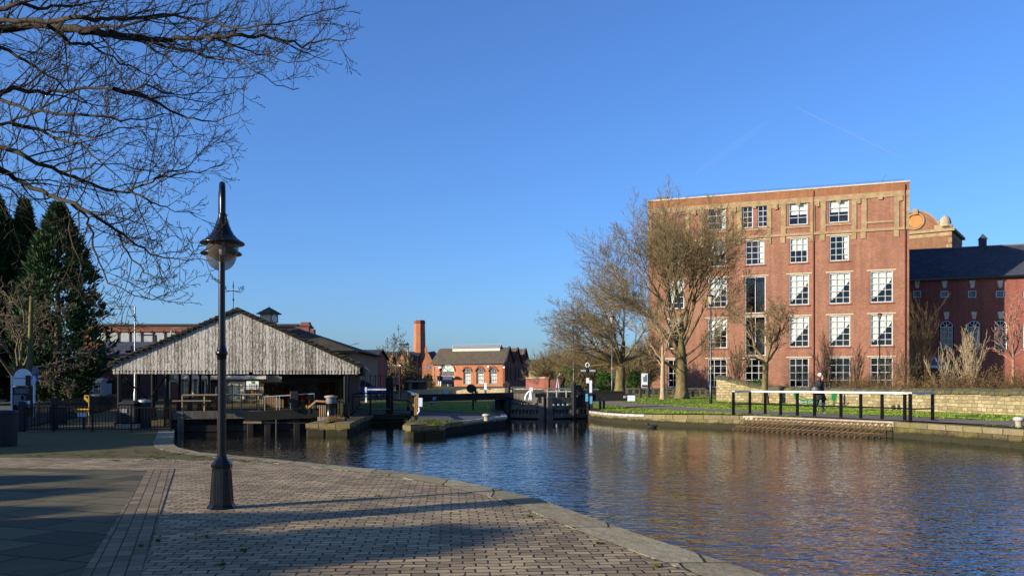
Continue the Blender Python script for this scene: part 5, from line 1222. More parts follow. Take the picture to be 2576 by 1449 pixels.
strip(-.02, .35); strip(ML.L - .55, ML.L + .02)
fz.build('stone_frieze', M['sandstone'], mill)
b = MB(); uu = ML.at(2046, 700)[0]; b.tube([ML.P(uu, .1, ZG), ML.P(uu, .1, zt + .6)], .06, 6); uu = ML.at(2276, 700)[0]; b.tube([ML.P(uu, .12, ZG), ML.P(uu, .16, MT - .3)], .05, 6); b.build('downpipe', M['brick_dark'], mill)
b = MB()
for u in [k * 3.2 for k in range(8)]: b.tube([ML.P(min(u + .6, ML.L), -.5, MT), ML.P(min(u + .6, ML.L), -.5, MT + .28)], .02, 5)
b.tube([ML.P(4, -.5, MT + .28), ML.P(ML.L - .4, -.5, MT + .28)], .025, 5); b.build('roof_rail', M['lead'], mill)
b = MB(); b.tube([ML.P(ML.L - 2.2, -.6, MT), ML.P(ML.L - 2.2, -.6, MT + .5), ML.P(ML.L - 1.9, -.6, MT + .85)], .03, 5); b.build('roof_vent_pipe', M['lead'], mill)
b = MB(); ML.box(b, .6, 1.7, MT, MT + .55, -1., -2); b.build('roof_box', M['lead'], mill)
# ---- tower behind the mill with curved parapet
TB = Facade((XP(2230, 103.5), 103.5), (XP(2394, 99.5), 99.5)); 
tw = thing('mill_tower', TB.P(TB.L / 2, 0, .6), 'brick tower with a curved stone trimmed parapet and round panel behind the mill', 'tower')
def tz(px, py): return TB.at(px, py)
zc_ = tz(2340, 586)[1]; z1 = tz(2390, 566)[1]; zt = tz(2340, 528)[1]
b = MB(); TB.box(b, 0, TB.L, 0, zc_, 0, -8); b.build('wall', M['brick_tower'], tw)
b = MB(); TB.box(b, -.1, TB.L + .35, zc_, zc_ + .3, .3, -8.1); TB.box(b, 0, TB.L + .02, zc_ - .5, zc_ - .002, .06, -8.02); b.build('cornice', M['sandstone'], tw)
uc = tz(2310, 560)[0]; prf = []
for k in range(15):
    u = lerp(0, tz(2372, 560)[0], k / 14); f = (u - uc) / (tz(2372, 560)[0] - uc); z = lerp(zt, z1 - .35, max(0, f) ** 2.0) if f > 0 else lerp(zt, zt - .8, min(1, -f) ** 2 * .6); prf.append((u, z))
b = MB(); b.prism([TB.P(0, 0, zc_ + .3)] + [TB.P(u, 0, z - .12) for u, z in prf] + [TB.P(prf[-1][0], 0, zc_ + .3)], -TB.n * .5); b.build('parapet', M['brick_tower'], tw)
b = MB()
for (u, z), (u2, z2) in zip(prf, prf[1:]): b.beam(TB.P(u, -.2, z - .05), TB.P(u2 + .01, -.2, z2 - .05), .6, .12)
TB.box(b, prf[-1][0] - .9, TB.L, zc_ + .31, zc_ + .8, .06, -.6); TB.box(b, prf[-1][0], TB.L + .03, z1 - .6, z1 - .1, .06, -.6); b.build('parapet_trim', M['sandstone'], tw)
b = MB(); TB.box(b, prf[-1][0] - .1, TB.L, zc_ + .8, z1 - .6, .02, -.6); b.build('corner_pier', M['brick_mill'], tw)
uq = tz(2377, 540)[0]; b = MB(); b.lathe(TB.P(uq, -.3, z1 - .1), [(.62, 0), (.62, .55), (.5, .95), (.25, 1.2), (.03, 1.28)], 14); b.build('finial', M['concrete'], tw)
u0, z0 = tz(2303.5, 557); b = MB(); b.tube([TB.P(u0, -.02, z0), TB.P(u0, .04, z0)], .72, 28, smooth=False); b.build('round_panel', M['orange_disc'], tw)
b = MB(); pts_ = [TB.P(u0 + .9 * cos(k * pi / 16), .05, z0 + .9 * sin(k * pi / 16)) for k in range(33)]; b.tube(pts_, .14, 6, smooth=False); TB.box(b, u0 - .28, u0 + .28, z0 + .72, z0 + 1.4, .3, 0); b.build('round_frame', M['sandstone'], tw)
b = MB()
for k in range(8): TB.box(b, TB.L - (.55 if k % 2 else .35), TB.L + .03, zc_ - 1.3 - k * .75, zc_ - .75 - k * .75, .05, -.5)
b.build('quoins', M['sandstone'], tw)
# ---- shaded wing with slate roof
WG = Facade(ML.P(ML.L - .6, -10.3, 0)[:2], tuple(Vector(ML.P(ML.L + 18, -10.3, 0))[:2])); yw = WG.p.y
wg = thing('mill_wing', WG.P(6, 0, .6), 'shaded lower brick wing with dark slate roof and round windows right of the mill', 'mill wing')
def wz(px, py): return WG.at(px, py)
ze = wz(2400, 699)[1]; zr = ze + 3.7
hol = []; ww = []
for px in (2307, 2376, 2446, 2516, 2586): u, z = wz(px, 740); ww.append(('r', u, z)); hol.append((u - .55, u + .55, z - .5, z + .5))
for px in (2381, 2450, 2517, 2590):
    u, z = wz(px, 845); ww.append(('a', u, z)); hol.append((u - .66, u + .66, z - 1.45, z + 1.6))
b = MB(); WG.wall(b, 0, WG.L, -.5, ze, hol); b.build('wall', M['brick_dark'], wg, recalc=False)
b = MB(); b.add([WG.P(0, .35, ze - .05), WG.P(WG.L, .35, ze - .05), WG.P(WG.L, -5.2, zr), WG.P(0, -5.2, zr), WG.P(WG.L, -10.5, ze), WG.P(0, -10.5, ze)], [(0, 1, 2, 3), (3, 2, 4, 5)]); rf = b.build('roof', M['slate_dark'], wg, recalc=False)
b = MB(); b.beam(WG.P(0, .38, ze - .1), WG.P(WG.L, .38, ze - .1), .18, .2); b.build('gutter', M['black'], wg)
b = MB(); b.beam(WG.P(0, -5.2, zr + .03), WG.P(WG.L, -5.2, zr + .03), .3, .14); b.build('ridge', M['lead'], rf)
b = MB(); b.quad(WG.P(0, -.6, -.5), WG.P(WG.L, -.6, -.5), WG.P(WG.L, -.6, ze), WG.P(0, -.6, ze)); b.build('interior', M['dark_int'], wg, recalc=False)
for ty, u, z in ww:
    if ty == 'r':
        w = window(WG, wg, u - .36, u + .36, z - .34, z + .34, 1, 1, dep=.12, fw=.07)
        b = MB()                           # round surround: ring of brick filling the square opening
        ang = [k * pi / 12 for k in range(24)]; inn = [(u + .5 * cos(a), z + .47 * sin(a)) for a in ang]
        out_ = []
        for a in ang:
            m_ = max(abs(cos(a)), abs(sin(a))); out_.append((u + .552 * cos(a) / m_, z + .502 * sin(a) / m_))
        for k in range(24):
            j = (k + 1) % 24; b.quad(WG.P(*((inn[k][0], .0)), inn[k][1]), WG.P(out_[k][0], .0, out_[k][1]), WG.P(out_[j][0], .0, out_[j][1]), WG.P(inn[j][0], .0, inn[j][1]))
        b.build('surround', M['brick_dark'], w)
        b = MB(); b.tube([WG.P(u, -.14, z), WG.P(u, -.1, z)], .52, 20, smooth=False); b.build('shutter_disc', M['lead'], w)
        k0, k1 = z + .62, z + 1.35
    else:
        w = window(WG, wg, u - .56, u + .56, z - 1.4, z + .95, 3, 4, dep=.12, fw=.08)
        b = MB(); arc = [(u + .56 * cos(a), z + .95 + .56 * sin(a)) for a in [k * pi / 10 for k in range(11)]]
        for k in range(10): b.beam(WG.P(arc[k][0], -.08, arc[k][1]), WG.P(arc[k + 1][0], -.08, arc[k + 1][1]), .08, .09)
        for a in (.8, pi / 2, pi - .8): b.beam(WG.P(u, -.08, z + .95), WG.P(u + .55 * cos(a), -.08, z + .95 + .55 * sin(a)), .05, .05)
        b.build('fan_light', M['signwhite'], w)
        b = MB(); top = [(u + .58 * cos(a), z + .95 + .58 * sin(a)) for a in [k * pi / 12 for k in range(13)]]
        for k in range(12):
            b.quad(WG.P(top[k][0], 0, top[k][1]), WG.P(top[k + 1][0], 0, top[k + 1][1]), WG.P(lerp(u + .66, u - .66, (k + 1) / 12), 0, z + 1.61), WG.P(lerp(u + .66, u - .66, k / 12), 0, z + 1.61))
        b.quad(WG.P(u + .58, 0, z + .95), WG.P(u + .67, 0, z + .95), WG.P(u + .67, 0, z + 1.61), WG.P(u + .66, 0, z + 1.61)); b.quad(WG.P(u - .58, 0, z + .95), WG.P(u - .67, 0, z + .95), WG.P(u - .67, 0, z + 1.61), WG.P(u - .66, 0, z + 1.61))
        b.build('arch_brick', M['brick_dark'], w, recalc=False); k0, k1 = z + 1.68, z + 2.4
    b = MB(); b.prism([WG.P(u - .14, .0, k0), WG.P(u + .14, 0, k0), WG.P(u + .27, 0, k1), WG.P(u - .27, 0, k1)], WG.n * .12); b.build('keystone', M['palerender'], w)
uv_, zv = wz(2491, 630); b = MB(); 
WG.box(b, uv_ - .35, uv_ + .35, zr - .3, zr + .8, -4.9, -5.6); c_ = WG.P(uv_, -5.25, zr + .8); b.lathe(c_, [(.62, 0), (.02, .6)], 4, ph=WG.rz + pi / 4, smooth=False); vn = b.build('roof_vent', M['slate_dark'], rf)
b = MB(); u0, z0 = wz(2355, 935); 
cn = Facade(WG.P(u0 - 1.2, 3.4, 0)[:2], WG.P(u0 + 1.2, 3.4, 0)[:2]); en = thing('entrance_porch', cn.P(1.2, 0, .8), 'small glazed entrance porch with lead roof between mill and wing', 'porch')
y_ = 84.; zt = ZP(905, y_)
b = MB(); b.add([(XP(2330, y_), y_, ZP(920, y_)), (XP(2388, y_), y_, ZP(920, y_)), (XP(2376, y_), y_ + 1.5, ZP(893, y_)), (XP(2345, y_), y_ + 1.5, ZP(893, y_)), (XP(2388, y_), y_ + 3, ZP(920, y_)), (XP(2330, y_), y_ + 3, ZP(920, y_))], [(0, 1, 2, 3), (1, 4, 2), (4, 5, 3, 2), (5, 0, 3)]); b.build('roof', M['bluegrey'], en)
b = MB(); b.box((XP(2359, y_), y_ + 1.5, ZP(922, y_)), (XP(2389, y_) - XP(2329, y_), 3.1, .25)); b.build('fascia', M['palerender'], en)
for px in (2334, 2366, 2383):
    b = MB(); b.box((XP(px, y_), y_ + .2, (.8 + ZP(925, y_)) / 2), (.18, .18, ZP(925, y_) - .8)); b.build('column', M['lead'], en)
b = MB(); b.box((XP(2352, y_), y_ + 1.8, 1.9), (1.0, .1, 2.2)); b.build('door', M['postwood'], en)
# ---- arched engine house with three gables
FC = Facade((XP(1087, 135), 135.), (XP(1269.5, 130), 130.)); zE = FC.at(1180, 913.5)[1]; zG = 1.2; zR = FC.at(1180, 880)[1] + .35
fx = thing('engine_house', FC.P(FC.L / 2, 0, zG), 'orange brick engine house with arched windows and a slate roof beyond the lock', 'brick building')
fh = []
ar = [(1123.5, 28, 916, 975 - 44), (1208.5 - 76, 0, 0, 0)]
arw = [(FC.at(1198 - 23, 940)[0], .62, FC.at(1175, 967)[1], FC.at(1175, 935)[1]), (FC.at(1207.5, 940)[0], .62, FC.at(1207, 966)[1], FC.at(1207, 935)[1]), (FC.at(1240.5, 940)[0], .62, FC.at(1240, 965)[1], FC.at(1240, 935)[1])]
bigw = (FC.at(1125, 930)[0], 1.2, FC.at(1125, 945)[1], FC.at(1125, 934)[1])
holes = [(u - r, u + r, z0, zs + r) for u, r, z0, zs in arw + [bigw]]; du = FC.at(1125, 960)[0]; holes.append((du - 1.2, du + 1.2, zG, FC.at(1125, 953)[1]))
b = MB(); FC.wall(b, 0, FC.L, zG - 1, zE, holes, .3); b.build('wall', M['brick_red'], fx, recalc=False)
SDF = Facade(FC.P(FC.L, 0, 0)[:2], FC.P(FC.L, -9.3, 0)[:2])
b = MB(); gw = SDF.L / 3
for k in range(3): b.prism([SDF.P(k * gw, 0, zG - 1), SDF.P((k + 1) * gw, 0, zG - 1), SDF.P((k + 1) * gw, 0, zE), SDF.P((k + .5) * gw, 0, zR), SDF.P(k * gw, 0, zE)], -SDF.n * .3)
b.build('gable_wall', M['brick_shade'], fx)  # shade on this side is put into the darker brick colour
for k in range(3):
    for uu in (.3, .7):
        b = MB(); u = (k + uu) * gw; z0 = zG + 1.; SDF.box(b, u - .2, u + .2, z0, z0 + 1.7, .02, -.1); b.prism([SDF.P(u - .2, .02, z0 + 1.7), SDF.P(u + .2, .02, z0 + 1.7), SDF.P(u, .02, z0 + 2.2)], -SDF.n * .1); b.build('slit_window', M['dark_int'], fx)
    b = MB(); u = (k + .5) * gw; SDF.box(b, u - .13, u + .13, zE + .2, zE + 1.1, .02, -.1); b.build('slit_window', M['dark_int'], fx)
    b = MB()
    for a, c in ((k * gw, (k + .5) * gw), ((k + 1) * gw, (k + .5) * gw)): b.beam(SDF.P(a, .12, zE + .1), SDF.P(c, .12, zR + .12), .26, .08)
    b.build('verge', M['slate_grey'], fx)
    b = MB(); L_ = FC.L + .3
    def FP(u, o, z): return FC.P(u, o, z)
    a, m_, c = -(k * gw) + (.25 if k == 0 else 0), -((k + .5) * gw), -((k + 1) * gw); ul = .5 if k == 0 else 1.2
    b.add([FP(-.2, a, zE - .02 * k), FP(L_ - .25, a, zE - .02 * k), FP(L_ - .25, m_, zR), FP(ul, m_, zR), FP(L_ - .25, c, zE), FP(-.2, c, zE)], [(0, 1, 2, 3), (3, 2, 4, 5), (0, 3, 5)]); r_ = b.build('roof', M['slate_brown'], fx)
    if k == 0:
        b = MB(); u0, u1 = FC.at(1130, 885)[0], FC.at(1250, 885)[0]; z = zR - .25; b.box(FP((u0 + u1) / 2, m_, z), (u1 - u0, .9, .5), FC.rz); b.build('lantern_base', M['palerender'], r_)
        b = MB(); b.prism([FP(u0, m_ + .6, z + .2), FP(u0, m_, z + .75), FP(u0, m_ - .6, z + .2)], FC.d * (u1 - u0)); b.build('lantern_roof', M['lead'], r_)
        b = MB(); n = 26
        for q in range(n + 1): b.beam(FP(lerp(u0, u1, q / n), m_ + .64, z + .2), FP(lerp(u0, u1, q / n), m_ + .02, z + .79), .06, .05)
        b.build('glazing_bars', M['signwhite'], r_)
b = MB(); b.beam(FC.P(-.1, .3, zE - .08), FC.P(FC.L + .1, .3, zE - .08), .14, .16); b.build('gutter', M['black'], fx)
b = MB(); b.quad(FC.P(0, -1, zG - 1), FC.P(FC.L, -1, zG - 1), FC.P(FC.L, -1, zE), FC.P(0, -1, zE)); b.build('interior', M['dark_int'], fx, recalc=False)
def arch_window(fc, root, u, r, z0, zs, brickm, low='curtain'):
    w = window(fc, root, u - r, u + r, z0, zs, 3, 3, dep=.2, fw=.07, bar=.04, frame='lead')
    b = MB(); N_ = 12; top = [(u + r * cos(k * pi / N_), zs + r * sin(k * pi / N_)) for k in range(N_ + 1)]
    for k in range(N_):
        b.quad(fc.P(*(top[k][0], 0), top[k][1]), fc.P(top[k + 1][0], 0, top[k + 1][1]), fc.P(lerp(u + r, u - r, (k + 1) / N_), 0, zs + r), fc.P(lerp(u + r, u - r, k / N_), 0, zs + r))
    b.build('spandrel', brickm, w, recalc=False)
    b = MB()
    for k in range(N_): 
        a0, a1 = k * pi / N_, (k + 1) * pi / N_; b.beam(fc.P(u + (r + .14) * cos(a0), .02, zs + (r + .14) * sin(a0)), fc.P(u + (r + .14) * cos(a1), .02, zs + (r + .14) * sin(a1)), .1, .26)
    b.build('arch_ring', M['brick_shade'], w)
    b = MB(); b.prism([fc.P(x, -.17, z) for x, z in top], -fc.n * .02); b.build('arch_pane', M['glass'], w)
    b = MB()
    for a in (.7, pi / 2, pi - .7): b.beam(fc.P(u, -.14, zs), fc.P(u + r * .97 * cos(a), -.14, zs + r * .97 * sin(a)), .04, .05)
    b.build('fan_bars', M['lead'], w)
    if low:
        b = MB(); b.quad(fc.P(u - r, -.3, z0), fc.P(u + r, -.3, z0), fc.P(u + r, -.3, lerp(z0, zs, .85)), fc.P(u - r, -.3, lerp(z0, zs, .85))); b.build('lower_screen', M['curtain'], w)
    return w
for u, r, z0, zs in arw: arch_window(FC, fx, u, r, z0, zs, M['brick_red'], low=True)
w = arch_window(FC, fx, *bigw, M['brick_red'], low=None); b = MB(); N_ = 12; b.prism([FC.P(bigw[0] + 1.1 * cos(k * pi / N_), -.32, bigw[3] + 1.1 * sin(k * pi / N_)) for k in range(N_ + 1)], -FC.n * .02); b.build('fan_screen', M['curtain'], w)
b = MB(); zc_ = FC.at(1125, 950)[1]; FC.box(b, FC.at(1098, 950)[0], FC.at(1152, 950)[0], zc_, zc_ + .22, 1.0, 0); b.build('door_canopy', M['sandstone'], fx)
b = MB(); FC.box(b, du - 1.15, du + 1.15, zG, FC.at(1125, 954)[1], -.25, -.3); d_ = b.build('door', M['dark_int'], fx)
b = MB(); FC.box(b, du - 1.15, du + 1.15, zG + 1.25, zG + 1.32, -.2, -.25); FC.box(b, du - .04, du + .04, zG, zG + 1.25, -.2, -.25); b.build('door_frame', M['steel'], d_)
for px, py in ((1230, 922), (1269, 924)):
    b = MB(); u, z = FC.at(px, py); FC.box(b, u - .12, u + .12, z - .12, z + .12, .25, 0); b.build('wall_lamp', M['signwhite'], fx)
# steep link block with pinnacle left of it, octagonal chimney
Y = 139.; b = MB(); t = thing('link_block', (XP(1078, Y), Y, 1.2), 'narrow orange brick block with a steep gable between chimney and engine house', 'brick building')
x0, x1 = XP(1062, Y), XP(1092, Y); b.prism([(x0, Y, .5), (x1, Y, .5), (x1, Y, ZP(918, Y)), (XP(1079, Y), Y, ZP(890, Y)), (XP(1071, Y), Y, ZP(882, Y)), (XP(1069, Y), Y, ZP(900, Y)), (x0, Y, ZP(915, Y))], (0, 1.2, 0)); b.build('wall', M['brick_red'], t)
b = MB(); b.add([(XP(1074, Y), Y + .1, ZP(886, Y)), (XP(1095, Y), Y + .4, ZP(915, Y)), (XP(1108, Y), Y + 5, ZP(900, Y)), (XP(1085, Y), Y + 5, ZP(880, Y))], [(0, 1, 2, 3)]); b.build('roof', M['slate_grey'], t)
b = MB(); b.box((XP(1071, Y), Y + .4, ZP(880, Y)), (.35, .35, .9)); b.build('pinnacle', M['brick_red'], t)
Y = 150.; xc = XP(1055.5, Y); t = thing('brick_chimney', (xc, Y, 1.), 'tall tapering octagonal brick chimney stack left of the engine house', 'chimney')
b = MB(); zt = ZP(806, Y); b.lathe((xc, Y, 0), [(1.2, .5), (1.12, 4), (.94, zt - .6)], 8, ph=.25, smooth=False); b.build('shaft', M['brick_red'], t)
b = MB(); b.lathe((xc, Y, 0), [(.95, zt - .6), (.99, zt - .5), (.99, zt - .25), (.93, zt - .2), (.93, zt)], 8, ph=.25, smooth=False); b.build('cap', M['brick_shade'], t)
# ---- row of gabled red houses left of the chimney
def gabled(name, x0, x1, Y, dep, zb, ze, zr, wm, rm, label, along=True, wins=(), over=.25, group=None, chim=None):
    t = thing(name, ((x0 + x1) / 2, Y, zb), label, 'house', group); xc = (x0 + x1) / 2
    f = Facade((x0, Y), (x1, Y)); b = MB(); hs = [(w[0] - w[2] / 2 - x0, w[0] + w[2] / 2 - x0, w[1] - w[3] / 2, w[1] + w[3] / 2) for w in wins]
    f.wall(b, 0, x1 - x0, zb - 1, ze, hs, .12)
    for xx in (x0, x1): b.quad((xx, Y, zb - 1), (xx, Y + dep, zb - 1), (xx, Y + dep, ze), (xx, Y, ze))
    if along:
        for xx in (x0, x1): b.add([(xx, Y, ze), (xx, Y + dep, ze), (xx, Y + dep / 2, zr)], [(0, 1, 2)])
    else: b.add([(x0, Y, ze), (x1, Y, ze), (xc, Y, zr)], [(0, 1, 2)])
    b.build('wall', wm, t, recalc=False)
    b = MB()
    if along: b.add([(x0 - over, Y - over, ze - .08), (x1 + over, Y - over, ze - .08), (x1 + over, Y + dep / 2, zr + .05), (x0 - over, Y + dep / 2, zr + .05), (x1 + over, Y + dep + over, ze), (x0 - over, Y + dep + over, ze)], [(0, 1, 2, 3), (3, 2, 4, 5)])
    else: b.add([(x0 - over, Y - over, ze - .08), (xc, Y - over, zr + .05), (xc, Y + dep, zr + .05), (x0 - over, Y + dep, ze - .08), (x1 + over, Y - over, ze - .08), (x1 + over, Y + dep, ze - .08)], [(0, 1, 2, 3), (1, 4, 5, 2)])
    rf = b.build('roof', rm, t, recalc=False)
    if along:
        b = MB(); b.beam((x0 - over, Y - over - .04, ze - .1), (x1 + over, Y - over - .04, ze - .1), .1, .12); b.build('gutter', M['black'], t)
    if wins:
        b = MB(); b.quad((x0, Y + .4, zb), (x1, Y + .4, zb), (x1, Y + .4, ze), (x0, Y + .4, ze)); b.build('interior', M['dark_int'], t, recalc=False)
    for w, h in zip(wins, hs): window(f, t, *h, w[4], w[5], dep=.08, fw=.08, bar=.06, cur=(w[6] if len(w) > 6 else None))
    for cx_ in (chim or ()):
        b = MB(); b.box((cx_, Y + dep / 2, zr + .4), (.7, .5, 1.3)); b.box((cx_, Y + dep / 2, zr + 1.1), (.8, .6, .12)); b.build('chimney', wm, rf)
    return t, rf
Y = 142.
gabled('red_house', XP(938, Y), XP(972, Y), Y, 6, 1.2, ZP(897, Y), ZP(882, Y), M['brick_red'], M['slate_grey'], 'leftmost orange brick gable beside the dark brick house', along=False)
gabled('red_house', XP(952, Y + 4), XP(1048, Y + 4), Y + 4, 7, 1.2, ZP(900, Y), ZP(881, Y), M['brick_red'], M['slate_grey'], 'long slate roofed red house behind the bare trees left of the chimney')
b = MB(); b.box((XP(973, Y), Y + 1, 4.2), (XP(988, Y) - XP(958, Y), 1.6, 4.4)); tag(b.build('brick_stack', M['brick_red']), 'square sunlit orange brick stack amid the bare trees', 'brick stack')
gabled('red_house', XP(998, Y), XP(1018, Y), Y, 6, 1.2, ZP(905, Y), ZP(882, Y), M['brick_red'], M['slate_grey'], 'small pointed orange gable between brick stack and chimney', along=False)
Y = 78.
t, _ = gabled('dark_house', XP(886, Y), XP(938, Y), Y, 9, .8, ZP(899, Y), ZP(876, Y), M['brick_dark'], M['slate_grey'], 'dark brick house with a slate roof right of the canopy, white panel on its wall')
b = MB(); b.box((XP(922.5, Y), Y - .06, (ZP(911, Y) + ZP(956, Y)) / 2), (XP(932, Y) - XP(913, Y), .1, ZP(911, Y) - ZP(956, Y))); b.build('panel_surround', M['brick_red'], t)
b = MB(); b.box((XP(922.5, Y), Y - .14, (ZP(912, Y) + ZP(954, Y)) / 2), (XP(929, Y) - XP(916, Y), .08, ZP(912, Y) - ZP(954, Y))); wp = b.build('white_panel', M['signwhite'], t)
for z in (926, 942):
    b = MB(); b.box((XP(922.5, Y), Y - .19, ZP(z, Y)), (XP(928.5, Y) - XP(916.5, Y), .03, .05)); b.build('panel_bar', M['lead'], wp)
# ---- left: dark terrace houses, distant brown mill
Y = 72.
def hw(pa, pb, ya, yb_, c, r, cur=None): return ((XP(pa, Y) + XP(pb, Y)) / 2, (ZP(ya, Y) + ZP(yb_, Y)) / 2, XP(pb, Y) - XP(pa, Y), ZP(ya, Y) - ZP(yb_, Y), c, r, cur)
t, rf = gabled('terrace_house', XP(222, Y), XP(352, Y), Y, 8, .6, ZP(896, Y), ZP(861, Y + 4), M['brick_house'], M['slate_dark'], 'dark brick terrace house with white bay window and slate roof, left of the canopy',
       wins=[hw(235, 248.5, 907, 945, 1, 2, 'side')])
b = MB(); b.add([(XP(270, Y + 2.2), Y + 2.1, ZP(856, Y + 2)), (XP(277, Y + 2.2), Y + 2.1, ZP(856, Y + 2)), (XP(289, Y + 1.4), Y + 1.3, ZP(868, Y + 1.4)), (XP(281, Y + 1.4), Y + 1.3, ZP(868, Y + 1.4))], [(0, 1, 2, 3)])
rl = b.build('roof_light', M['steel'], rf, recalc=False); rl.location.z += .12; rl.location.y -= .1
bx0, bx1 = XP(230, Y), XP(268, Y); fb = Facade((bx0, Y - .9), (bx1, Y - .9)); zb0, zb1 = .7, ZP(958, Y)
b = MB(); fb.wall(b, 0, fb.L, zb0, zb1, [(.1, .44 * fb.L, zb0 + .1, zb1 - .08), (.48 * fb.L, .97 * fb.L, zb0 + .1, zb1 - .08)], .1); b.quad((bx0, Y - .9, zb0), (bx0, Y, zb0), (bx0, Y, zb1), (bx0, Y - .9, zb1)); b.quad((bx1, Y - .9, zb0), (bx1, Y, zb0), (bx1, Y, zb1), (bx1, Y - .9, zb1)); bw = b.build('bay', M['signwhite'], t, recalc=False)
b = MB(); b.quad((bx0 + .05, Y - .45, zb0), (bx1 - .05, Y - .45, zb0), (bx1 - .05, Y - .45, zb1), (bx0 + .05, Y - .45, zb1)); b.build('bay_interior', M['dark_int'], bw, recalc=False)
window(fb, bw, .1, .44 * fb.L, zb0 + .1, zb1 - .08, 2, 2, .06, .06); window(fb, bw, .48 * fb.L, .97 * fb.L, zb0 + .1, zb1 - .08, 3, 2, .06, .06)
b = MB(); b.box(((bx0 + bx1) / 2, Y - .45, zb1 + .1), (bx1 - bx0 + .3, 1.1, .2)); b.build('bay_roof', M['signwhite'], t)
b = MB(); b.box((XP(275, Y), Y - .04, (ZP(964, Y) + .7) / 2), (.42, .1, ZP(964, Y) - .7)); b.build('door', M['signwhite'], t)
t, rf = gabled('terrace_house', XP(168, Y), XP(219, Y), Y - .6, 8, .6, ZP(925, Y), ZP(880, Y + 4), M['palerender'], M['slate_dark'], 'pale fronted end house half hidden by the conifers', wins=[hw(205, 216, 964, 1000, 1, 1), hw(172, 182, 975, 1002, 1, 1)])
b = MB(); b.box((XP(185, Y), Y - .7, 1.3), (.9, .1, 1.5)); b.build('door', M['brick_dark'], t)
Y = 150.; zT = ZP(820, Y)
FM = Facade((XP(205, Y), Y), (XP(760, Y), Y)); t = thing('far_mill', (XP(480, Y), Y, 1.2), 'long flat roofed brown brick mill with blind arched windows far behind the canopy', 'mill')
hs = []
for k in range(18):
    u = FM.at(252 + k * 29.3, 846)[0]; hs.append((u - .95, u + .95, ZP(862, Y), ZP(834.5, Y)))
b = MB(); FM.wall(b, 0, FM.L, 0, zT, hs, .3); b.build('wall', M['brick_far'], t, recalc=False)
b = MB(); FM.box(b, -.2, FM.L + .2, zT, zT + .35, .2, -8); b.build('parapet_coping', M['slate_grey'], t)
for h in hs[:10] + hs[15:]:
    b = MB(); u = (h[0] + h[1]) / 2; b.prism([FM.P(h[0], -.2, h[2]), FM.P(h[1], -.2, h[2])] + [FM.P(h[1] - (h[1] - h[0]) * q / 6, -.2, h[3] - .45 + .45 * sin(pi * q / 6) ** .6) for q in range(7)], -FM.n * .05); b.build('blind_window', M['blindgrey'], t)
b = MB(); FM.box(b, 0, FM.L, 0, zT - .4, -.31, -7); b.build('core', M['brick_shade'], t)
b = MB()
for h in hs: FM.box(b, h[0] - .15, h[1] + .15, h[3], h[3] + .25, .06, -.02)
b.build('window_heads', M['brick_shade'], t)
b = MB(); b.box((XP(770, Y), Y, (ZP(811, Y)) / 2), (XP(780, Y) - XP(760, Y), 1.6, ZP(811, Y))); b.box((XP(770, Y), Y, ZP(819, Y)), (1.7, 2.0, .3)); b.box((XP(783, Y), Y, ZP(829, Y) / 2), (1.2, 1.4, ZP(829, Y))); b.build('end_pier', M['brick_shade'], t)
# ---- small buildings right of the engine house
Y = 175.; t, _ = gabled('distant_house', XP(1322, Y), XP(1420, Y), Y, 12, 1.2, ZP(928, Y), ZP(905, Y + 6), M['lightwood'], M['slate_brown'], 'distant long building with a brown roof right of the three gables')
Y = 118.; t, _ = gabled('brick_lodge', XP(1362, Y), XP(1440, Y), Y, 8, 1.2, ZP(930, Y), ZP(905, Y + 4), M['brick_shade'], M['slate_grey'], 'small brown brick lodge with one arched window half behind branches', wins=[((XP(1380, Y) + XP(1392, Y)) / 2, ZP(947, Y), 1.0, 1.6, 2, 2)])
for px, Y, yt in ((1355, 100., 935), (1411, 100., 943)):
    b = MB(); b.tube([(XP(px, Y), Y, 1.2), (XP(px, Y), Y, ZP(yt, Y))], .06, 6); tag(b.build('white_pole', M['signwhite']), 'short white pole ' + ('left of the brick lodge window' if px < 1400 else 'right of the brick lodge window'), 'pole')
t = thing('boundary_wall', (XP(1360, 98), 98, 1.2), 'dark brick boundary wall between engine house and brick pier', 'wall')
b = MB(); b.beam((XP(1326, 100), 100, 1.5), (XP(1376, 92), 92, 1.5), .3, 1.6); b.build('wall', M['brick_dark'], t)
b = MB(); b.beam((XP(1326, 100), 100, 2.35), (XP(1376, 92), 92, 2.35), .4, .14); b.build('coping', M['concrete'], t)
t = thing('garden_wall', (XP(1530, 95), 95, 1.2), 'low red brick garden wall behind the finger post and laurels', 'wall')
b = MB(); b.beam((XP(1452, 92), 92, 1.3), (XP(1580, 92), 92, 1.3), .3, 1.7); b.build('wall', M['brick_red'], t)
b = MB(); b.beam((XP(1452, 92), 92, 2.2), (XP(1580, 92), 92, 2.2), .4, .12); b.build('coping', M['sandstone'], t)
Y = 84.; t = thing('brick_store', (XP(1058, Y), Y, 1.), 'low brick and timber bin store below the chimney', 'store')
x0, x1 = XP(1023, Y), XP(1073, Y); 
b = MB(); b.box(((x0 + x1) / 2 + .5, Y + .5, 1.4), (x1 - x0 - 1., 1., 1.6)); b.build('wall', M['brick_brown'], t)
b = MB(); b.box((x0 + .35, Y + .3, 1.3), (.3, .7, 1.5)); b.build('side_post', M['sandstone'], t)
b = MB(); b.box(((x0 + x1) / 2, Y + .4, ZP(959, Y)), (x1 - x0, 1.5, .14)); b.build('roof', M['concrete'], t)
b = MB(); b.box((x0 + .85, Y - .02, 1.25), (.55, .06, 1.45)); b.build('door', M['black_rough'], t)
railing('railing', (XP(905, 60), 60), (XP(985, 60), 60), 1.75, 'tall dark palisade railing with the blue car behind, right of the canopy', 6, .13, post=.07)
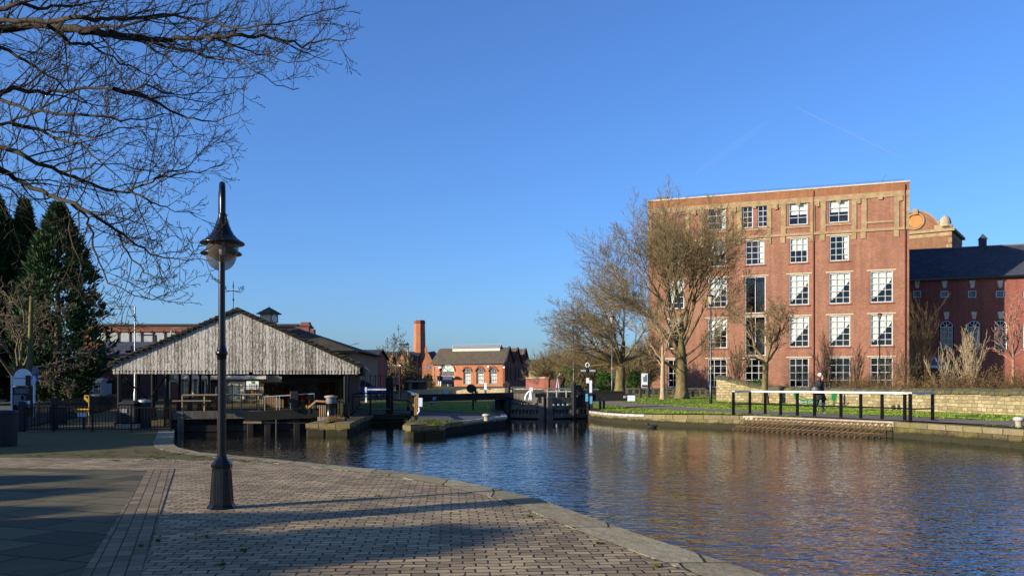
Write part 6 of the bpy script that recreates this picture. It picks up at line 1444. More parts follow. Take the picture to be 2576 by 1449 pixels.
railing('railing', (XP(1074, 100), 100), (XP(1100, 100), 100), 1.4, 'short dark bar railing left of the engine house door', 2, .15)
b = MB(); Y = 58.; b.beam((XP(918, Y), Y, ZP(979.5, Y)), (XP(985, Y), Y, ZP(979.5, Y)), .08, .1); b.box((XP(921, Y), Y, .9), (.12, .12, 1.1)); tag(b.build('white_barrier', M['signwhite']), 'white horizontal barrier bar in front of the tall railing', 'barrier')
# ================================================================ TREES AND PLANTS
def grow(b, rnd, p, d, L, r, lev, maxlev, spread, trop, kids, segs=5, gn=.16, n=None, ratio=.62, rmin=.006, mi=0, taper=.16, kstart=.25, flat=0.):
    pts = [Vector(p)]; d = Vector(d).normalized(); rad = [r]; dirs = [d.copy()]
    for i in range(segs):
        d = d + Vector((rnd.gauss(0, gn), rnd.gauss(0, gn), rnd.gauss(0, gn) + trop)); d.normalize()
        pts.append(pts[-1] + d * (L / segs)); rad.append(max(rmin, r * lerp(1, taper, ((i + 1) / segs) ** .8))); dirs.append(d.copy())
    nn = n or (8 if lev == 0 else 6 if lev == 1 else 4 if lev == 2 else 3)
    b.tube(pts, rad, nn, mi, caps=False)
    if lev >= maxlev: return
    k = kids[min(lev, len(kids) - 1)]; ph = rnd.uniform(0, 6.28)
    for j in range(k):
        f = lerp(kstart if lev else max(kstart, .35), 1., (j + rnd.uniform(.2, .8)) / k); x = f * segs; i = min(int(x), segs - 1); q = pts[i].lerp(pts[i + 1], x - i); dd = dirs[i + 1]
        ph += 2.4 + rnd.uniform(-.5, .5); s = spread[min(lev, len(spread) - 1)] * rnd.uniform(.7, 1.25)
        o = dd.orthogonal().normalized(); o.rotate(Matrix.Rotation(ph, 3, dd)); o.z *= (1 - flat)
        nd = dd * cos(s) + o * sin(s); ll = L * ratio * lerp(1.15, .55, f) * rnd.uniform(.75, 1.2)
        grow(b, rnd, q, nd, ll, max(rmin, min(r * .45, rad[i] * .62)), lev + 1, maxlev, spread, trop, kids, max(3, segs - 1), gn, None, ratio, rmin, mi, taper, .2, flat)
    if lev > 0:                             # leader twig
        pass
def bare_tree(name, x, y, h, label, seed, trunk, limbs, m, maxlev=4, spread=(.7, .7, .7), trop=.06, kids=(7, 6, 5, 4), r0=.4, cat='bare tree', rmin=.012, ratio=.6, gn=.14, zb=None, group=None, tw=None):
    rnd = random.Random(seed); zg = gz(x, y) if zb is None else zb; t = thing(name, (x, y, zg), label, cat, group)
    b = MB(); tp = [(x + a, y + c, zg + z) for a, c, z, r in trunk]; b.tube(tp, [q[3] for q in trunk], 14); 
    b.lathe((x, y, zg - .1), [(trunk[0][3] * 1.5, 0), (trunk[0][3] * 1.15, .25), (trunk[0][3], .6)], 14); b.build('trunk', m, t)
    b = MB()
    for (a, c, z, dx, dy, dz, L, r) in limbs: grow(b, rnd, (x + a, y + c, zg + z), (dx, dy, dz), L, r, 0, maxlev, spread, trop, kids, 7, gn, 8, ratio, rmin)
    b.build('branches', tw or m, t, recalc=False, uv=False); return t
# large tree in front of the mill
TY = 60.; tx = XP(1716, TY); sc_ = TY / F
def lim(px0, py0, px1, py1, r, dy=0., L=None):   # a limb from one pixel to another at the tree's depth
    zg = gz(tx, TY); a = Vector((XP(px0, TY) - tx, 0, ZP(py0, TY) - zg)); e = Vector((XP(px1, TY) - tx, dy, ZP(py1, TY) - zg)); v = e - a
    return (a.x, a.y, a.z, v.x, v.y, v.z, v.length * .92, r)
big = [lim(1713, 880, 1780, 560, .16, 1.5), lim(1712, 860, 1725, 530, .15, -1.5), lim(1708, 900, 1640, 560, .14, 2), lim(1705, 890, 1565, 585, .14, -2), lim(1712, 885, 1850, 590, .13, -1), lim(1706, 840, 1680, 545, .12, 2.5),
       lim(1700, 860, 1505, 660, .12, 2.5), lim(1718, 900, 1870, 740, .09, -2.5), lim(1716, 860, 1830, 630, .1, 3), lim(1706, 932, 1590, 880, .16, -1.0), lim(1716, 800, 1760, 545, .11, -3), lim(1714, 850, 1605, 590, .11, -3.2), lim(1716, 930, 1800, 860, .06, -2), lim(1704, 900, 1570, 770, .09, 3), lim(1710, 870, 1815, 570, .1, -2.5), lim(1706, 880, 1525, 730, .09, -3), lim(1600, 884, 1490, 850, .08, -.5), lim(1702, 880, 1540, 590, .1, 1), lim(1708, 860, 1660, 535, .1, -1)]
bare_tree('bare_tree', tx, TY, 15, 'tallest bare tree with a thick mossy trunk in front of the mill', 21,
          [(0, 0, -.1, .46), (-.02, 0, 1.2, .41), (-.08, 0, 2.2, .42), (-.1, 0, 3.0, .38), (-.08, 0, 3.8, .28), (-.02, 0, 4.8, .17), (0, 0, 5.6, .1)], big, M['bark_moss'], 3, (.62, .62, .7), .045, (14, 9, 6), rmin=.0085, ratio=.5, gn=.12, tw=M['twig'])
# spreading tree to its left
TY = 70.; tx = XP(1560, TY)
sp = [lim(1562, 916, 1480, 740, .15, 2), lim(1562, 916, 1545, 690, .14, -2), lim(1566, 914, 1620, 720, .14, 2), lim(1552, 915, 1420, 850, .16, -2), lim(1572, 914, 1650, 860, .15, -1), lim(1555, 915, 1390, 905, .12, 1.5), lim(1568, 915, 1640, 780, .11, -3), lim(1560, 914, 1500, 800, .12, -3.5), lim(1560, 910, 1590, 700, .11, 3), lim(1556, 914, 1440, 780, .11, 3), lim(1548, 912, 1360, 880, .1, -2), lim(1556, 912, 1410, 800, .1, -1), lim(1562, 905, 1520, 690, .1, 1)]
bare_tree('bare_tree', tx, TY, 9, 'low spreading bare tree forking near the ground, left of the tallest tree', 33,
          [(-.02, 0, -.1, .46), (0, 0, .9, .4), (.06, 0, 1.8, .38), (.08, 0, 2.25, .32)], sp, M['bark_moss'], 3, (.68, .68, .75), .035, (13, 9, 6), rmin=.009, ratio=.52, tw=M['twig'])
# slim tree
TY = 58.5; tx = XP(1667, TY)
bare_tree('bare_tree', tx, TY, 6, 'slim pale trunked young tree just left of the tallest tree', 5, [(0, 0, -.1, .17), (0, 0, 1.5, .14), (.02, 0, 2.8, .11), (-.02, 0, 3.6, .07)],
          [lim(1667, 915, 1640, 800, .06, .5), lim(1667, 905, 1690, 790, .06, -.5), lim(1666, 925, 1650, 870, .05, 1), lim(1667, 890, 1668, 760, .06, -1)], M['bark_pale'], 3, (.6, .6), .05, (5, 5, 4), rmin=.012)
# small tree in front of the wall
TY = 51.2; tx = XP(1925, TY)
bare_tree('bare_tree', tx, TY, 6, 'small crooked mossy tree standing against the stone wall', 14, [(0, 0, -.1, .2), (-.02, 0, 1.2, .17), (.03, 0, 2.3, .17), (0, 0, 2.5, .16)],
          [lim(1925, 915, 1870, 800, .12, .5), lim(1926, 915, 1975, 830, .13, -.4), lim(1925, 905, 1920, 770, .1, .8), lim(1928, 910, 2020, 870, .09, .6), lim(1922, 910, 1830, 850, .08, -.6), lim(1950, 860, 2000, 760, .08, 0), lim(1890, 850, 1850, 760, .07, .3), lim(1930, 900, 1960, 780, .08, -1)], M['bark_moss'], 3, (.72, .75, .8), .03, (9, 7, 5), rmin=.008, ratio=.5, gn=.2, tw=M['twig'])
# upright bare shrubs and young trees between wall and mill
def fastigiate(px, Y, yt, yb_, wpx, label, seed, m, n=16, name='upright_shrub', lev=2, grp='upright bare shrubs in front of the mill'):
    rnd = random.Random(seed); x = XP(px, Y); zg = min(gz(x, Y), ZP(yb_, Y)); H = ZP(yt, Y) - zg; w = wpx / F * Y / 2; t = thing(name, (x, Y, zg), label, 'shrub', grp)
    b = MB(); b.tube([(x, Y, zg - .1), (x, Y, zg + H * .12)], [.08, .06], 6); b.build('stem', m, t); b = MB()
    for k in range(n):
        a = rnd.uniform(0, 6.28); q = rnd.uniform(.15, 1) ** .7; L = H * (1 - .35 * q) * rnd.uniform(.8, 1.02); e = Vector((cos(a) * w * q, sin(a) * w * q, L))
        grow(b, rnd, (x + rnd.uniform(-.1, .1), Y + rnd.uniform(-.1, .1), zg + .05), (e.x * 1.2, e.y * 1.2, e.z), e.length, .028, 1, 1 + lev, (.32, .35), .05, (0, 7, 4), 6, .07, 4, .32, .009)
    b.build('branches', m, t, recalc=False, uv=False); return t
for i, (px, Y, yt, wp, m, lab, n) in enumerate(((1853, 72, 850, 60, 'bark_grey', 'columnar bare shrub behind the raised wall end, left of the small tree', 18), (2080, 68, 830, 62, 'bark_grey', 'columnar bare shrub just right of the small crooked tree', 20), (2150, 66, 856, 60, 'bark_grey', 'thin bare shrub above the walking person', 12),
        (2290, 66, 850, 70, 'bark_grey', 'bushy bare shrub at the right corner of the mill', 18), (2328, 66, 728, 60, 'rootlet', 'tallest upright bare shrub covering the corner between mill and wing', 20), (2440, 62, 800, 76, 'bark_pale', 'dense columnar bare shrub in front of the shaded wing', 26), (2240, 64, 850, 66, 'bark_grey', 'dark bare sapling before the ground floor mill windows', 9), (2376, 58, 850, 90, 'bark_pale', 'pale vase shaped young tree beside the porch', 12))):
    fastigiate(px, float(Y), yt, 975, wp, lab, 50 + i, M[m], n)
TY = 52.; tx = XP(2548, TY)
bare_tree('ornamental_tree', tx, TY, 6, 'pale barked ornamental tree with reddish twig ends at the right edge', 77, [(0, 0, -.1, .13), (0, 0, 1.2, .1), (.02, 0, 2.2, .085), (.0, 0, 3.0, .06)],
          [lim(2549, 900, 2490, 800, .06, .4), lim(2548, 890, 2530, 750, .06, -.4), lim(2549, 895, 2590, 790, .06, .4), lim(2548, 880, 2560, 745, .05, .6), lim(2549, 905, 2470, 850, .05, -.6), lim(2549, 900, 2620, 840, .05, -.4), lim(2548, 910, 2510, 870, .04, 1)], M['redtwig'], 2, (.6, .7), .03, (8, 5), rmin=.014, ratio=.36)
def bush(name, x, y, z, rx, ry, h, label, seed, m, leafm, ntw=60, nl=900, leaf=.05, cat='shrub', grp=None, stemh=.0):
    rnd = random.Random(seed); t = thing(name, (x, y, z), label, cat, grp); b = MB()
    for k in range(ntw):
        a = rnd.uniform(0, 6.28); q = rnd.uniform(0, 1) ** .6; e = Vector((cos(a) * rx * q, sin(a) * ry * q, h * rnd.uniform(.6, 1.05) * (1 - .45 * q * q)))
        grow(b, rnd, (x + e.x * .5, y + e.y * .5, z - .05), (e.x * .6, e.y * .6, e.z), e.length * .95, .018 if h < 2.5 else .035, 1, 3, (.5, .6), .03, (0, 6, 4), 4, .12, 3, .45, .006 if h < 2.5 else .012)
    b.build('branches', m, t, recalc=False, uv=False)
    if nl:
        b = MB()
        for k in range(nl):
            a = rnd.uniform(0, 6.28); q = rnd.uniform(0, 1) ** .5; zz = rnd.uniform(.02, 1) ** .8; s = 1 - .5 * zz * zz; l2 = 1 + .3 * noise.noise((a * 2, zz * 3, seed))
            p = Vector((x + cos(a) * rx * q * s * l2, y + sin(a) * ry * q * s * l2, z + h * zz * l2)); u = Vector((rnd.gauss(0, 1), rnd.gauss(0, 1), rnd.gauss(0, 1))).normalized() * leaf * rnd.uniform(.6, 1.3); v = u.orthogonal().normalized() * leaf * .55
            b.add([p - u, p + v, p + u, p - v], [(0, 1, 2, 3)])
        b.build('leaves', leafm, t, recalc=False, uv=False)
    return t
# brown hedge behind the wall
hl = ['dry brown hedge shrub behind the wall, directly above the walking person', 'dry brown hedge shrub below the second mill window from the right', 'dry brown hedge shrub under the rightmost mill windows', 'dry brown hedge shrub at the foot of the mill corner', 'dry brown hedge shrub in front of the porch', 'dry brown hedge shrub below the dense columnar shrub', 'taller rusty hedge shrub left of the ornamental tree', 'tallest rusty hedge shrub around the ornamental trunk', 'rusty hedge shrub at the right edge of the picture']
for i, (px, Y, yt) in enumerate(((2060, 54, 948), (2120, 52.5, 944), (2180, 51, 942), (2240, 49, 945), (2310, 47, 940), (2380, 45.5, 938), (2440, 45, 925), (2505, 44.5, 912), (2575, 44, 905))):
    x = XP(px, Y) + .6; z = gz(x, Y); h = ZP(yt, Y) - z; bush('hedge_shrub', x, Y, z, 1.25, 1.1, h * .95, hl[i], 200 + i, M['rootlet'], M['dryleaf'], 46, 700, .045, 'shrub', 'brown hedge shrubs behind the wall')
for i, (px, Y, yt, w, lab) in enumerate(((1905, 60, 958, .8, 'low green shrub under the mill window behind the small crooked tree'), (1645 - 40, 74, 935, 1.3, 'glossy green laurel bush beside the spreading tree trunk'), (1632 - 110, 78, 938, 1.0, 'green laurel bush left of the spreading tree trunk'), (1430, 88, 925, 1.6, 'dark green laurel behind the far walkers'))):
    x = XP(px, float(Y)); z = gz(x, Y); bush('laurel_bush', x, float(Y), z, w, w * .8, ZP(yt, Y) - z, lab, 300 + i, M['bark_grey'], M['laurel'], 14, 1500, .09, 'bush', 'green laurel bushes')
# twiggy background thicket trees behind the lock
for i, (px, Y, yt, wp, lab) in enumerate(((1400, 95, 872, 120, 'brown twiggy thicket tree behind the brick lodge'), (1470, 92, 866, 120, 'brown twiggy thicket tree behind the finger post'), (1530, 90, 860, 110, 'brown twiggy thicket tree left of the spreading tree'), (1600, 84, 870, 110, 'brown twiggy thicket tree behind the information panel'))):
    x = XP(px, float(Y)); z = gz(x, Y); h = ZP(yt, Y) - z; w = wp / F * Y / 2
    bush('thicket_tree', x, float(Y), z, w, w * .6, h, lab, 400 + i, M['twig'], M['dryleaf'], 210, 500, .05, 'tree', 'brown thicket trees behind the lock')
for i, (px, Y, yt, wp, n, lab) in enumerate(((985, 108, 836, 110, 0, 'tall thin bare tree rising left of the chimney'), (1024, 104, 880, 90, 0, 'bare tree between floodlight mast and chimney'), (960, 92, 895, 70, 0, 'low bare tree right of the dark brick house'))):
    x = XP(px, float(Y)); z = gz(x, Y); h = ZP(yt, Y) - z
    bare_tree('bare_tree', x, float(Y), h, lab, 60 + i, [(0, 0, -.1, .16), (0, 0, h * .3, .12), (0, 0, h * .5, .07)],
              [(0, 0, h * f, cos(a) * .7, sin(a) * .7, 1.1, h * .55 * (1.2 - f), .07) for f, a in ((.15, 0), (.22, 2.2), (.3, 4.3), (.35, 1.), (.42, 3.2), (.5, 5.3), (.5, .3))] + [(0, 0, h * .45, .02, 0, 1, h * .56, .07)], M['bark_grey'], 3, (.55, .6), .06, (6, 5, 4), rmin=.016, ratio=.45)
for i, (px, Y, yt, w, lab) in enumerate(((965, 90, 915, 1.8, 'dark twiggy shrub behind the tall timber post'), (1020, 92, 922, 1.6, 'dark ivy covered shrub in front of the chimney foot'), (1076, 100, 945, .8, 'low leafless shrub by the engine house corner'))):
    x = XP(px, float(Y)); z = gz(x, Y); bush('dark_shrub', x, float(Y), z, w, w * .7, ZP(yt, Y) - z, lab, 500 + i, M['bark_grey'], M['conifer'], 60, 700, .1, 'shrub', 'dark shrubs below the chimney')
# leyland cypresses on the left
def conifer(px, Y, yt, r, label, seed, bulge=()):
    rnd = random.Random(seed); x = XP(px, Y); zg = 0.1; H = ZP(yt, Y) - zg; t = thing('conifer', (x, Y, zg), label, 'conifer', 'dark conifers on the left')
    b = MB(); b.tube([(x, Y, zg - .2), (x, Y, zg + H * .5), (x, Y, zg + H * .97)], [.3, .18, .03], 8); 
    for k in range(60):
        z = H * rnd.uniform(.08, .9); a = rnd.uniform(0, 6.28); rr = r * (1 - (z / H) ** 1.6) * .8; b.tube([(x, Y, zg + z), (x + cos(a) * rr, Y + sin(a) * rr, zg + z + rr * .55)], [.05, .015], 4, caps=False)
    b.build('trunk', M['bark_grey'], t); b = MB()
    n = int(7500 * (H / 13))
    for k in range(n):
        z = rnd.uniform(.03, 1.0); a = rnd.uniform(0, 6.28)
        prof = (1 - z ** 1.7) ** .85 * (.5 + .5 * min(1, z * 2.8)); lump = 1 + .55 * noise.noise((cos(a) * 1.4 + seed, sin(a) * 1.4, z * H * .5)) + .35 * noise.noise((cos(a) * 4, sin(a) * 4 + seed, z * H * 1.1))
        q = rnd.uniform(.25, 1) ** .45; rr = r * prof * lump * q + .05
        if noise.noise((cos(a) * 1.8 + 9, sin(a) * 1.8, z * H * .7 + seed)) < -.42: continue
        c = Vector((x + cos(a) * rr, Y + sin(a) * rr, zg + z * H)); out = Vector((cos(a), sin(a), .9 + z)).normalized()
        for j in range(3):
            dd = (out + Vector((rnd.gauss(0, .45), rnd.gauss(0, .45), rnd.gauss(0, .35)))).normalized(); L = rnd.uniform(.28, .6); w = dd.orthogonal().normalized(); w.rotate(Matrix.Rotation(rnd.uniform(0, 6.28), 3, dd)); w *= rnd.uniform(.035, .08)
            b.add([c - w * .5, c + dd * L * .45 - w, c + dd * L, c + dd * L * .45 + w], [(0, 1, 2, 3)])
    b.build('crown', M['conifer'], t, recalc=False, uv=False); return t
conifer(-12, 60., 500, 2.6, 'conifer cut by the left edge of the picture', 1)
conifer(62, 61., 512, 2.1, 'middle conifer of the dark group on the left', 2)
conifer(146, 58., 520, 3.3, 'rightmost and fullest of the dark conifers', 3)
conifer(-75, 58., 560, 2.4, 'conifer mostly outside the left edge', 6)
# bare brown bushy tree in front of the conifers
TY = 50.; tx = XP(40, TY)
def lim2(px0, py0, px1, py1, r, dy=0.):
    a = Vector((XP(px0, TY) - tx, 0, ZP(py0, TY) - .1)); e = Vector((XP(px1, TY) - tx, dy, ZP(py1, TY) - .1)); v = e - a; return (a.x, a.y, a.z, v.x, v.y, v.z, v.length * .95, r)
bare_tree('bare_tree', tx, TY, 6, 'tangled brown bare tree in front of the dark conifers', 91, [(0, 0, -.1, .22), (0, 0, 1.0, .2), (.1, 0, 1.8, .18)],
          [lim2(40, 960, 10, 700, .1, 1), lim2(42, 950, 60, 700, .1, -1), lim2(42, 950, 150, 830, .1, .5), lim2(40, 955, -60, 800, .1, -.5), lim2(44, 945, 190, 900, .09, 1), lim2(42, 950, 110, 760, .09, -1.5), lim2(40, 960, -20, 740, .08, 1.5), lim2(40, 940, 170, 950, .06, -1), lim2(42, 930, 200, 860, .08, -1)], M['bark_grey'], 3, (.7, .75, .8), .0, (10, 7, 5), rmin=.013, ratio=.42, gn=.2, zb=.1)
# ---- big tree overhanging the picture from the left
OH = [  # limb points (px, py on the 1.317x crop) and depth, start radius
 ([(-420, 190), (-60, 135), (120, 122), (220, 120), (330, 135), (420, 150), (520, 160), (620, 175), (740, 185), (830, 185), (900, 178), (980, 175), (1080, 158), (1190, 172), (1290, 180), (1400, 205), (1500, 190), (1600, 185), (1650, 180)], 7.6, .062),
 ([(-300, 120), (0, 97), (120, 92), (260, 100), (380, 85), (500, 88), (600, 90), (760, 70), (900, 85), (1000, 110), (1100, 130), (1240, 120), (1380, 90), (1500, 60), (1600, 30)], 7.2, .036),
 ([(330, 135), (420, 130), (560, 130), (700, 90), (860, 50), (960, 20), (1040, -30)], 7.9, .025),
 ([(-300, 20), (-40, 40), (100, 20), (260, 40), (420, 20), (560, -20)], 7.0, .04),
 ([(-380, 470), (-20, 436), (60, 410), (140, 425), (240, 428), (340, 420), (440, 412), (540, 420), (680, 402), (760, 430), (850, 440), (960, 430), (1060, 420)], 7.0, .032),
 ([(540, 420), (640, 430), (740, 480), (820, 530), (900, 560), (1000, 570), (1100, 520), (1145, 495)], 7.0, .022),
 ([(-300, 640), (-20, 590), (60, 570), (120, 540), (200, 500), (330, 425), (430, 380), (540, 330)], 8.2, .03),
 ([(60, 575), (180, 605), (280, 650), (380, 680), (450, 740), (550, 820), (610, 890)], 8.0, .026),
 ([(-20, 450), (140, 520), (300, 520), (440, 540), (560, 560), (700, 550), (800, 530), (900, 490)], 7.4, .022),
 ([(-300, 720), (-20, 683), (80, 705), (180, 760), (280, 800), (380, 840), (500, 880), (600, 890), (680, 855), (740, 820), (860, 805), (950, 800), (1025, 770)], 7.5, .034),
 ([(600, 890), (680, 920), (740, 960), (820, 980), (905, 992)], 7.5, .015),
 ([(720, 830), (790, 800), (870, 790), (920, 730), (955, 675)], 7.4, .012),
 ([(-300, 760), (-20, 770), (60, 830), (150, 870), (240, 920), (350, 950), (430, 1000), (540, 1070), (620, 1130), (700, 1180), (800, 1205), (900, 1205), (985, 1212)], 6.9, .036),
 ([(340, 948), (400, 1010), (430, 1120), (460, 1220), (500, 1310), (600, 1360), (700, 1385), (785, 1372)], 6.9, .016),
 ([(540, 1075), (580, 1150), (640, 1230), (680, 1280), (740, 1295), (825, 1285)], 6.9, .014),
 ([(300, 940), (330, 1060), (370, 1200), (370, 1320), (400, 1410), (490, 1435)], 7.1, .013),
 ([(-100, 150), (0, 215), (120, 290), (220, 350), (340, 430), (440, 500), (520, 570)], 8.3, .026),
 ([(230, 122), (330, 200), (420, 210), (500, 260), (600, 310), (700, 350), (780, 370), (900, 385)], 7.9, .022),
 ([(420, 150), (560, 180), (740, 210), (850, 240), (960, 260), (1100, 280), (1200, 340), (1290, 405), (1390, 412)], 7.3, .022),
 ([(1000, 178), (1120, 230), (1240, 260), (1340, 290), (1430, 290), (1530, 230)], 7.6, .014),
 ([(640, 180), (760, 260), (840, 330), (960, 350), (1080, 365), (1180, 355)], 8.2, .014),
 ([(180, 605), (300, 620), (430, 640), (560, 600), (680, 590), (800, 640), (920, 625)], 8.4, .016),
 ([(280, 800), (380, 780), (480, 760), (600, 780), (700, 800)], 8.1, .014),
 ([(-60, 820), (40, 880), (110, 960), (180, 1040), (240, 1080)], 7.4, .014),
]
OT = (-9.6, 7.2); t = thing('overhanging_tree', (OT[0], OT[1], 0), 'large bare tree whose dark branches overhang the picture from the left', 'bare tree')
b = MB(); b.tube([(OT[0], OT[1], -.1), (OT[0] - .05, OT[1], 2.2), (OT[0] + .1, OT[1] + .1, 3.6), (OT[0] + .1, OT[1] + .1, 5.2), (OT[0], OT[1], 9)], [.36, .3, .27, .2, .08], 14); b.build('trunk', M['twigdark'], t)
ro = random.Random(19); b = MB()
for li, (pts_, Y0, r0) in enumerate(OH):
    w = [Vector(W(px * .5408, py * .5408, Y0 + .5 * sin(i * .9 + li))) for i, (px, py) in enumerate(pts_)]
    if pts_[0][0] < -50 and li != 16: w = [Vector((OT[0], OT[1], min(max(w[0].z, 2.4), 6.5)))] + w
    fine = []
    for i in range(len(w) - 1):
        for k in range(3): fine.append(w[i].lerp(w[i + 1], k / 3) + Vector((ro.gauss(0, .008), ro.gauss(0, .02), ro.gauss(0, .008))))
    fine.append(w[-1]); n = len(fine); rad = [max(.0036, .8 * r0 * (1 - .93 * (i / (n - 1)) ** .8)) for i in range(n)]
    b.tube(fine, rad, 7, caps=False)
    step = 0; acc = 0.; side = 1
    for i in range(1, n - 1):
        acc += (fine[i] - fine[i - 1]).length
        if fine[i].x < -5.4 or acc < .085: continue
        acc = 0.; side = -side; d = (fine[i + 1] - fine[i - 1]).normalized(); up = Vector((0, 0, 1)); nrm = Vector((0, 1, 0)); o = d.cross(nrm).normalized() * side
        if ro.random() < .3 and o.z < 0: o = -o
        o = (o + Vector((0, ro.gauss(0, .5), 0))).normalized(); s = ro.uniform(.45, .95); nd = d * cos(s) + o * sin(s); f = i / n
        L = ro.uniform(.25, .85) * lerp(1.15, .6, f); grow(b, ro, fine[i], nd, L, min(rad[i] * .55, .0075), 2, 4 if L > .3 else 3, (0, 0, .6, .6), .05, (0, 0, 5, 3), 6, .13, 4, .42, .0021, 0, .35, .15)
b.build('branches', M['twigdark'], t, recalc=False, uv=False)
# unseen trees added outside the left edge, placed and sized to cast shade
def evergreen(x, y, H, r, label, seed, n=2600, leaf=.28):
    rnd = random.Random(seed); t = thing('added_shade_tree', (x, y, 0), label, 'evergreen tree', 'unseen evergreens added to cast shade')
    b = MB(); b.tube([(x, y, -.1), (x, y, H * .8)], [.16, .04], 8); b.build('trunk', M['bark_grey'], t); b = MB()
    for k in range(n):
        z = rnd.uniform(0.03, 1); a = rnd.uniform(0, 6.28); rr = r * (1 - z ** 5) ** .6 * rnd.uniform(.2, 1) ** .5 * (1 + .3 * noise.noise((cos(a) * 1.5, sin(a) * 1.5, z * 3 + seed)))
        p = Vector((x + cos(a) * rr, y + sin(a) * rr, z * H)); u = Vector((rnd.gauss(0, 1), rnd.gauss(0, 1), rnd.gauss(0, 1))).normalized() * leaf; v = u.orthogonal().normalized() * leaf * .6; b.add([p - u, p + v, p + u, p - v], [(0, 1, 2, 3)])
    b.build('crown', M['laurel'], t, recalc=False, uv=False)
SHADE_TREES = [(-22, -11, 6.4, 2.4), (-22.4, -8.4, 5.8, 2.3), (-21.6, -6, 6.4, 2.2), (-22.2, -3.4, 6.0, 2.2), (-21.8, -1.2, 6.9, 2.0), (-22.2, 1.0, 6.2, 1.8), (-22, 3.2, 5.1, 1.7), (-22, 5.6, 4.9, 1.7), (-22.3, 7.9, 4.6, 1.5),
      (-25.5, 14.9, 4.8, 1.6), (-25, 17.0, 5.2, 2.0), (-25.6, 18.6, 5.0, 2.0), (-25, 21.5, 4.8, 2.0), (-26, 24.4, 4.6, 2.0), (-26, 27.3, 4.2, 1.9)] + [(-39, 19 + 3. * k, 7.0 if k < 4 else 8.6, 2.3) for k in range(8)] + [(-46, 61., 9., 2.6), (-46.5, 64.5, 9., 2.6), (-47, 68., 8.6, 2.6)]
for i, (x, y, h, r) in enumerate(SHADE_TREES): evergreen(x, y, h, r, 'dense evergreen tree added unseen outside the left edge to cast shade', 700 + i)
# ================================================================ CARS
def car(x, y, rz, m, label, z=None, L=4.1, Wd=1.7, H=1.45):
    z = gz(x, y) if z is None else z; t = thing('parked_car', (x, y, z), label, 'car'); R_ = Matrix.Rotation(rz, 3, 'Z')
    def T(p): v = R_ @ Vector(p); return (v.x + x, v.y + y, v.z + z)
    pr = [(-L / 2, .35), (-L / 2, .75), (-L / 2 + .15, .9), (L * .2, .95), (L / 2 - .15, .8), (L / 2, .6), (L / 2, .35)]
    b = MB(); b.prism([T((u, -Wd / 2, v)) for u, v in pr], R_ @ Vector((0, Wd, 0))); b.build('body', m, t)
    cab = [(-L * .42, .92), (-L * .34, H - .06), (-L * .2, H), (L * .02, H - .02), (L * .22, .94)]
    b = MB(); b.prism([T((u, -Wd / 2 + .1, v)) for u, v in cab], R_ @ Vector((0, Wd - .2, 0))); cb = b.build('cabin', m, t)
    for s in (-1, 1):
        b = MB(); b.prism([T((u * .92, s * (Wd / 2 - .09), .95 + (v - .92) * .82)) for u, v in cab], R_ @ Vector((0, .015 * s, 0))); b.build('side_window', M['dark_int'], cb)
        for u in (-L * .3, L * .31):
            b = MB(); c = T((u, s * (Wd / 2 - .08), .31)); e = T((u, s * (Wd / 2 + .03), .31)); b.tube([c, e], .31, 14, smooth=False); w = b.build('wheel', M['rubber'], t)
            b = MB(); b.tube([T((u, s * (Wd / 2), .31)), T((u, s * (Wd / 2 + .045), .31))], .18, 10, smooth=False); b.build('rim', M['steel'], w)
    b = MB(); b.prism([T((L * .225, -Wd / 2 + .2, .96)), T((L * .225, Wd / 2 - .2, .96)), T((L * .045, Wd / 2 - .25, H - .06)), T((L * .045, -Wd / 2 + .25, H - .06))], R_ @ Vector((.02, 0, .02))); b.build('windscreen', M['glass'] if 0 else M['bluegrey'], cb)
    return t
car(XP(912, 64), 64., .15, M['car_blue'], 'blue parked car behind the tall railing right of the canopy')
car(XP(1125, 124), 124., -1.45, M['car_dark'], 'dark parked car in front of the engine house door')
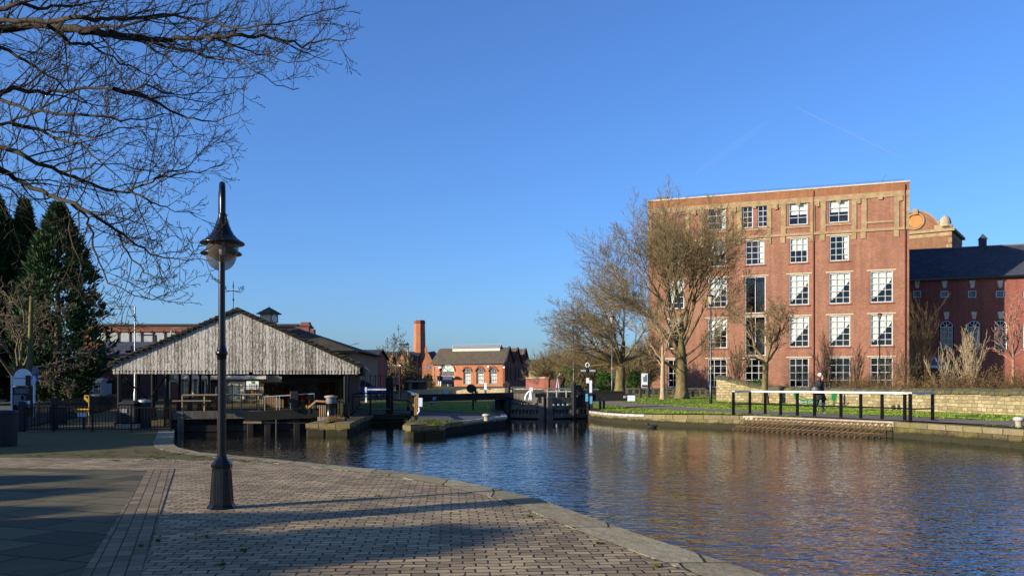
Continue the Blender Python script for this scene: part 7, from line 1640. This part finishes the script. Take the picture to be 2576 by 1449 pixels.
# ================================================================ PEOPLE
def person(x, y, z, h, face, label, coat, legs, hair, arm='down', bag=None, stride=.22, scarf=None, skirt=False, lean=0.):
    """standing height h, face = heading angle; local axes: f forward, s to the person's left"""
    t = thing('person', (x, y, z), label, 'person'); fx, fy = cos(face), sin(face); k = h / 1.7
    def T(f, s, u): return (x + (f * fx - s * fy) * k, y + (f * fy + s * fx) * k, z + u * k)
    vs, es, rs_ = [], [], []
    def v(p, r): vs.append(T(*p)); rs_.append(r * k); return len(vs) - 1
    def ch(a, pts):
        for p, r in pts: c = v(p, r); es.append((a, c)); a = c
        return a
    pel = v((0, 0, .92), .13); ch_ = ch(pel, [((.0, 0, 1.1), .125), ((.02, 0, 1.3), .145), ((.02, 0, 1.4), .10), ((.035, 0, 1.47), .055), ((.05, 0, 1.53), .06)])
    neck = 3
    ch(ch_, [((.06, 0, 1.6), .088), ((.05, 0, 1.66), .07)])
    for s, st in ((1, stride), (-1, -stride)):
        ch(pel, [((.02, .09 * s, .86), .1), ((.06 + st * .45, .1 * s, .48), .068), ((st * .75 - .03, .1 * s, .1), .042), ((st * .75, .1 * s, .05), .045), ((st * .75 + .16, .11 * s, .03), .035)])
    hands = []
    for s in (1, -1):
        sh = ch(3, [((0.02, .17 * s, 1.37), .062)])
        if arm == 'face' and s == -1: e = ch(sh, [((.12, .24 * s, 1.14), .048), ((.15, .1 * s, 1.33), .036), ((.15, .05 * s, 1.43), .03)]); hands.append((e, (.15, .05 * s, 1.45), (0.0, .05, 1)))
        elif arm == 'bag' or (arm == 'face' and s == 1): e = ch(sh, [((-.02, .24 * s, 1.12), .048), ((.08, .26 * s, .92), .036), ((.1, .26 * s, .84), .03)]); hands.append((e, (.1, .26 * s, .83), (.1, 0, -1)))
        else: e = ch(sh, [((-.03, .23 * s, 1.12), .048), ((.03, .25 * s, .88), .036), ((.04, .25 * s, .8), .03)]); hands.append((e, (.04, .25 * s, .79), (.1, 0, -1)))
    for e, p, d in hands:                  # palm, four fingers and a thumb, each its own chain
        dv = Vector(d).normalized(); sd = dv.cross(Vector((1, 0, .01))).normalized(); P_ = Vector(p)
        pm = ch(e, [(tuple(P_ + dv * .04), .03)])
        for j, ln in enumerate((.05, .06, .055, .04)):
            o = sd * (-.024 + .016 * j); ch(pm, [(tuple(P_ + dv * .08 + o), .009), (tuple(P_ + dv * (.08 + ln * .6) + o + Vector((.012, 0, 0))), .008), (tuple(P_ + dv * (.08 + ln) + o + Vector((.025, 0, 0))), .007)])
        ch(e, [(tuple(P_ + dv * .03 + Vector((.03, 0, 0))), .01), (tuple(P_ + dv * .065 + Vector((.05, 0, 0))), .008)])
    off = t.location; me = bpy.data.meshes.new('body'); me.from_pydata([tuple(Vector(p) - off) for p in vs], es, []); o = bpy.data.objects.new('body', me); COL.objects.link(o); o.parent = t; me.materials.append(M['skin'])
    md = o.modifiers.new('skin', 'SKIN'); md.use_smooth_shade = True
    for i, r in enumerate(rs_): me.skin_vertices[0].data[i].radius = (r, r)
    me.skin_vertices[0].data[0].use_root = True
    o.modifiers.new('sub', 'SUBSURF').levels = 1; o.modifiers['sub'].render_levels = 2
    def loft(b, rings, n=16):
        P_ = []
        for (f, s, u, rf, rsd) in rings:
            for i in range(n): a = 2 * pi * i / n; P_.append(T(f + rf * cos(a), s + rsd * sin(a), u))
        b.add(P_, [(r * n + i, r * n + (i + 1) % n, r * n + n + (i + 1) % n, r * n + n + i) for r in range(len(rings) - 1) for i in range(n)] + [tuple(range(n - 1, -1, -1)), tuple(range(len(P_) - n, len(P_)))], smooth=True)
    def sleeve(b, pts, rr): b.tube([T(*p) for p in pts], [q * k for q in rr], 10)
    b = MB(); low = .5 if skirt else .78
    q_ = 1.22 if skirt else 1.0
    loft(b, [(.02, 0, low, .24 * q_, .27 * q_), (.0, 0, .75, .19 * q_, .235 * q_), (0, 0, .95, .17 * q_, .21 * q_), (.0, 0, 1.12, .155 * q_, .19 * q_), (.01, 0, 1.28, .155 * q_, .2 * q_), (.02, 0, 1.38, .125, .19), (.03, 0, 1.45, .075, .09), (.04, 0, 1.49, .07, .075)])
    for s in (1, -1):
        if arm == 'face' and s == -1: sleeve(b, [(.02, .17 * s, 1.38), (.06, .23 * s, 1.24), (.12, .245 * s, 1.13), (.14, .16 * s, 1.25), (.15, .09 * s, 1.36)], [.08, .075, .07, .06, .05])
        else: sleeve(b, [(.02, .17 * s, 1.38), (-.02, .235 * s, 1.2), (-.02, .245 * s, 1.1), (.05, .26 * s, .95), (.09, .26 * s, .86)], [.08, .075, .07, .058, .05])
    b.build('coat', coat, t)
    b = MB()
    for s, st in ((1, stride), (-1, -stride)): sleeve(b, [(.01, .085 * s, .92), (.06 + st * .45, .1 * s, .48), (st * .75 - .03, .1 * s, .1)], [.12, .085, .065])
    b.build('trousers', legs, t)
    for s, st in ((1, stride), (-1, -stride)):
        b = MB(); f0 = st * .75; loft(b, [(f0 + .04, .105 * s, .0, .13, .048), (f0 + .04, .105 * s, .035, .135, .05), (f0 + .0, .105 * s, .085, .085, .047), (f0 - .02, .105 * s, .14, .055, .05)], 12); b.build('shoe', M['coatblack'], t)
    b = MB(); R_ = []
    for i in range(7):                     # cap of hair, open over the face
        a = lerp(-.35, pi / 2 - .02, i / 6); ring = []
        for j in range(18):
            q = 2 * pi * j / 18; rr = .108 * cos(a); lo = 1.0 if abs(((q + pi) % (2 * pi)) - pi) > 1.0 or a > .45 else .80
            R_.append(T(.05 - .012 + rr * cos(q) * lo, rr * .92 * sin(q), 1.615 + .105 * sin(a)))
    b.add(R_, [(i * 18 + j, i * 18 + (j + 1) % 18, i * 18 + 18 + (j + 1) % 18, i * 18 + 18 + j) for i in range(6) for j in range(18)], smooth=True); b.build('hair', hair, t)
    b = MB(); b.tube([T(.13, 0, 1.61), T(.165, 0, 1.585), T(.14, 0, 1.575)], [.008 * k, .016 * k, .012 * k], 8); b.build('nose', M['skin'], t)
    for s in (1, -1):
        b = MB(); c = T(.135, .033 * s, 1.615); b.lathe((c[0], c[1], c[2] - .01), [(.003, 0), (.011 * k, .005), (.011 * k, .012), (.003, .018)], 8); b.build('eye', M['coatblack'], t)
        b = MB(); b.tube([T(.05, .088 * s, 1.585), T(.045, .1 * s, 1.61), T(.05, .09 * s, 1.64)], .012 * k, 6); b.build('ear', M['skin'], t)
    b = MB(); b.tube([T(.138, -.025, 1.548), T(.146, 0, 1.546), T(.138, .025, 1.548)], .007 * k, 6); b.build('mouth', M['scarf'], t)
    if scarf:
        b = MB(); loft(b, [(.05, 0, 1.4, .12, .12), (.05, 0, 1.45, .125, .115), (.05, 0, 1.5, .1, .1), (.05, 0, 1.54, .085, .085)]); b.box(T(.13, .02, 1.3), (.07, .07, .26 * k)); b.build('scarf', scarf, t)
    if bag:
        bt = thing('shoulder_bag', T(-.05, bag * .36, .8), 'black shoulder bag carried by the ' + ('white haired walker behind the railing' if skirt else 'far walker'), 'bag')
        b = MB(); c = T(-.06, bag * .34, .98); loft(b, [(-.06, bag * .34, .76, .1, .05), (-.06, bag * .34, .79, .25, .1), (-.06, bag * .34, .95, .27, .11), (-.06, bag * .34, 1.1, .2, .09), (-.06, bag * .34, 1.15, .1, .05)]); b.build('pouch', M['bag'], bt)
        b = MB(); b.tube([T(.14, bag * .3, 1.12), T(.08, bag * .22, 1.4), T(-.02, bag * .16, 1.47), T(-.18, bag * .26, 1.3), T(-.24, bag * .32, 1.12)], .018, 6); b.build('strap', M['bag'], bt)
    return t
Y = 40.3; person(XP(2061, Y), Y, gz(14, Y) + .05, 1.76, radians(-38), 'white haired person in a long dark coat walking behind the railing, hand at mouth', M['coat'], M['coatblack'], M['hair'], 'face', -1, .2, M['scarf'], True)
Y = 84.5; person(XP(1408, Y), Y, gz(6, Y), 1.72, radians(-80), 'far walker in a grey coat, left one of the pair beside the brick pier', M['coat'], M['coatblack'], M['postwood'], 'down')
person(XP(1414.5, Y + .2), Y + .2, gz(6, Y), 1.75, radians(-85), 'far walker in black, right one of the pair beside the brick pier', M['coatblack'], M['coatblack'], M['coatblack'], 'down')
Y = 112.; person(XP(1106, Y), Y, 1.3, 1.72, radians(-60), 'distant person in a black and white top near the engine house door', M['coatblack'], M['signwhite'], M['coatblack'], 'down')
Y = 80.; person(XP(1000, Y), Y, gz(-10, Y), 1.72, radians(-100), 'distant person in a pink jacket beside the plain black pole', M['pink'], M['coatblack'], M['coatblack'], 'down')
# duck on the water at the bank
gx, gy, _ = G(2308 / 1.0 * .0 + 1641, 1076, WZ); t = thing('moorhen', (gx, gy, WZ), 'small dark water bird by the curved bank wall', 'bird')
b = MB(); b.lathe((gx, gy, WZ + .02), [(.02, -.06), (.11, -.03), (.14, .03), (.1, .09), (.02, .12)], 12, sx=1.35, sy=.8); b.tube([(gx - .13, gy, WZ + .06), (gx - .17, gy, WZ + .16), (gx - .21, gy, WZ + .2)], [.05, .035, .045], 8); b.tube([(gx + .14, gy, WZ + .06), (gx + .24, gy, WZ + .13)], [.05, .01], 6); b.build('body', M['coatblack'], t)
b = MB(); b.tube([(gx - .24, gy, WZ + .2), (gx - .3, gy, WZ + .185)], [.016, .004], 6); b.build('beak', M['red'], t)
# ================================================================ SKY, SUN, CAMERA
AZ = radians(63); EL = radians(16.)
LD = Vector((sin(AZ) * cos(EL), cos(AZ) * cos(EL), -sin(EL)))    # direction the light travels
w = bpy.data.worlds.new('World'); SC.world = w; w.use_nodes = True; nt = w.node_tree
sk = nt.nodes.new('ShaderNodeTexSky'); sk.sky_type = 'NISHITA'; sk.sun_disc = False; sk.sun_elevation = EL; sk.sun_rotation = AZ + pi; sk.air_density = 1.0; sk.dust_density = 1.2; sk.ozone_density = 5.2; sk.altitude = 50
bg = nt.nodes['Background']; tn = nt.nodes.new('ShaderNodeMix'); tn.data_type = 'RGBA'; tn.blend_type = 'MULTIPLY'; tn.inputs[0].default_value = 1.; nt.links.new(sk.outputs[0], tn.inputs[6]); tn.inputs[7].default_value = (.79, .965, 1.25, 1); nt.links.new(tn.outputs[2], bg.inputs[0]); bg.inputs[1].default_value = .10
sl = bpy.data.lights.new('sun', 'SUN'); sl.energy = 5.0; sl.angle = radians(.53); sl.color = (1., .90, .75); so = bpy.data.objects.new('sun', sl); COL.objects.link(so); so.rotation_euler = LD.to_track_quat('-Z', 'Y').to_euler(); so.location = (-40, -20, 40)
# vapour trail high in the sky
tr = NT('vapour_trail'); e_ = tr.new('ShaderNodeBsdfTranslucent'); e_.inputs[0].default_value = (.9, .9, .9, 1); df = tr.new('ShaderNodeBsdfDiffuse'); df.inputs[0].default_value = (.9, .9, .9, 1); ad = tr.new('ShaderNodeMixShader'); tr.l(e_.outputs[0], ad.inputs[1]); tr.l(df.outputs[0], ad.inputs[2]); tp_ = tr.new('ShaderNodeBsdfTransparent'); mx = tr.new('ShaderNodeMixShader'); mx.inputs[0].default_value = .10
tr.l(tp_.outputs[0], mx.inputs[1]); tr.l(ad.outputs[0], mx.inputs[2]); tr.l(mx.outputs[0], tr.out.inputs[0])
b = MB(); ps = []; rr = []
for k in range(13):
    f = k / 12; p = W(lerp(1997, 2270, f), lerp(268, 398, f), 5200 + 900 * f); ps.append(p); rr.append((3.5 + 5 * f) * (1.0 if k not in (0, 12) else .3))
b.tube(ps, rr, 8); o = b.build('vapour_trail', tr.m, None); tag(o, 'thin white vapour trail crossing the blue sky above the mill', 'vapour trail')
b = MB(); ps = []; rr = []
for k in range(11):
    f = k / 10; ps.append(W(lerp(1745, 1935, f), lerp(440, 305, f), 5600 - 500 * f)); rr.append((8 + 16 * sin(pi * f)) * (1.0 if k not in (0, 10) else .3))
b.tube(ps, rr, 8); tr2 = tr.m.copy(); tr2.node_tree.nodes[mx.name].inputs[0].default_value = .010; o = b.build('vapour_trail', tr2, None); tag(o, 'very faint old vapour trail slanting up left of the thin white trail', 'vapour trail')
cam = bpy.data.cameras.new('camera'); co = bpy.data.objects.new('camera', cam); COL.objects.link(co); co.location = (0, 0, EYE); co.rotation_euler = (pi / 2, 0, 0)
cam.sensor_width = 36; cam.lens = F / 2576 * 36; cam.shift_y = (HZ - 724.5) / 2576; cam.clip_end = 20000; cam.clip_start = .05; SC.camera = co
vs = SC.view_settings; SC.display_settings.display_device = 'sRGB'; vs.view_transform = 'Standard'; vs.look = 'None'; vs.exposure = .88; vs.gamma = 1; vs.use_curve_mapping = False
SC.cycles.max_bounces = 8; SC.cycles.transparent_max_bounces = 16; SC.cycles.use_denoising = True
